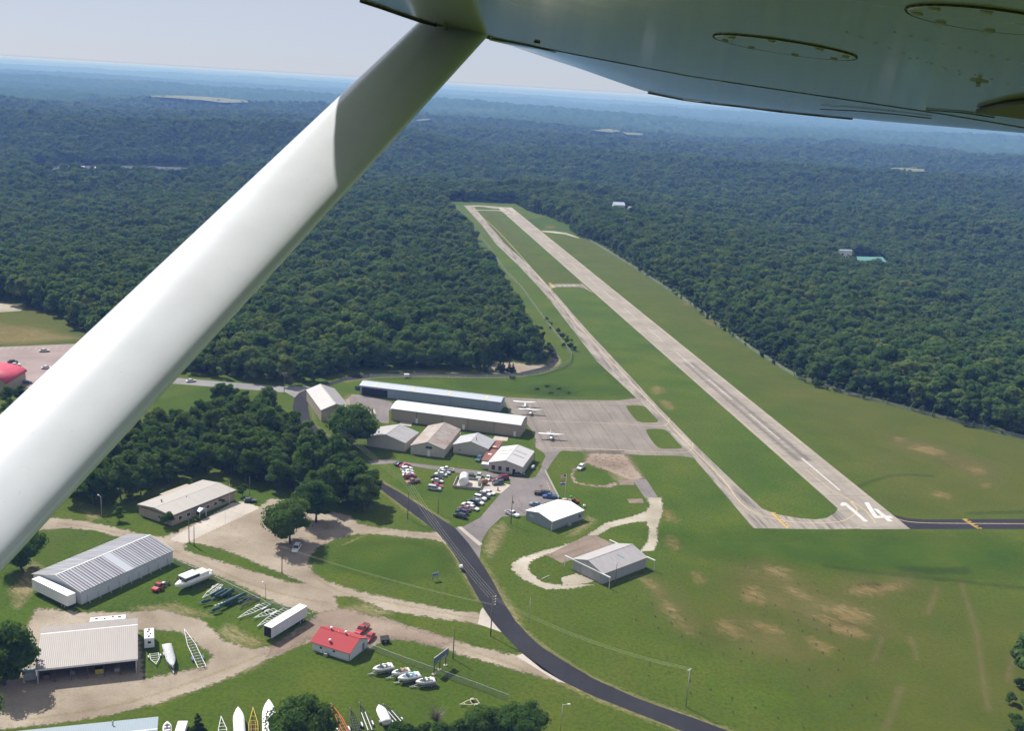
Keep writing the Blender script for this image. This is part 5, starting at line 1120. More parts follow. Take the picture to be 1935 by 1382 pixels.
for kind, col, x, y, lab, d in [('suv', 'navy', 1017, 398, 'dark blue car behind the white fuel tank, by the access road', (8, -40)), ('suv', 'silver', 1088, 405, 'silver off-roader facing the tank enclosure', (-10, 40)), ('sedan', 'white', 1172, 420, 'white car facing the tank yard, right of the silver off-roader', (-20, 35)),
                               ('van', 'maroon', 1300, 418, 'maroon van in the cluster by the access road', (-55, 5)), ('sedan', 'maroon', 1255, 435, 'dark red car just in front of the maroon van', (-55, 8)), ('suv', 'dkgreen', 1262, 465, 'dark green off-roader at the front of the cluster by the tank yard', (-55, 8)),
                               ('suv', 'teal', 1088, 245, 'teal car parked at the front of the hangar with the flue', (-25, 25)), ('sedan', 'navy', 1450, 375, 'dark blue car in the shade at the terminal shed door', (45, 8)),
                               ('sedan', 'navy', 1700, 552, 'dark navy car in the car park by the guard rail', (-58, -6)), ('pickup', 'black', 1665, 560, 'black pickup in the car park under the flags', (50, 4)), ('pickup', 'blue', 1735, 588, 'bright blue pickup in the car park by the guard rail', (-60, -4)),
                               ('sedan', 'greyblue', 1605, 662, 'grey-blue car at the corner of the white-roofed hangar', (-45, -10)), ('pickup', 'white', 1392, 748, 'white pickup truck standing alone at the grass edge of the car park', (66, 24))]:
    place_car(kind, col, c5(x - d[0], y - d[1]), c5(x + d[0], y + d[1]), lab)
place_car('suv', 'white', (1103, 881), (1091, 892), 'white estate car with dark roof bars on the dirt loop below the apron')
place_car('suv', 'white', (565, 1032), (555, 1049), 'white car parked in the shade of the round oak')
place_car('pickup', 'red', (691, 1188), (677, 1200), 'red pickup truck behind the red-roofed house'); place_car('sedan', 'red', (704, 1202), (692, 1216), 'red car close to the gable of the red-roofed house')
place_car('sedan', 'white', (354, 722.5), (368, 721), 'white car driving on the grey road by the wing strut')
for kind, col, x, y, lab in [('sedan', 'beige', 84, 665, 'pale car alone in the far-left car park'), ('sedan', 'black', 24, 685.5, 'black car in the far-left car park, uppermost of three'), ('sedan', 'white', 29, 691.5, 'white car in the far-left car park, middle of three'), ('suv', 'white', 32, 697.5, 'white car in the far-left car park, lowest of three'), ('sedan', 'navy', 50, 725, 'dark car near the red-arched building'), ('sedan', 'white', 88, 697, 'white car beside the wing strut in the far-left car park')]:
    place_car(kind, col, (x - 9, y + .5), (x + 9, y - .5), lab)
far_lot = [(-300, 655), (0, 656), (170, 649), (215, 700), (150, 760), (35, 728), (28, 735), (-300, 735)]
sheet('car_park', [far_lot], pave_mat('pinkish_car_park', (.27, .215, .205), (.2, .16, .155), 0, .3, .2), .016)
for k in range(16): sheet('bay_line', line_px([(-60 + k * 13, 655.5), (-64 + k * 13, 661)], .18), FADEDPAINT, .022, px=False)
soft_sheet('kerb_strip', [[(-40, 666), (20, 667), (20, 669), (-40, 668)]], GRAVEL, .020, .5, .6); soft_sheet('kerb_strip', [[(52, 664.5), (88, 663), (88, 664.5), (52, 666)]], GRAVEL, .020, .5, .6)
# red flatbed truck
a = np.array(G(318, 1103)); b = np.array(G(290, 1121)); c = (a + b) / 2; rt = math.atan2((b - a)[1], (b - a)[0])
fb = thing('flatbed_truck', 'red flatbed truck with an empty steel frame behind the cab, by the cruiser', 'truck', (float(c[0]), float(c[1])), rt)
MB().loft([[(x, -w, .45), (x, -w, zt), (x, -w * .9, zt + .1), (x, w * .9, zt + .1), (x, w, zt), (x, w, .45)] for x, w, zt in ((.3, 1.0, 1.15), (2.0, 1.0, 1.15), (3.1, .92, .98), (3.25, .85, .75))], 0, True, True, False).build('body', PAINT['red'], fb)
MB().add([(.35, -.93, 1.22), (2.0, -.93, 1.22), (2.0, .93, 1.22), (.35, .93, 1.22), (.45, -.78, 1.9), (1.5, -.78, 1.9), (1.5, .78, 1.9), (.45, .78, 1.9)], [(0, 3, 2, 1), (4, 5, 6, 7), (0, 1, 5, 4), (1, 2, 6, 5), (2, 3, 7, 6), (3, 0, 4, 7)]).build('cabin_windows', GLASS, fb); MB().box(.4, 1.55, -.82, .82, 1.902, 1.98, top=.05).build('roof', PAINT['red'], fb)
m = MB(); m.box(-3.4, .2, -.5, -.35, .6, .8); m.box(-3.4, .2, .35, .5, .6, .8)
for x in (-3.3, -2.2, -1.1, 0): m.box(x - .08, x + .08, -1.0, 1.0, .801, .93)
m.build('chassis', CHAR, fb); m = MB(); m.box(-1.6, -.5, -.4, .4, .95, 1.3); m.build('equipment', GALV, fb); wheel_parts(fb, (-2.3, 2.2), 2.0, .42)

# light aircraft
def plane_proto(label, loc, rot, stripe):
    t = thing('parked_aeroplane', label, 'aeroplane', loc, rot, 'white aeroplanes parked on the apron')
    WP = plain('aircraft_white', (.78, .78, .78), .3, vary=.06, coat=.4)
    rings = []
    for x, hw, z0, z1 in ((3.1, .18, .95, 1.3), (3.0, .42, .8, 1.45), (2.2, .52, .7, 1.55), (1.5, .56, .62, 1.62), (1.1, .58, .6, 2.1), (.2, .58, .6, 2.2), (-.8, .52, .65, 2.1), (-1.6, .4, .8, 1.75), (-3.2, .22, 1.0, 1.5), (-4.6, .08, 1.15, 1.45)):
        zc = (z0 + z1) / 2; hz_ = (z1 - z0) / 2; rings.append([(x, hw * math.copysign(abs(math.cos(a)) ** .7, math.cos(a)), zc + hz_ * math.copysign(abs(math.sin(a)) ** .7, math.sin(a))) for a in [2 * math.pi * k / 14 + .2 for k in range(14)]])
    MB().loft(rings).build('fuselage', WP, t)
    m = MB()
    for s in (-1, 1): pass
    rings = []
    for y, c0, c1, z in ((-5.5, .35, 1.1, 2.42), (-2.6, .75, 1.62, 2.28), (0, .75, 1.62, 2.2), (2.6, .75, 1.62, 2.28), (5.5, .35, 1.1, 2.42)):
        le, te = .9 if abs(y) < 3 else .75, .9 - c1; rings.append([(le, y, z), (le - .1, y, z + .1), (le - .5, y, z + .14), (te, y, z + .02), (te, y, z), (le - .5, y, z - .06)])
    MB().loft(rings).build('wing', WP, t)
    m = MB(); rings = [[(-3.75 - .1 * (abs(y) > 1), y, 1.42), (-4.0, y, 1.48), (-4.75 + .1 * (abs(y) > 1), y, 1.43), (-4.0, y, 1.38)] for y in (-1.7, 0, 1.7)]; m.loft(rings).build('tailplane', WP, t)
    m = MB(); m.loft([[(-3.2, -.05, 1.5), (-3.2, .05, 1.5), (-4.65, .04, 1.45), (-4.65, -.04, 1.45)], [(-3.9, -.04, 2.0), (-3.9, .04, 2.0), (-4.75, .03, 2.0), (-4.75, -.03, 2.0)], [(-4.4, -.03, 2.75), (-4.4, .03, 2.75), (-5.0, .02, 2.75), (-5.0, -.02, 2.75)]]).build('fin', WP, t)
    MB().add([(1.55, -.5, 1.6), (1.55, .5, 1.6), (1.12, .52, 2.1), (1.12, -.52, 2.1), (1.5, -.5, 1.55), (1.5, .5, 1.55), (1.0, .5, 2.05), (1.0, -.5, 2.05)], [(0, 1, 2, 3), (7, 6, 5, 4), (0, 4, 5, 1), (1, 5, 6, 2), (2, 6, 7, 3), (3, 7, 4, 0)]).build('windscreen', GLASS, t)
    for s in (-1, 1):
        MB().box(-1.0, .95, s * .565 - .02, s * .565 + .02, 1.55, 1.98).build('side_window', GLASS, t); MB().bar((.4, s * .55, .75), (.4, s * 2.5, 2.24), .14, .05).build('wing_strut', WP, t)
        m = MB(); m.bar((.1, s * .45, .72), (.1, s * 1.25, .3), .1, .06); g = m.build('landing_leg', WP, t); MB().tube((.1, s * 1.22, .21), (.1, s * 1.38, .21), .21, .21, 12).build('tyre', BLACK, g)
        MB().box(-3.3, 2.6, s * .57 - .015 * s - .02, s * .57 + .02, 1.12, 1.22).build('stripe', stripe, t) if False else None
    m = MB(); m.bar((2.6, 0, .85), (2.7, 0, .3), .09); g = m.build('nose_leg', WP, t); MB().tube((2.7, -.08, .19), (2.7, .08, .19), .19, .19, 12).build('tyre', BLACK, g)
    m = MB(); m.lathe([(.16, 3.1), (.12, 3.25), (.01, 3.4)], (0, 0, 1.13), 10, 0, 'x'); g = m.build('spinner', stripe, t); m = MB(); m.bar((3.2, -.95, 1.13), (3.2, .95, 1.13), .05, .16); m.build('propeller', CHAR, g)
    return t
def pl_rot(a, b): a = np.array(G(*a)); b = np.array(G(*b)); d = b - a; return math.atan2(d[1], d[0])
wr = pl_rot((1016, 818.5), (1065, 821)) - math.pi / 2                # wing runs left to right: the nose points to the viewer
g = G(1041, 830); pa = plane_proto('white aeroplane alone on the lower apron, nose to the car park', (*g, 0), wr, paint('stripe_blue', (.05, .08, .2)))
dup(pa, G(1002, 783), wr + .03, 1.0, 'white aeroplane nearer of the pair at the blue-grey hangar end'); dup(pa, G(992, 769), wr + math.pi, 1.0, 'white aeroplane turned tail-on, farther of the pair at the hangar end')

# boats and trailers
HULLW = plain('white_gelcoat', (.76, .76, .76), .25, vary=.08, coat=.4); COVER = plain('white_boat_cover', (.70, .70, .72), .7, vary=.18, scale=2); COVG = plain('grey_boat_cover', (.42, .43, .45), .75, vary=.3, scale=2); UPH = plain('dark_upholstery', (.05, .05, .06), .7, vary=.4); AQUA = plain('pale_blue_deck', (.45, .62, .68), .4)
def hull_rings(L, B, hgt, z0, n=10, bow=.42):
    out = []
    for k in range(n + 1):
        f = k / n; x = -L / 2 + L * f; s = 1.0 if f < 1 - bow else max(.02, math.cos((f - 1 + bow) / bow * math.pi / 2) ** .8); b = B / 2 * s; kz = z0 + hgt * .55 * max(0, (f - .72) / .28) ** 2; zt = z0 + hgt * (1 + .16 * f)
        out.append((x, b, kz, zt))
    return out
def boat_proto(name, label, cat, loc, rot, L=5.6, B=2.2, hgt=.95, z0=.62, cover=None, deck=HULLW, seat=UPH, group=None):
    t = thing(name, label, cat, (*loc, 0), rot, group); R_ = hull_rings(L, B, hgt, z0); rings = []
    for x, b, kz, zt in R_: rings.append([(x, 0, kz), (x, b * .78, kz + hgt * .28), (x, b, zt - .1), (x, b, zt), (x, -b, zt), (x, -b, zt - .1), (x, -b * .78, kz + hgt * .28)])
    hl = MB().loft(rings).build('hull', HULLW, t)
    if cover:
        rings = [];
        for k, (x, b, kz, zt) in enumerate(R_):
            hmp = .55 * math.sin(math.pi * min(1, (k + .6) / 8.5)) ** .7 if k < 9 else .03
            rings.append([(x, -b * 1.02, zt - .12), (x, -b * 1.02, zt + .02), (x, -b * .5, zt + hmp * .75), (x, 0, zt + hmp), (x, b * .5, zt + hmp * .75), (x, b * 1.02, zt + .02), (x, b * 1.02, zt - .12)])
        MB().loft(rings).build('cover', cover, t)
    else:
        zt = z0 + hgt * 1.08; m = MB(); m.box(-L * .34, L * .06, -B * .36, B * .36, zt - .05, zt + .03); m.build('cockpit', seat, t)
        m = MB(); m.add([(L * .20, -B * .30, zt + .02), (L * .34, 0, zt + .06), (L * .20, B * .30, zt + .02), (L * .12, B * .30, zt + .02), (L * .12, -B * .30, zt + .02), (L * .20, -B * .30, zt + .07), (L * .34, 0, zt + .11), (L * .20, B * .30, zt + .07), (L * .12, B * .30, zt + .07), (L * .12, -B * .30, zt + .07)], [(4, 3, 2, 1, 0), (5, 6, 7, 8, 9)] + [(i, (i + 1) % 5, 5 + (i + 1) % 5, 5 + i) for i in range(5)]); m.build('bow_seat', seat, t)
        m = MB(); m.add([(L * .06, -B * .40, zt), (L * .10, -B * .40, zt), (L * .13, 0, zt + .05), (L * .10, B * .40, zt), (L * .06, B * .40, zt), (L * .01, -B * .34, zt + .42), (L * .05, 0, zt + .45), (L * .01, B * .34, zt + .42)], [(1, 2, 6, 5), (2, 3, 7, 6), (0, 1, 5), (3, 4, 7)]); m.build('windscreen', GLASS, t)
        for s in (-1, 1): MB().box(-L * .10, -L * .0, s * B * .2 - .28, s * B * .2 + .28, zt + .031, zt + .45, top=.05).build('seat', deck, t)
        MB().box(-L * .34, -L * .24, -B * .33, B * .33, zt + .031, zt + .4, top=.05).build('bench_seat', deck, t)
        MB().box(-L * .5 - .35, -L * .5 - .02, -.2, .2, zt - .6, zt + .2, top=.06).build('outboard_motor', UPH, t)
    return t
def trailer_proto(name, label, loc, rot, L=6.0, B=2.0, mat=GALV, fender=None, rungs=7, tongue=.42, axles=1, rails=True, bunk=None, group=None, z=.55, wheelm=None):
    """boat trailer: A-shaped tongue towards +x, parallel rails behind, rungs, bunks, wheels, mudguards"""
    t = thing(name, label, 'trailer', (*loc, 0), rot, group); m = MB(); x0, xb, x1 = -L / 2, L / 2 - L * tongue, L / 2; hb = B / 2 * .8
    for s in (-1, 1): m.bar((x0, s * hb, z), (xb, s * hb, z), .12, .16); m.bar((xb, s * hb, z), (x1 - .4, s * .07, z), .12, .16)
    for k in range(rungs):
        x = x0 + .1 + (xb - x0 + L * tongue * .45) * k / max(1, rungs - 1); w_ = hb if x <= xb else hb * (1 - (x - xb) / (x1 - xb)); m.bar((x, -w_, z - .015), (x, w_, z - .015), .10, .10)
    m.bar((x1 - .45, 0, z), (x1 + .1, 0, z), .16, .14); m.build('frame', mat, t); MB().tube((x1 + .08, 0, z - .12), (x1 + .08, 0, z + .16), .09, .07, 8).build('coupling', GALV, t); MB().tube((x1 - .3, .16, 0), (x1 - .3, .16, z + .25), .05, .05, 6).build('jack', GALV, t)
    for k in range(axles):
        x = x0 + L * .22 + k * .8
        for s in (-1, 1):
            o = MB().tube((x, s * (B / 2 + .02), .33), (x, s * (B / 2 + .24), .33), .33, .33, 12).build('wheel', BLACK, t); MB().tube((x, s * (B / 2 + .24), .33), (x, s * (B / 2 + .255), .33), .18, .16, 8).build('rim', GALV, o)
    for s in (-1, 1):
        xa, xe = x0 + L * .22 - .5, x0 + L * .22 + .5 + .8 * (axles - 1); MB().loft([[(xa, y, .45), (xa + .15, y, .72), (xe - .15, y, .72), (xe, y, .45), (xe - .06, y, .45), (xe - .18, y, .67), (xa + .18, y, .67), (xa + .06, y, .45)] for y in (s * (B / 2 - .02), s * (B / 2 + .27))], 0, True, True, False).build('mudguard', fender or mat, t)
    if rails:
        for s in (-1, 1): MB().box(x0 + .1, xb + L * .05, s * hb * .5 - .07, s * hb * .5 + .07, z + .09, z + .22).build('bunk', bunk or mat, t)
    return t
TEAL = plain('teal_paint', (.016, .062, .078), .65, vary=.3); ORG = plain('orange_paint', (.50, .10, .03), .5, vary=.25); YEL = plain('yellow_frame', (.48, .36, .05), .5, vary=.25); BLK = plain('black_frame', (.03, .035, .035), .5, vary=.4); WFR = plain('white_frame', (.66, .67, .67), .45, vary=.2); REDB = plain('red_bunk', (.36, .10, .08), .7)
def axis_of(tail, nose, k=.5): a = np.array(G(*tail, .55)); b = np.array(G(*nose, .55)); c = a + (b - a) * k; d = b - a; return (float(c[0]), float(c[1])), math.atan2(d[1], d[0]), float(np.hypot(*d))
c2 = lambda x, y: (250 + x / 4.031, 1040 + y / 4.031)
c3 = lambda x, y: (560 + x / 3.87, 1140 + y / 3.87)
cA = lambda x, y: (280 + x / 9.675, 1060 + y / 9.675)
cB = lambda x, y: (430 + x / 11.38, 1120 + y / 11.38)
cC = lambda x, y: (400 + x / 12.09, 1310 + y / 12.09)
cD = lambda x, y: (620 + x / 8.0625, 1240 + y / 8.0625)
tb = None
for i, (tail, nose, lab, L, B, dk, st) in enumerate([((985, 195), (680, 262), 'white bowrider boat with dark seats, leftmost of the four on the lawn', 6.2, 2.4, HULLW, UPH), ((1235, 265), (975, 320), 'small white boat with tan seats, second from the left of the four on the lawn', 5.2, 2.0, plain('tan_seat', (.42, .28, .16), .7), UPH),
                                                     ((1395, 330), (1062, 400), 'white boat with a pale blue deck, third of the four on the lawn', 6.4, 2.4, AQUA, plain('blue_grey_seat', (.10, .16, .2), .7)), ((1625, 415), (1335, 455), 'low white boat with black seats, rightmost of the four on the lawn', 5.6, 2.1, HULLW, UPH)]):
    c, rt, ln = axis_of(cD(*tail), cD(*nose)); boat_proto('bowrider_boat', lab, 'boat', c, rt, L=min(L, max(4.8, ln * 1.02)), B=B, deck=dk, seat=st, group='bowrider boats on the lawn by the billboard')
    labt = ['trailer under the leftmost bowrider boat', 'trailer under the small tan-seated boat', 'trailer under the pale blue-decked boat', 'trailer under the low rightmost boat'][i]
    c2_ = (c[0] + math.cos(rt) * .55, c[1] + math.sin(rt) * .55)
    if tb is None: tb = trailer_proto('boat_trailer', labt, c2_, rt, 6.6, 1.75, GALV, z=.42, group='trailers under the bowrider boats', tongue=.36, rungs=4)
    else: dup(tb, c2_, rt, label=labt)
# covered boats and trailers along the bottom edge
for tail, nose, lab, B, cov, lift in [(cC(650, 1150), cC(600, 425), 'white covered boat on the bottom edge, left of the yellow trailer', 2.5, COVER, 0), (cC(1320, 1150), cC(1302, 250), 'large white covered boat on the bottom edge beside the dense round tree', 3.0, COVER, 0), (cD(890, 1060), cD(770, 815), 'stubby white covered boat beside the dark trailer near the bottom hedge', 2.4, COVER, 0), ((315, 1262 - 37), (327, 1268), 'grey-covered boat on the grass island by the open shed', 2.3, COVG, 0)]:
    c, rt, ln = axis_of(tail, nose); boat_proto('covered_boat', lab, 'boat', c, rt, L=ln, B=B, cover=cov)
    o = dup(tb, (c[0] + math.cos(rt) * .5, c[1] + math.sin(rt) * .5), rt, (max(1, (ln + .8) / 6.6), 1.1, 1), label='trailer carrying the ' + lab.split(',')[0].replace('white covered boat on the bottom edge', 'white covered boat left of the yellow trailer').replace('large white covered boat left of the yellow trailer', 'large white covered boat by the tree')[:90])
    if 'group' in o: del o['group']
for tail, nose, lab, B, mt_, fd, bk, rg_n, ax_ in [
    (cC(290, 1250), cC(215, 550), 'white A-frame boat trailer on the bottom edge, left of the covered boats', 2.2, WFR, WFR, None, 8, 1), (cC(960, 1250), cC(945, 350), 'yellow-nosed boat trailer with red bunks between two covered boats', 2.5, YEL, WFR, REDB, 8, 2),
    (cD(300, 1260), cD(45, 740), 'bright orange boat trailer at the bottom edge', 2.3, ORG, WFR, REDB, 9, 2), (cD(440, 1150), cD(335, 800), 'black boat trailer right of the orange one, its wheels bare', 2.0, BLK, BLK, BLK, 8, 1), (cD(640, 1150), cD(475, 720), 'black boat trailer with white bunks near the bottom hedge', 2.2, BLK, WFR, WFR, 8, 2), (cD(1110, 1050), cD(845, 745), 'dark boat trailer with white rungs beside the stubby covered boat', 2.2, BLK, WFR, WFR, 8, 1),
    (cB(880, 240), cB(225, 555), 'white boat trailer with a spare wheel, leftmost of three by the white semi-trailer', 2.4, WFR, WFR, None, 9, 2), (cB(1040, 380), cB(570, 555), 'short white boat trailer, middle of three by the white semi-trailer', 2.3, WFR, WFR, None, 6, 2), (cB(1260, 360), cB(640, 735), 'long white boat trailer hard against the white semi-trailer', 2.3, WFR, WFR, None, 9, 2),
    (cA(1320, 440), cA(990, 690), 'narrow white boat trailer between the cruiser and the teal trailers', 2.2, WFR, WFR, WFR, 5, 1), (cA(1600, 540), cA(930, 780), 'teal boat trailer carrying long dark bunks, next to the narrow white one', 2.5, TEAL, TEAL, TEAL, 8, 2), (cA(1800, 650), cA(1120, 920), 'teal boat trailer with white roller pads, right of the other teal one', 2.5, TEAL, TEAL, TEAL, 8, 2),
    (cB(650, 70), cB(250, 330), 'dark green empty trailer frame lying between teal and white trailers', 2.2, BLK, BLK, BLK, 7, 1), (cA(780, 170), cA(480, 360), 'long black trailer behind the cruiser and the flatbed truck', 1.6, BLK, BLK, None, 6, 1), ((382, 1262), (348, 1190), 'long white boat trailer with blue wheels standing on the grass island', 2.4, WFR, plain('blue_fender', (.08, .10, .34), .5), BLK, 12, 2),
    (c3(1330, 720), c3(1195, 745), 'pale triangular trailer frame on the lawn above the bottom bushes', 2.4, plain('cream_frame', (.55, .50, .38), .6), None, None, 3, 1), ((291, 1236), (295, 1257), 'little white single trailer with big mudguards near the grey-covered boat', 2.6, WFR, WFR, None, 5, 1)]:
    c, rt, ln = axis_of(tail, nose); trailer_proto('boat_trailer', lab, c, rt, ln, B, mt_, fd, rg_n, .42 if ln > 6 else .5, ax_, rails=bk is not None, bunk=bk, z=.6)
# long floats on the teal trailers
for tail, nose, k, lab in [(cA(1380, 560), cA(1140, 680), 0, 'dark teal float tube on the first teal trailer, left one'), (cA(1450, 570), cA(1220, 690), 0, 'dark teal float tube on the first teal trailer, right one'), (cA(1560, 560), cA(1330, 700), 0, 'short teal float tube on the right edge of the first teal trailer'), (cA(1150, 760), cA(970, 800), 0, 'stubby teal float tube at the nose of the first teal trailer'), (cA(1700, 680), cA(1290, 880), 1, 'long teal float tube on the trailer with white roller pads'), (cA(1790, 640), cA(1400, 800), 1, 'teal float tube at the far side of the roller pad trailer'), (cA(1330, 900), cA(1160, 950), 1, 'short teal float tube at the nose of the roller pad trailer')]:
    c, rt, ln = axis_of(tail, nose); t = thing('float_tube', lab, 'float', (*c, 0), rt); m = MB(); m.lathe([(.05, -ln / 2), (.38, -ln / 2 + .2), (.42, 0), (.38, ln / 2 - .2), (.05, ln / 2)], (0, 0, 1.22), 10, 0, 'x'); m.build('tube', TEAL, t); MB().box(-ln / 2 + .4, ln / 2 - .4, -.06, .06, 1.63, 1.7).build('deck_rail', plain('pale_teal', (.10, .19, .22), .6), t)
# rollers on the second teal trailer
c, rt, ln = axis_of(cA(1800, 650), cA(1120, 920))
t = thing('roller_pads', 'row of white roller pads along the second teal trailer', 'rollers', (*c, 0), rt)
m = MB(); m.box(-ln / 2 + .6, ln / 2 - 1.6, -1.02, -.94, .72, .8); m.build('rail', TEAL, t)
for k in range(9): MB().box(-ln / 2 + .9 + k * (ln - 2.8) / 9, -ln / 2 + 1.5 + k * (ln - 2.8) / 9, -1.1, -.86, .801, .9).build('pad', WHITE, t)
# cabin cruiser
c, rt, ln = axis_of(cA(1120, 300), cA(490, 560)); L = ln
cr = thing('cabin_cruiser', 'large white cabin cruiser with a flat white hardtop standing on the grass', 'boat', (*c, 0), rt); R_ = hull_rings(L, 3.6, 1.5, .8, 12, .34)
MB().loft([[(x, 0, kz), (x, b * .85, kz + .35), (x, b, zt - .12), (x, b, zt), (x, -b, zt), (x, -b, zt - .12), (x, -b * .85, kz + .35)] for x, b, kz, zt in R_]).build('hull', HULLW, cr)
zt = .8 + 1.5 * 1.06; MB().box(-L * .12, L * .26, -1.45, 1.45, zt, zt + 1.5, top=.0, topy=.12).build('cabin', plain('cabin_windows', (.03, .045, .07), .2), cr); MB().box(-L * .12, L * .30, -1.7, 1.7, zt + 1.52, zt + 1.68, top=.06).build('hardtop', HULLW, cr)
MB().box(-L * .39, -L * .121, -1.5, 1.5, zt, zt + .99).build('aft_cabin', HULLW, cr); MB().box(-L * .40, -L * .122, -1.6, 1.6, zt + 1.0, zt + 1.12, top=.04).build('aft_deck', plain('cream_deck', (.55, .5, .45), .6), cr)
m = MB()
for s in (-1, 1): m.box(-L * .12, L * .26, s * 1.46 - .03, s * 1.46 + .03, zt, zt + .5)
m.build('cabin_side', HULLW, cr); m = MB(); m.box(L * .33, L * .40, -.5, .5, zt + .14, zt + .24); m.build('fore_hatch', plain('cream_deck', (.55, .5, .45), .6), cr); MB().box(-L * .5 - .7, -L * .5 + .05, -.9, .9, zt - .8, zt + .25, top=.1).build('swim_platform', HULLW, cr)
for x in (-L * .3, L * .1):
    for s in (-1, 1): MB().tube((x, s * .9, 0), (x, s * .9, 1.2), .12, .1, 6).build('stand', CHAR, cr)
# semi-trailers and caravans
def semi(label, P0, P1, P2z, mat, endm, wdt=2.55, zb=1.1, zt=4.05):
    a = np.array(G(*P0, zb)); b = np.array(G(*P1, zb)); u = b - a; L = float(np.hypot(*u)); u /= L; v = np.array([-u[1], u[0]]); c = (a + b) / 2 + v * wdt / 2
    t = thing('semi_trailer', label, 'trailer', (float(c[0]), float(c[1])), math.atan2(u[1], u[0])); MB().box(-L / 2, L / 2, -wdt / 2, wdt / 2, zb, zt).build('box', mat, t)
    MB().box(-L / 2 - .04, -L / 2 + .02, -wdt / 2 + .12, wdt / 2 - .12, zb + .1, zt - .1).build('rear_door', endm, t); MB().box(-L / 2 - .02, L / 2 + .02, -wdt / 2 - .02, wdt / 2 + .02, zt + .002, zt + .07).build('roof', WHITE, t)
    for s in (-1, 1): MB().box(-L / 2 - .01, L / 2 + .01, s * (wdt / 2 + .02) - .015, s * (wdt / 2 + .02) + .015, zt - .12, zt - .02).build('top_rail', CHAR, t)
    for x in (L / 2 - 1.4, L / 2 - 2.7):
        for s in (-1, 1): o = MB().tube((x, s * .7, .5), (x, s * 1.2, .5), .5, .5, 14).build('wheel', BLACK, t); MB().tube((x, s * 1.2, .5), (x, s * 1.22, .5), .28, .25, 8).build('rim', GALV, o)
    MB().box(L / 2 - 3.6, L / 2 - .6, -.9, .9, .75, zb - .002).build('bogie', CHAR, t)
    for s in (-1, 1): MB().bar((-L / 2 + 2.6, s * .8, zb), (-L / 2 + 2.6, s * .8, 0), .14).build('landing_leg', CHAR, t)
    return t
semi('white semi-trailer with a dark open end beside the row of white boat trailers', (513, 1207.5), (580.4, 1165.5), None, wallmat('trailer_white', (.56, .56, .60), 1.2, .35), DARK)
semi('white semi-trailer parked against the gable of the striped barn', (61, 1114), (127.5, 1147), None, wallmat('trailer_cream', (.66, .66, .66), 1.2, .2), WHITE)
def caravan(label, tail, nose, L, W=2.4, h=2.5, z=3.0, k=.5):
    a = np.array(G(*tail, z)); b = np.array(G(*nose, z)); c = a + (b - a) * k; rt = math.atan2((b - a)[1], (b - a)[0]); t = thing('travel_trailer', label, 'caravan', (float(c[0]), float(c[1])), rt); zb = .5
    MB().loft([[(x, -W / 2, zb), (x, -W / 2, zb + hh), (x, -W / 2 + .15, zb + hh + .12), (x, W / 2 - .15, zb + hh + .12), (x, W / 2, zb + hh), (x, W / 2, zb)] for x, hh in ((-L / 2, h - .25), (-L / 2 + .15, h), (L / 2 - .3, h), (L / 2, h - .5))], 0, True, True, False).build('body', HULLW, t)
    for x, y, s in ((-L * .32, .1, .35), (-L * .1, -.3, .22), (L * .12, .3, .25), (L * .3, 0, .4)): MB().box(x - s, x + s, y - .22, y + .22, zb + h + .121, zb + h + .3, top=.05).build('roof_vent', CHAR, t)
    MB().box(-L / 2 - .03, -L / 2 + .05, -.4, .4, 1.7, 2.3).build('rear_window', GLASS, t)
    for sd_ in (-1, 1): MB().box(-L * .2, L * .1, sd_ * W / 2 - .02, sd_ * W / 2 + .02, 1.6, 2.3).build('side_window', GLASS, t)
    for x in (-.5, .5):
        for s in (-1, 1): MB().tube((x, s * (W / 2 - .25), .36), (x, s * (W / 2 - .02), .36), .36, .36, 12).build('wheel', BLACK, t)
    MB().bar((L / 2, 0, .55), (L / 2 + 1.0, 0, .5), .12).build('tow_bar', CHAR, t)
caravan('long white travel trailer half hidden behind the open shed', (165, 1173), (244, 1166), 9.0); caravan('short white travel trailer standing end-on right of the open shed', (282, 1209), (281.5, 1187), 5.6)
# ------------------------------------------------------------------ poles, wires, signs, fences, small things
WOODP = plain('pole_wood', (.17, .125, .09), .9, vary=.35, scale=.8)
def topz(b, ptop): 
    g = G(*b); best = None
    for h in np.arange(2, 22, .1):
        d = np.array([g[0], g[1], h - CAM_H]); z = d @ CF; y = PH / 2 - FOC * (d @ CU) / z
        if y <= ptop: return float(h)
    return 10.0
def pole(label, b, ty, r=.15, arm=0, armrot=0, kind='wood', lamp=False, insul=False, name='utility_pole', cat='pole', group=None):
    h = topz(b, ty); t = thing(name, label, cat, (*G(*b), 0), armrot, group); MB().tube((0, 0, -.3), (0, 0, h), r, r * .65, 8).build('post', WOODP if kind == 'wood' else (GALV if kind == 'metal' else WHITE), t)
    for k in range(arm):
        z = h - .35 - k * .9; m = MB(); m.bar((-1.2, 0, z), (1.2, 0, z), .12, .12); a = m.build('crossarm', WOODP, t)
        for x in (-1.05, -.5, .5, 1.05): MB().lathe([(.04, 0), (.09, .06), (.09, .18), (.03, .26)], (x, 0, z + .06), 7).build('insulator', WHITE, a)
    if insul:
        for k in range(4): z = h - .3 - k * .8; m = MB(); m.bar((0, 0, z), (.75, 0, z + .15), .09); o = m.build('bracket', GALV, t); MB().lathe([(.05, 0), (.14, .06), (.14, .22), (.04, .3)], (.75, 0, z + .12), 8).build('insulator', WHITE, o)
    if lamp:
        m = MB(); m.bar((0, 0, h - .2), (1.3, 0, h + .1), .08); o = m.build('lamp_arm', GALV, t); MB().box(1.1, 1.75, -.18, .18, h + .02, h + .2, top=.06).build('lamp_head', WHITE, o)
    return t, h
U1, hU1 = pole('crossarm utility pole beside the side road above the wood', (537, 745), 704, arm=1, armrot=.3)
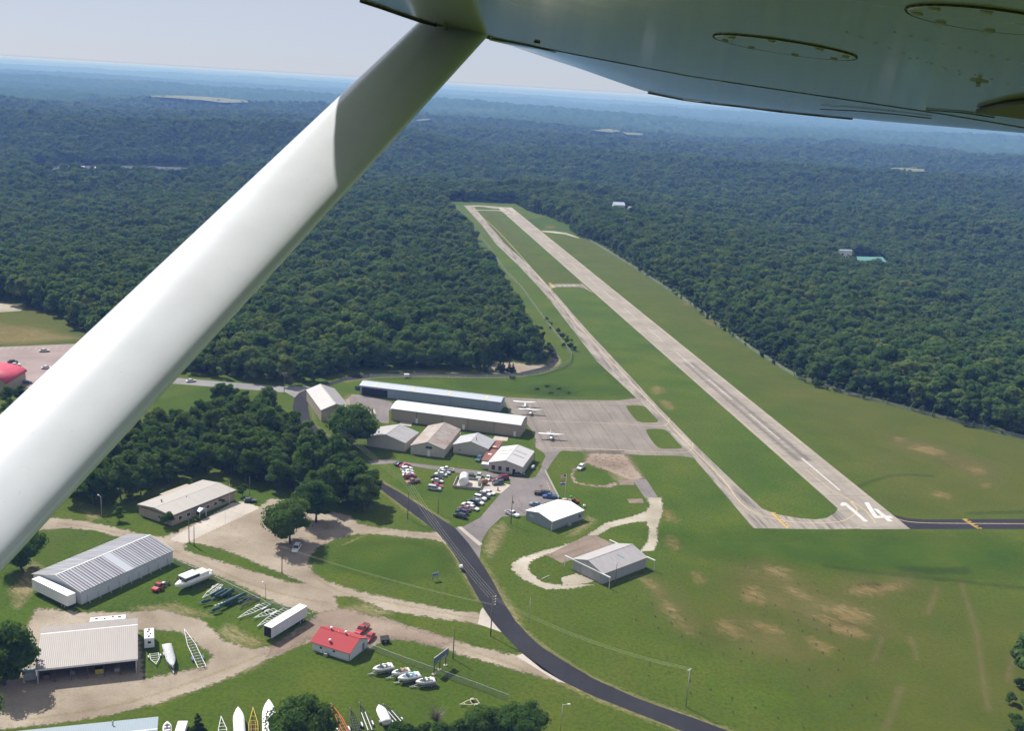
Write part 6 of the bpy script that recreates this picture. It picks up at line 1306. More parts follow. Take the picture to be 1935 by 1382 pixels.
U2, hU2 = pole('utility pole carrying bright wires over the asphalt road, nearest the wood', (770.3, 981), 915, arm=1, armrot=-.6)
U3, hU3 = pole('tall pole with four white insulators where the gravel road meets the asphalt', (927, 1203), 1127, .17, insul=True)
U4, hU4 = pole('lone grey utility pole with a pale bracket on the right-hand field', (1296, 1337), 1264, .14, kind='metal', insul=False, arm=0)
MB().bar((-.5, 0, hU4 - .6), (.35, 0, hU4 - .1), .12).build('bracket', WHITE, U4)
pole('bare wooden pole on the grass below the slanting row of cars', (827.4, 971.3), 936); pole('wooden pole with a transformer at the grass edge of the car park', (965.3, 991), 938, .16)
pole('tall crossarm pole at the corner of the terminal shed', (1008.7, 877.9), 834.5, arm=1, armrot=.2); Y1, hY1 = pole('wooden pole on the strip between the gravel yard and the long track', (532.8, 1084), 1033); pole('small lamp pole on the fence above the boat trailers', (502, 1135.5), 1105, .08, lamp=True, armrot=2.4, name='lamp_post', cat='lamp post')
Y0, hY0 = pole('left of the two yard poles in front of the office', (357.4, 1027), 977); pole('shorter right one of the two yard poles before the office', (367, 1032), 993.6); pole('white-topped lamp pole in the tall grass left of the office', (192, 977.5), 939, .1, kind='metal', lamp=True, armrot=2.5, name='lamp_post', cat='lamp post')
pole('pole on the lawn behind the office beside the dark trailer', (472, 946), 901, .13); pole('pole standing in front of the grey hangar wall', (1162.4, 1107), 1065.4, .12); pole('dark pole on the verge left of the billboard road', (855.9, 1246), 1189, .15); pole('thin grey pole on the field right of the asphalt road', (999.3, 1175.7), 1131, .09, kind='metal')
pole('short lamp post at the bottom edge right of the two bushy trees', (1059, 1386), 1332, .09, kind='metal', lamp=True, name='lamp_post', cat='lamp post'); pole('thin post by the silver lot corner of the white-roofed hangar', (1019, 968), 941, .06, kind='metal')
m = MB(); m.tube((.32, 0, 7.6), (.32, 0, 8.6), .24, .24, 10); tr_ = [o for o in bpy.data.objects if o.get('label', '').startswith('wooden pole with a transformer')][0]; m.build('transformer', GALV, tr_)
WIRE = plain('cable', (.42, .42, .30), .5, vary=.1)
def wires(label, A, B, n=3, gap=.5, sag=1.0, r=.022):
    a = Vector(A); b = Vector(B); d = (b - a); nrm = Vector((-d.y, d.x, 0)).normalized()
    for k in range(n):
        o = nrm * ((k - (n - 1) / 2) * gap); m = MB(); prev = a + o
        for i in range(1, 13):
            f = i / 12; p = a + o + d * f - Vector((0, 0, sag * 4 * f * (1 - f))); m.tube(prev, p, r, r, 4, cap=False); prev = p
        tag(m.build('overhead_wire', WIRE), label, 'wire', label.split(' wires')[0] + ' wires' if ' wires' in label else 'overhead wires')
def ptop(o, h, dz=0): return (o.location.x, o.location.y, h - dz)
wires('overhead wire crossing the asphalt road between two utility poles', ptop(U2, hU2, .2), ptop(U3, hU3, .3), 4, .8, 1.6, .017)
wires('overhead wire from the road crossing pole back along the wood', ptop(U1, hU1, .2), ptop(U2, hU2, .2), 3, 1.0, 2.5, .014)
wires('overhead wire over the right-hand field to the lone grey pole', ptop(U3, hU3, .5), ptop(U4, hU4, .2), 3, .6, 2.2, .016)
wires('overhead wire from the yard pole across the lawn to the insulator pole', ptop(Y1, hY1, .2), ptop(U3, hU3, 2.5), 2, .5, 1.0, .016)
wires('overhead wire between the office poles and the yard pole', ptop(Y0, hY0, .2), ptop(Y1, hY1, .2), 1, .5, .8, .016)
# flagpole with two flags
fh = topz((1067, 945), 897); fp = thing('flagpole', 'white flagpole beside the white-roofed hangar', 'flagpole', (*G(1067, 945), 0)); MB().tube((0, 0, 0), (0, 0, fh), .07, .04, 8).build('pole', WHITE, fp); MB().lathe([(.02, fh), (.1, fh + .08), (.1, fh + .16), (.01, fh + .24)], (0, 0, 0), 8).build('finial', YELLOWPAINT, fp); MB().lathe([(1.0, 0), (1.0, .3), (.8, .42), (.1, .45)], (0, 0, 0), 12).build('base', CONC, fp)
def flag_mat(name, us):
    t = NT(name); p = t.pos(obj=True); sx = t.n('SeparateXYZ'); t.l(p, sx.inputs[0]); X, Z = sx.outputs[0], sx.outputs[2]
    if us:
        st = t.math('GREATER_THAN', t.math('FRACT', t.math('MULTIPLY', Z, 6.5 / 1.3)), .5); c = t.mix(st, (.75, .73, .72), (.50, .03, .05)); can = t.math('MULTIPLY', t.math('LESS_THAN', X, .9), t.math('GREATER_THAN', Z, -.62)); c = t.mix(can, c, (.03, .05, .22))
        v = t.n('TexVoronoi'); t.l(p, v.inputs['Vector']); v.inputs['Scale'].default_value = 7; c = t.mix(t.math('MULTIPLY', can, t.math('LESS_THAN', v.outputs['Distance'], .18)), c, (.75, .75, .75))
    else:
        c = t.ramp(t.math('MULTIPLY', t.math('MULTIPLY', Z, -1), 1 / 1.3), [(0, (.55, .04, .05)), (.333, (.75, .75, .75)), (.667, (.05, .08, .40))], 'CONSTANT')
        v = t.n('VectorMath', operation='DISTANCE'); t.l(p, v.inputs[0]); v.inputs[1].default_value = (1.0, 0, -.65); c = t.mix(t.math('LESS_THAN', v.outputs['Value'], .32), c, (.05, .08, .35)); c = t.mix(t.math('LESS_THAN', v.outputs['Value'], .22), c, (.7, .68, .6))
    t.base(c); t.set(rough=.8); return t.m
def flag(name, label, z, us):
    nx, nz = 16, 8; v = []; f = []
    for j in range(nz + 1):
        for i in range(nx + 1):
            a = i / nx; v.append((2.0 * a, .16 * math.sin(a * 7 + j * .3) * a, -1.3 * j / nz - .35 * a * a))
    for j in range(nz):
        for i in range(nx): f.append((j * (nx + 1) + i, j * (nx + 1) + i + 1, (j + 1) * (nx + 1) + i + 1, (j + 1) * (nx + 1) + i))
    m = MB(); m.add(v, f, 0, True); o = m.build(name, flag_mat(name + '_cloth', us), open_=True); g = G(1067, 945); o.location = (g[0] - .09, g[1], z); o.rotation_euler = (0, R(0), R(195)); md = o.modifiers.new('thickness', 'SOLIDIFY'); md.thickness = .015; tag(o, label, 'flag')
flag('striped_flag', 'red and white striped flag with a blue starred corner on the flagpole', fh - .15, True); flag('tricolour_flag', 'red, white and blue banded flag with a round emblem, lower on the flagpole', fh - 2.5, False)
fo = thing('office_flagpole', 'thin white flagpole at the front corner of the office', 'flagpole', (*G(433.5, 955), 0)); hh = topz((433.5, 955), 909); MB().tube((0, 0, 0), (0, 0, hh), .06, .035, 8).build('pole', WHITE, fo); MB().lathe([(.02, hh), (.08, hh + .06), (.08, hh + .14), (.01, hh + .2)], (0, 0, 0), 8).build('finial', GALV, fo)
# billboard
a = np.array(G(821, 1275.7)); b = np.array(G(843, 1258.9)); d = b - a; W_ = float(np.hypot(*d)); c = (a + b) / 2; bb = thing('billboard', 'long grey roadside billboard on three posts in concrete footings', 'billboard', (float(c[0]), float(c[1])), math.atan2(d[1], d[0]))
hb_ = topz((821, 1275.7), 1244); BBM = plain('billboard_grey', (.14, .17, .20), .6, vary=.25); MB().box(-W_ / 2 - .5, W_ / 2 + .7, -.08, .08, hb_ - 2.0, hb_).build('panel', BBM, bb); MB().box(-W_ / 2 - .5, W_ / 2 + .7, -.13, -.081, hb_ - 2.06, hb_ - 1.25).build('lower_panel', plain('billboard_lower', (.17, .20, .22), .6), bb)
MB().box(-W_ / 2 - .5, W_ / 2 + .7, -.1, .1, hb_ + .002, hb_ + .08).build('top_rail', GALV, bb)
for k, x in enumerate((-W_ / 2, -.05, W_ / 2)):
    MB().box(x - .09, x + .09, -.09 + .18, .27, -.1, hb_ - .1).build('post', plain('rust_post', (.16, .07, .04), .8), bb); MB().lathe([(.55, 0), (.55, .12), (.15, .2)], (x, .18, 0), 12).build('footing', CONC, bb)
m = MB(); rr_ = random.Random(2)
for x in (-1.9, -1.6, -1.3, -1.05, -.8): m.box(x, x + .2, -.16, -.131, hb_ - 1.75, hb_ - 1.6)
m.build('lettering', WHITE, bb); m = MB()
for x in (.2, .65, 1.1, 1.6, 2.0): m.box(x, x + .2, -.16, -.131, hb_ - 1.8, hb_ - 1.4); m.box(x + .2, x + .34, -.16, -.131, hb_ - 1.45, hb_ - 1.38)
m.build('lettering', WHITE, bb)
# small grey sign on the lawn
g = G(822, 1098); sg = thing('lawn_sign', 'small blue-grey sign on two posts on the round lawn', 'sign', (*g, 0), .55); MB().box(-1.1, 1.1, -.05, .05, 1.2, 2.5).build('panel', plain('sign_blue', (.28, .33, .42), .5), sg)
for x in (-.8, .8): MB().box(x - .06, x + .06, .051, .15, -.1, 2.3).build('post', WOODP, sg)
m = MB()
for x in (-.8, -.2, .4): m.box(x, x + .4, -.07, -.051, 1.75, 2.1)
m.build('lettering', CHAR, sg)
# fuel tank and its yard
A_, B_, C_ = c12(170, 560), c12(720, 610), c12(250, 375)
pos, rot, L, D = frame3(A_, B_, C_); fy = thing('tank_enclosure', 'low concrete wall enclosing the white fuel tank', 'wall', pos, rot); WLL = plain('weathered_concrete', (.30, .28, .25), .9, vary=.4)
for nm, q in (('front_wall', (-L / 2, L / 2, -D / 2 - .12, -D / 2 + .12)), ('back_wall', (-L / 2, L / 2, D / 2 - .12, D / 2 + .12)), ('side_wall', (-L / 2 - .12, -L / 2 + .12, -D / 2 + .121, D / 2 - .121)), ('end_wall', (L / 2 - .12, L / 2 + .12, -D / 2 + .121, D / 2 - .121))): MB().box(*q, 0, 1.05).build(nm, WLL, fy)
o = MB().box(-L / 2 + .13, L / 2 - .13, -D / 2 + .13, D / 2 - .13, .023, .04).build('slab', CONC, fy)
fc = lambda x, y: (pos[0] + math.cos(rot) * x - math.sin(rot) * y, pos[1] + math.sin(rot) * x + math.cos(rot) * y)
ft = thing('fuel_tank', 'big white horizontal fuel tank inside the concrete wall', 'tank', (*fc(-L * .18, 0), .04), rot + .1); r_ = 1.7; m = MB(); m.lathe([(.1, -3.1), (r_ * .8, -3.05), (r_, -2.85), (r_, 2.85), (r_ * .8, 3.05), (.1, 3.1)], (0, 0, r_ + .35), 24, 0, 'y'); m.build('tank', HULLW, ft)
for y in (-1.8, 1.8): MB().box(-1.3, 1.3, y - .2, y + .2, 0, .75).build('saddle', WLL, ft)
m = MB(); m.box(-.35, -.1, .5, 1.2, 2 * r_ + .36, 2 * r_ + .4); m.box(-.35, .2, .2, .45, 2 * r_ + .36, 2 * r_ + .4); m.build('lettering', PAINT['red'], ft)
m = MB(); m.tube((r_ + .1, -2.0, 0), (r_ + .1, -2.0, 3.4), .04, .04, 6); m.tube((r_ + .1, -1.5, 0), (r_ + .1, -1.5, 3.4), .04, .04, 6)
for k in range(9): m.bar((r_ + .1, -2.0, .3 + k * .36), (r_ + .1, -1.5, .3 + k * .36), .04)
m.build('ladder', GALV, ft)
f2 = thing('small_tank', 'small pale green upright tank leaning by the enclosure end', 'tank', (*fc(L * .40, -.3), .04), rot); m = MB(); m.lathe([(.1, 0), (.55, .05), (.6, 2.2), (.4, 2.5), (.1, 2.6)], (0, 0, 0), 12); m.build('tank', plain('pale_green', (.42, .50, .42), .5), f2); MB().tube((.5, .4, 0), (1.1, .4, 2.4), .06, .06, 6).build('pipe', GALV, f2)
f3 = thing('rusty_tank', 'rust-brown barrel tank just outside the tank enclosure', 'tank', (*G(*c12(800, 490)), .0), rot + .4); m = MB(); m.lathe([(.1, -1.2), (.8, -1.15), (.95, -.9), (.95, .9), (.8, 1.15), (.1, 1.2)], (0, 0, 1.2), 16, 0, 'x'); m.build('tank', plain('rust_brown', (.28, .11, .06), .7), f3)
for x in (-.6, .6): MB().box(x - .1, x + .1, -.6, .6, 0, .6).build('saddle', CHAR, f3)
fpump = thing('fuel_pump', 'red fuel pump post on the concrete pad by the car park', 'pump', (*G(*c12(1072, 612)), .0), rot); MB().box(-.25, .25, -.2, .2, .03, 1.3).build('cabinet', PAINT['red'], fpump); MB().box(-.5, .8, -.3, .3, .02, .14).build('island', WLL, fpump); MB().box(-.2, .2, -.22, -.201, .8, 1.15).build('dial', WHITE, fpump)
st = thing('steel_rack', 'red steel stand at the back of the car park by the black pickup', 'stand', (*G(1022, 926), 0), .3)
for x in (-.5, .5): MB().bar((x, 0, 0), (x * .4, 0, 1.6), .1).build('leg', PAINT['red'], st)
MB().bar((-.7, 0, 1.5), (.7, 0, 1.7), .12).build('bar', PAINT['red'], st)
# guard rail fence beside the car park
a = np.array(G(1030, 894)); b = np.array(G(1056, 945)); d = b - a; W_ = float(np.hypot(*d)); gr_ = thing('guard_fence', 'pale solid fence along the car park edge below the flagpole', 'fence', (float(a[0]), float(a[1])), math.atan2(d[1], d[0])); MB().box(0, W_, -.05, .05, .15, 1.35).build('panel', plain('pale_fence', (.42, .42, .38), .6, vary=.25), gr_)
for k in range(int(W_ / 3) + 1): MB().box(k * 3 - .06, k * 3 + .06, .051, .17, 0, 1.4).build('post', GALV, gr_)
for k, (x, y) in enumerate([(1034, 915), (1036.5, 920), (1039, 925), (1041, 930)]): 
    t = thing('parking_stop', 'faded yellow parking stop beside the pale fence', 'kerb stop', (*G(x, y), .018), math.atan2(d[1], d[0]), 'yellow parking stops along the fence'); MB().box(-.9, .9, -.1, .1, 0, .16, top=.04).build('block', YELLOWPAINT, t)
# tractor mower behind the hangar, propane tank, dumpster, mailbox, trailer
tm = thing('farm_tractor', 'small red tractor at the far corner of the white-roofed hangar', 'tractor', (*G(1087, 951), 0), -.7); MB().box(.1, 1.6, -.35, .35, .7, 1.25, top=.05).build('bonnet', PAINT['red'], tm); MB().box(-.9, .1, -.5, .5, .6, .9).build('platform', CHAR, tm); MB().box(-.6, -.2, -.25, .25, .9, 1.35).build('seat', BLACK, tm)
for s in (-1, 1): MB().tube((-.6, s * .55, .65), (-.6, s * .85, .65), .65, .65, 14).build('rear_wheel', BLACK, tm); MB().tube((1.2, s * .45, .35), (1.2, s * .62, .35), .35, .35, 12).build('front_wheel', BLACK, tm)
for s in (-1, 1): MB().box(-1.2, -.2, s * .7 - .16, s * .7 + .16, 1.32, 1.4).build('fender', PAINT['red'], tm)
MB().box(-3.2, -1.2, -.9, .9, .3, .55).build('mower_deck', PAINT['copper'], tm)
pt = thing('propane_tank', 'white propane tank on the lawn right of the terminal shed', 'tank', (*G(1006.5, 887), 0), 1.2); m = MB(); m.lathe([(.05, -1.2), (.4, -1.1), (.55, -.85), (.55, .85), (.4, 1.1), (.05, 1.2)], (0, 0, .95), 14, 0, 'x'); m.build('tank', HULLW, pt)
for x in (-.6, .6): MB().box(x - .1, x + .1, -.35, .35, 0, .5).build('leg', CHAR, pt)
MB().lathe([(.14, 0), (.14, .22), (.05, .28)], (0, 0, 1.48), 8).build('valve_dome', GALV, pt)
wb = thing('water_barrel', 'white barrel on the lawn right of the red tractor', 'barrel', (*G(1104, 959), 0)); MB().lathe([(.25, 0), (.45, .1), (.5, .5), (.45, .95), (.2, 1.05)], (0, 0, 0), 12).build('body', HULLW, wb); MB().lathe([(.12, 1.05), (.12, 1.15), (.02, 1.16)], (0, 0, 0), 8).build('cap', CHAR, wb)
gt = thing('green_barrel', 'bright green barrel beside the flagpole base', 'barrel', (*G(1079, 943), 0)); MB().lathe([(.3, 0), (.42, .08), (.42, .9), (.3, .98)], (0, 0, 0), 12).build('body', plain('bright_green', (.05, .42, .16), .5), gt); MB().lathe([(.4, .981), (.4, 1.03), (.05, 1.05)], (0, 0, 0), 12).build('lid', plain('bright_green', (.05, .42, .16), .5), gt)
dm = thing('dumpster', 'dark waste container on the gravel edge right of the red car', 'dumpster', (*G(727, 1215), 0), .35); MB().add([(-1, -.7, .15), (1, -.7, .15), (1, .7, .15), (-1, .7, .15), (-1.1, -.8, 1.1), (1.1, -.8, 1.1), (1.1, .8, 1.5), (-1.1, .8, 1.5)], [(0, 3, 2, 1), (4, 5, 6, 7), (0, 1, 5, 4), (1, 2, 6, 5), (2, 3, 7, 6), (3, 0, 4, 7)]).build('body', CHAR, dm); MB().add([(-1.15, -.85, 1.12), (1.15, -.85, 1.12), (1.15, .85, 1.53), (-1.15, .85, 1.53), (-1.15, -.85, 1.18), (1.15, -.85, 1.18), (1.15, .85, 1.59), (-1.15, .85, 1.59)], [(0, 3, 2, 1), (4, 5, 6, 7), (0, 1, 5, 4), (1, 2, 6, 5), (2, 3, 7, 6), (3, 0, 4, 7)]).build('lid', BLACK, dm); MB().box(-.25, .15, -.83, -.75, .5, .9).build('plate', GALV, dm)
for x in (-.8, .8): MB().tube((x, -.5, .075), (x, .5, .075), .075, .075, 8).build('roller', BLACK, dm)
mbx = thing('mailbox', 'white roadside mailbox with a dark base on the left edge of the asphalt road', 'mailbox', (*G(872, 1078), 0), 1.95); MB().box(-.55, .55, -.3, .3, 1.0, 1.7, top=.08).build('box', HULLW, mbx); MB().box(-.2, .2, -.2, .2, 0, .998).build('stand', CHAR, mbx); MB().box(-1.6, -.7, -.35, .35, 0, 1.0, top=.1).build('parcel_box', BLACK, mbx); MB().box(.7, 1.5, -.3, .3, .4, 1.15, top=.08).build('side_box', HULLW, mbx)
for x in (.9, 1.3): MB().box(x - .05, x + .05, -.05, .05, 0, .4).build('post', CHAR, mbx)
ms_ = thing('marker_post', 'turquoise marker post at the corner of the boat yard fence', 'post', (*G(590.5, 1167), 0)); MB().tube((0, 0, 0), (0, 0, 1.5), .12, .12, 8).build('post', plain('turquoise', (.14, .48, .44), .5), ms_); MB().lathe([(.14, 1.5), (.15, 1.62), (.03, 1.7)], (0, 0, 0), 8).build('cap', WHITE, ms_)
wt_ = thing('white_equipment_trailer', 'white utility trailer on the grass by the perimeter road above the blue-grey hangar', 'trailer', (*G(769, 714), 0), .2); MB().box(-1.5, 1.2, -.9, .9, .6, 1.9, top=.1).build('box', HULLW, wt_); MB().bar((1.2, 0, .5), (2.8, 0, .5), .12).build('tow_bar', CHAR, wt_)
for s in (-1, 1): MB().tube((0, s * .9, .35), (0, s * 1.1, .35), .35, .35, 10).build('wheel', BLACK, wt_)
place_car('suv', 'black', (675, 737), (685, 735), 'black car on the gravel at the left end of the blue-grey hangar')
dt = thing('utility_trailer', 'dark flat utility trailer on the lawn behind the office', 'trailer', (*G(473, 949), 0), .2); MB().box(-2.2, 2.0, -.95, .95, .55, .8).build('deck', CHAR, dt); MB().box(-1.8, .2, -.8, .8, .801, 1.5, top=.1).build('load', plain('dark_load', (.06, .09, .07), .8), dt); MB().bar((2.0, 0, .6), (3.2, 0, .5), .1).build('tow_bar', CHAR, dt)
for s in (-1, 1): MB().tube((-.4, s * 1.0, .33), (-.4, s * 1.2, .33), .33, .33, 10).build('wheel', BLACK, dt)
pp = thing('tow_pipe', 'pale pipe lying on the grass inside the gravel loop', 'pipe', (*G(1031, 1092), .1), .85); MB().tube((-1.7, 0, 0), (1.7, 0, 0), .1, .1, 8).build('pipe', WHITE, pp); MB().tube((1.7, 0, 0), (1.8, 0, 0), .14, .14, 8).build('flange', GALV, pp)
tl = thing('white_trailer_tail', 'white tarp-covered trailer on the bottom edge right of the metal roof', 'trailer', (*G(343, 1383), 0), 1.7); MB().box(-2.2, 2.0, -1.2, 1.2, .6, 1.4, top=.15).build('load', COVER, tl); MB().box(-2.3, 2.1, -1.1, 1.1, .4, .599).build('deck', CHAR, tl)
for s in (-1, 1): MB().tube((0, s * 1.15, .33), (0, s * 1.35, .33), .33, .33, 10).build('wheel', BLACK, tl)
c, rt, ln = axis_of((316, 1400), (316, 1370)); boat_proto('small_boat', 'small white open boat on the bottom edge beside the metal roof', 'boat', c, rt, L=5, B=1.9)
# chain-link fences: posts, rail and mesh
CHL = NT('chain_link'); v_ = CHL.n('TexChecker'); CHL.l(CHL.pos(obj=True), v_.inputs['Vector']); v_.inputs['Scale'].default_value = 9; CHL.base((.42, .45, .42)); CHL.set(metal=.3, rough=.5, alpha=CHL.math('MULTIPLY', .22, 1.0))
def fence(label, pts, h=1.6, step=6.0, mat=None, vis=True):
    P = [np.array(G(*p)) for p in pts]; t = thing('chain_link_fence', label, 'fence', (float(P[0][0]), float(P[0][1]), 0)); o = P[0]; rail = MB(); mesh = MB(); k = 0
    for a, b in zip(P[:-1], P[1:]):
        a = a - o; b = b - o; rail.tube((a[0], a[1], h), (b[0], b[1], h), .03, .03, 5, cap=False); d = b - a; nrm = np.array([-d[1], d[0]]) / np.hypot(*d) * .006
        mesh.add([(*(a - nrm), .05), (*(b - nrm), .05), (*(b - nrm), h - .03), (*(a - nrm), h - .03), (*(a + nrm), .05), (*(b + nrm), .05), (*(b + nrm), h - .03), (*(a + nrm), h - .03)], [(0, 1, 2, 3), (7, 6, 5, 4), (0, 3, 7, 4), (1, 5, 6, 2)])
        n = max(1, int(np.hypot(*d) / step))
        for i in range(n):
            if k < 95: p = a + d * i / n; MB().tube((p[0], p[1], 0), (p[0], p[1], h + .05), .035, .035, 6).build('post', GALV, t); k += 1
    rail.build('top_rail', GALV, t)
    if vis: mesh.build('mesh', CHL.m, t)
fence('chain-link fence along the gravel track beside the striped barn and boat trailers', [(330, 1066), (400, 1097), (440, 1116), (500, 1146), (560, 1160), (588, 1172)])
fence('chain-link fence running from the red-roofed house past the billboard to the bottom bushes', [(693, 1226), (760, 1252), (830, 1277), (900, 1302), (960, 1325)])
fence('chain-link fence curving along the perimeter road beside the apron grass', [(700, 716), (780, 715.5), (880, 716), (960, 715), (1020, 708), (1060, 697), (1078, 686), (1080, 672), (1072, 660)], 2.0, 8)
fence('long chain-link fence up the left side of the taxiway to the runway end', [(1072, 660), (1035, 615), (1010, 580), (985, 545), (955, 515), (925, 470), (900, 440), (872, 405), (862, 393)], 2.0, 9)
fence('chain-link fence along the forest edge right of the runway', [(1100, 447), (1200, 508), (1300, 573), (1420, 662), (1500, 712), (1600, 747), (1750, 786), (1935, 832)], 2.0, 9)
# irrigation risers over the field: small dark tufts
def tuft(label, p):
    t = thing('sprinkler_head', label, 'sprinkler', (*G(*p), 0), 0, 'sprinkler heads dotted over the right-hand field'); MB().tube((0, 0, 0), (0, 0, .34), .04, .04, 6).build('riser', CHAR, t); MB().lathe([(.05, .3), (.22, .34), (.24, .42), (.14, .5), (.03, .53)], (0, 0, 0), 8).build('head', BLACK, t); return t
c7 = lambda x, y: (1200 + x / 2.633, 1040 + y / 2.633)
pts = [(395, 14), (467, 50), (540, 43), (548, 84), (635, 112), (712, 101), (722, 142), (810, 172), (890, 165), (905, 207), (537, 217), (603, 244), (522, 259), (650, 280), (697, 278), (558, 292), (790, 311), (640, 326), (710, 324), (811, 352), (888, 349), (729, 370), (967, 377), (830, 407), (900, 400), (972, 415), (1057, 408), (83, 270), (173, 315), (100, 335), (250, 350), (115, 392), (322, 417), (232, 435), (327, 473), (437, 520), (521, 496), (577, 460), (582, 516), (527, 557), (899, 474), (1013, 503), (933, 517), (1035, 545), (865, 600), (857, 686), (1010, 600), (1152, 742), (1080, 779), (1197, 828), (711, 842), (837, 890), (597, 791), (486, 813), (482, 744), (375, 700), (272, 655), (275, 716), (168, 614), (70, 574), (69, 633), (967, 732), (752, 552), (5, 238), (2, 352), (180, 367), (1075, 430)]
t0 = None
for p in pts:
    if t0 is None: t0 = tuft('small black sprinkler head on the mown field right of the asphalt road', c7(*p))
    else: dup(t0, G(*c7(*p)), 0)
# ------------------------------------------------------------------ the aeroplane the picture is taken from: wing and strut
CAMP = np.array([0, 0, CAM_H])
def cw(p): return Vector((CAMP + CR * p[0] + CU * p[1] + CF * p[2]).tolist())      # cabin frame (right, up, out along the view) to world
WS, WH = .17, .15
WK = (283 - WS * 1480 + WS * PW / 2 - PH / 2) / FOC; WN = np.array([WS, 1.0, WK]); WNN = np.linalg.norm(WN); WNU = WN / WNN
def wpt(px, py, k=1.0):
    X = (px - PW / 2) / FOC; Y = -(py - PH / 2) / FOC; t = WH * WNN / (Y + WS * X + WK); return np.array([X * t, Y * t, t]) * k
def wxz(x, z): return np.array([x, WH * WNN - WS * x - WK * z, z])
def air_paint(name, col, rough, bump_s, coat=0.0):
    t = NT(name); p = t.pos(obj=False); n = t.noise(p, 9, 4, .6); sp = t.noise(p, 160, 2, .5)
    c = t.ramp(n, [(.3, tuple(x * .93 for x in col)), (.6, col)]); c = t.mix(t.ramp(sp, [(.70, 0.0), (.78, .25)]), c, (.45, .38, .28))
    t.base(c); t.set(rough=rough, spec=.5, coat=coat, coatr=.06)
    t.bump(t.noise(t.pos((5, 5, 5)), 1.0, 3, .5), bump_s, .01); return t.m
WINGP = air_paint('wing_paint', (.36, .37, .31), .10, .05, .1)  # white wing dulled to olive: shade and green ground bounce put into the colour
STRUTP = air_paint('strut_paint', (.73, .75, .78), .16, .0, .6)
TRIM = plain('dark_trim', (.035, .03, .032), .5); STEEL = plain('steel', (.45, .45, .44), .35, .9); GREYP = plain('grey_fitting', (.30, .31, .30), .5)
plane0 = thing('light_aeroplane', 'white high-wing aeroplane the view is taken from, its wing and strut across the top left', 'aeroplane', cw(wpt(855, 55)))
PL0 = Vector(plane0.location)
def L0(p): return tuple(cw(p) - PL0)
le = [(682, 0), (720, 12.5), (758, 26), (790, 37), (830, 48), (875, 58), (925, 70)]
tipo = [(925, 70), (960, 83), (1010, 101), (1060, 117), (1100, 130), (1150, 148), (1190, 162), (1230, 175), (1290, 187), (1345, 194), (1400, 200), (1480, 210), (1560, 218), (1640, 226), (1700, 231), (1780, 238), (1870, 245), (1935, 248)]
LED = wpt(682, 0) - wpt(790, 37); LED /= np.linalg.norm(LED)
LE = [wpt(682, 0) + LED * 1.9, wpt(682, 0) + LED * 1.2, wpt(682, 0) + LED * .6, wpt(682, 0) + LED * .25] + [wpt(*q) for q in le]
TIP = [wpt(*tipo[0])] + [wpt(*q) * 1.28 for q in tipo[1:]]
TE = [wpt(2100, 262), wxz(1.60, 2.2), wxz(1.62, 1.4), wxz(1.66, .5)]
crease = [(925, 70), (1000, 85), (1100, 105), (1200, 124), (1300, 143), (1450, 166), (1600, 188), (1800, 218), (1935, 241)]
CRE = [wpt(*q) for q in crease]
# inboard underside (flat), outboard underside (tilted a little up toward its far edge)
inb = [p for p in LE] + CRE[1:] + [wpt(1960, 246)] + TE
up = WNU
mbw = MB(); n = len(inb); ctr = np.mean(inb, 0)
def rim(pts, lifts):
    rings = []
    c = np.mean(pts, 0)
    for inset, lift in lifts: rings.append([L0(p + (c - p) / np.linalg.norm(c - p) * inset + up * lift) for p in pts])
    return rings
mbw.add([L0(p) for p in inb], [tuple(range(n))])
full = LE + TIP[1:] + TE
rg2 = rim(full, [(0, 0), (-.012, .012), (-.015, .03), (.02, .075), (.12, .13), (.3, .16)])
nf = len(full); b = len(mbw.v); mbw.add([p for r in rg2[:] for p in r], [(k * nf + i, k * nf + (i + 1) % nf, (k + 1) * nf + (i + 1) % nf, (k + 1) * nf + i) for k in range(5) for i in range(nf)] + [tuple(5 * nf + i for i in range(nf))], 0, True)
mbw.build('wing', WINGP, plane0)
# rounded nose of the wing, its unseen overhang shaped to shade the strut
OUT = np.cross(LED, up); OUT = OUT if OUT[0] < 0 else -OUT; OUT /= np.linalg.norm(OUT)
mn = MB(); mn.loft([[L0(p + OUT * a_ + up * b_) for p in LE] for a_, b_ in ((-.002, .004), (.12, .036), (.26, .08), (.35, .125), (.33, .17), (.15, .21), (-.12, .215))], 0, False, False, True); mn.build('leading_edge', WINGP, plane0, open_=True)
mbo = MB(); a = [CRE[0]] + CRE[1:]; nn_ = 18
def along(pts, t):
    s = [0]
    for p, q in zip(pts[:-1], pts[1:]): s.append(s[-1] + np.linalg.norm(q - p))
    x = t * s[-1]; k = min(len(pts) - 2, max(0, int(np.searchsorted(s, x) - 1))); f = (x - s[k]) / max(1e-9, s[k + 1] - s[k]); return pts[k] * (1 - f) + pts[k + 1] * f
rows = []
for k in range(nn_ + 1):
    t = k / nn_; p = along(CRE + [wpt(1960, 246)], t); q = along(TIP + [wpt(1960, 250.5) * 1.28], t)
    rows.append([L0(p - up * .0015)] + [L0(p + (q - p) * f - up * (.0015 + .006 * math.sin(math.pi * f))) for f in (.2, .4, .6, .8)] + [L0(q - up * .0015)])
mbo.add([p for r in rows for p in r], [(k * 6 + i, k * 6 + i + 1, (k + 1) * 6 + i + 1, (k + 1) * 6 + i) for k in range(nn_) for i in range(5)], 0, True)
mbo.build('wing_tip_panel', WINGP, plane0, open_=True)
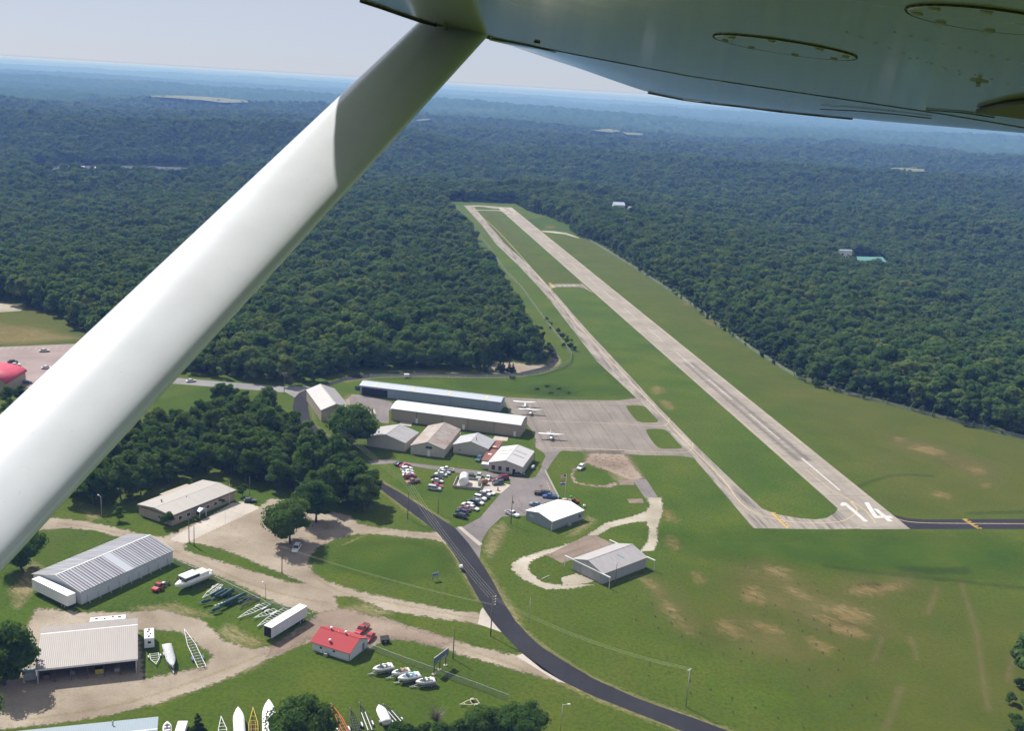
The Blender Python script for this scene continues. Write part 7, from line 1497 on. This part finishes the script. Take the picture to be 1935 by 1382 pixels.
# dark trailing trim along the far edge and the strip on the leading edge
mt = MB()
def strip(pts, r): 
    for p, q in zip(pts[:-1], pts[1:]): mt.tube(L0(p - up * .002), L0(q - up * .002), r, r, 5, 0)
strip([wpt(*q) * 1.28 for q in [(1225, 174.5), (1290, 187.5), (1345, 194.5), (1400, 200.5), (1480, 210.5), (1560, 218.5), (1610, 223)]], .006)
mt.build('edge_trim', TRIM, plane0)
mt = MB(); strip([wpt(*q) for q in le], .0035); mt.build('leading_edge_seam', TRIM, plane0)
for q_, r_ in (([(925, 70), (1000, 85), (1050, 97)], .0012), ([(1550, 205), (1620, 208), (1690, 214), (1760, 222)], .0015), ([(1750, 206), (1820, 211), (1880, 220)], .0015)):
    mt = MB(); strip([wpt(*q) for q in q_], r_); mt.build('panel_seam', TRIM, plane0)
# rivets: rows on the underside
mr = MB()
for (x0_, y0_, x1_, y1_, m) in [(940, 78, 1240, 172, 26), (1340, 152, 1372, 192, 6), (1540, 172, 1455, 200, 8), (1690, 60, 1935, 120, 9), (1720, 110, 1935, 165, 8), (1600, 60, 1840, 150, 10)]:
    for k in range(m):
        t = k / (m - 1); p = wpt(x0_ + (x1_ - x0_) * t, y0_ + (y1_ - y0_) * t); mr.tube(L0(p), L0(p - up * .0008), .0022, .0018, 6)
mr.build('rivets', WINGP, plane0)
ex = wxz(1, 2) - wxz(0, 2); ex /= np.linalg.norm(ex); ez = np.cross(ex, up); ez /= np.linalg.norm(ez)
def plate(px, py, rpx):
    c = wpt(px, py); r = np.linalg.norm(wpt(px + rpx, py + rpx * WS) - c); o = None
    m = MB(); ring = [c + (ex * math.cos(2 * math.pi * i / 36) + ez * math.sin(2 * math.pi * i / 36)) * r for i in range(36)]
    m.loft([[L0(p + up * .001) for p in ring], [L0(p - up * .0012) for p in ring], [L0(c + (p - c) * .97 - up * .0020) for p in ring]])
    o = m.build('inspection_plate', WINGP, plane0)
    m = MB()
    for i in range(36):
        p, q = ring[i], ring[(i + 1) % 36]; m.tube(L0(c + (p - c) * 1.01 - up * .001), L0(c + (q - c) * 1.01 - up * .001), .0011, .0011, 5)
    m.build('gasket', TRIM, o)
    for i in range(8):
        p = c + (ex * math.cos(.39 + .785 * i) + ez * math.sin(.39 + .785 * i)) * r * .86; MB().tube(L0(p - up * .0019), L0(p - up * .0042), .006, .005, 8).build('screw', GREYP, o)
plate(1482, 88, 132); plate(1868, 36, 148)
# fuel drain, tie-down ring, flap bracket, pitot-like fairing
m = MB(); p = wpt(1850, 152); m.tube(L0(p), L0(p - up * .002), .014, .013, 12); m.tube(L0(p - up * .002), L0(p - up * .009), .004, .003, 8); m.build('fuel_drain', GREYP, plane0)
m = MB(); q = [wpt(1845, 204), wpt(1900, 190), wpt(1990, 178), wpt(2000, 232), wpt(1935, 216)]; m.loft([[L0(p - up * .002) for p in q], [L0(p - up * .010) for p in q]]); m.build('flap', plain('flap_shadow_grey', (.10, .10, .10), .6), plane0)  # flap in one even dark grey
m = MB(); p = wpt(1015, 78); m.tube(L0(p), L0(p - up * .004), .008, .007, 8); m.build('tie_down_ring', TRIM, plane0)
# strut: streamlined tube from the wing down to the cabin
tB_ = wpt(855, 55)[2]; tA_ = tB_ * 117 / 217
def cpt(px, py, t): return np.array([(px - PW / 2) / FOC * t, -(py - PH / 2) / FOC * t, t])
SA, SB = cpt(0, 925, tA_), cpt(855, 56, tB_); ax = (SB - SA) / np.linalg.norm(SB - SA)
STAU, SCH, STH = R(38), .172, .052
ms = MB(); rings = []
mid = (SA + SB) / 2
e_img = np.cross(ax, mid / np.linalg.norm(mid)); e_img /= np.linalg.norm(e_img)
if e_img[0] < 0: e_img = -e_img
e_cam = np.cross(ax, e_img); e_cam /= np.linalg.norm(e_cam)
if e_cam @ mid > 0: e_cam = -e_cam
e1 = math.cos(STAU) * e_img + math.sin(STAU) * e_cam; e2 = math.cos(STAU) * e_cam - math.sin(STAU) * e_img
prof = []
for i in range(32):
    t = 2 * math.pi * i / 32; c, s_ = math.cos(t), math.sin(t)
    x = -c * .5; y = s_ * .5 * (1 - .35 * (x + .1) if x > 0 else 1.0)
    prof.append((math.copysign(abs(x * 2) ** .9, x) * .5, math.copysign(abs(y * 2) ** .85, y) * .5))
for t in (-.75, -.4, -.1, .2, .5, .8, 1.0, 1.06):
    c = SA + (SB - SA) * t; k = 1.0
    rings.append([L0(c + e1 * x * SCH * k + e2 * y * STH * k) for x, y in prof])
ms.loft(rings); so_ = ms.build('strut', STRUTP, plane0)
m = MB(); c = SA + (SB - SA) * .965 + e2 * STH * .46 - e1 * .01; m.tube(L0(c), L0(c + e2 * .012), .018, .016, 10); m.tube(L0(c + e2 * .012), L0(c + e2 * .024), .013, .013, 6); m.tube(L0(c + e2 * .024), L0(c + e2 * .038), .008, .007, 8); m.build('bolt', GREYP, so_)

# ------------------------------------------------------------------ summer haze
hz = MB(); hz.box(-22500, 22500, -22500, 22500, -125, CAM_H + 3.2)
hm = bpy.data.materials.new('haze'); hm.use_nodes = True; ht = hm.node_tree; ht.nodes.remove(ht.nodes['Principled BSDF'])
pv = ht.nodes.new('ShaderNodeVolumePrincipled'); pv.inputs['Color'].default_value = (.22, .42, 1.0, 1); pv.inputs['Absorption Color'].default_value = (1, 1, 1, 1); pv.inputs['Density'].default_value = .00012; pv.inputs['Anisotropy'].default_value = 0.0
ht.links.new(pv.outputs[0], ht.nodes['Material Output'].inputs['Volume'])
hz.build('haze', hm, label='thin blue summer haze over the whole landscape', cat='haze', kind='stuff')
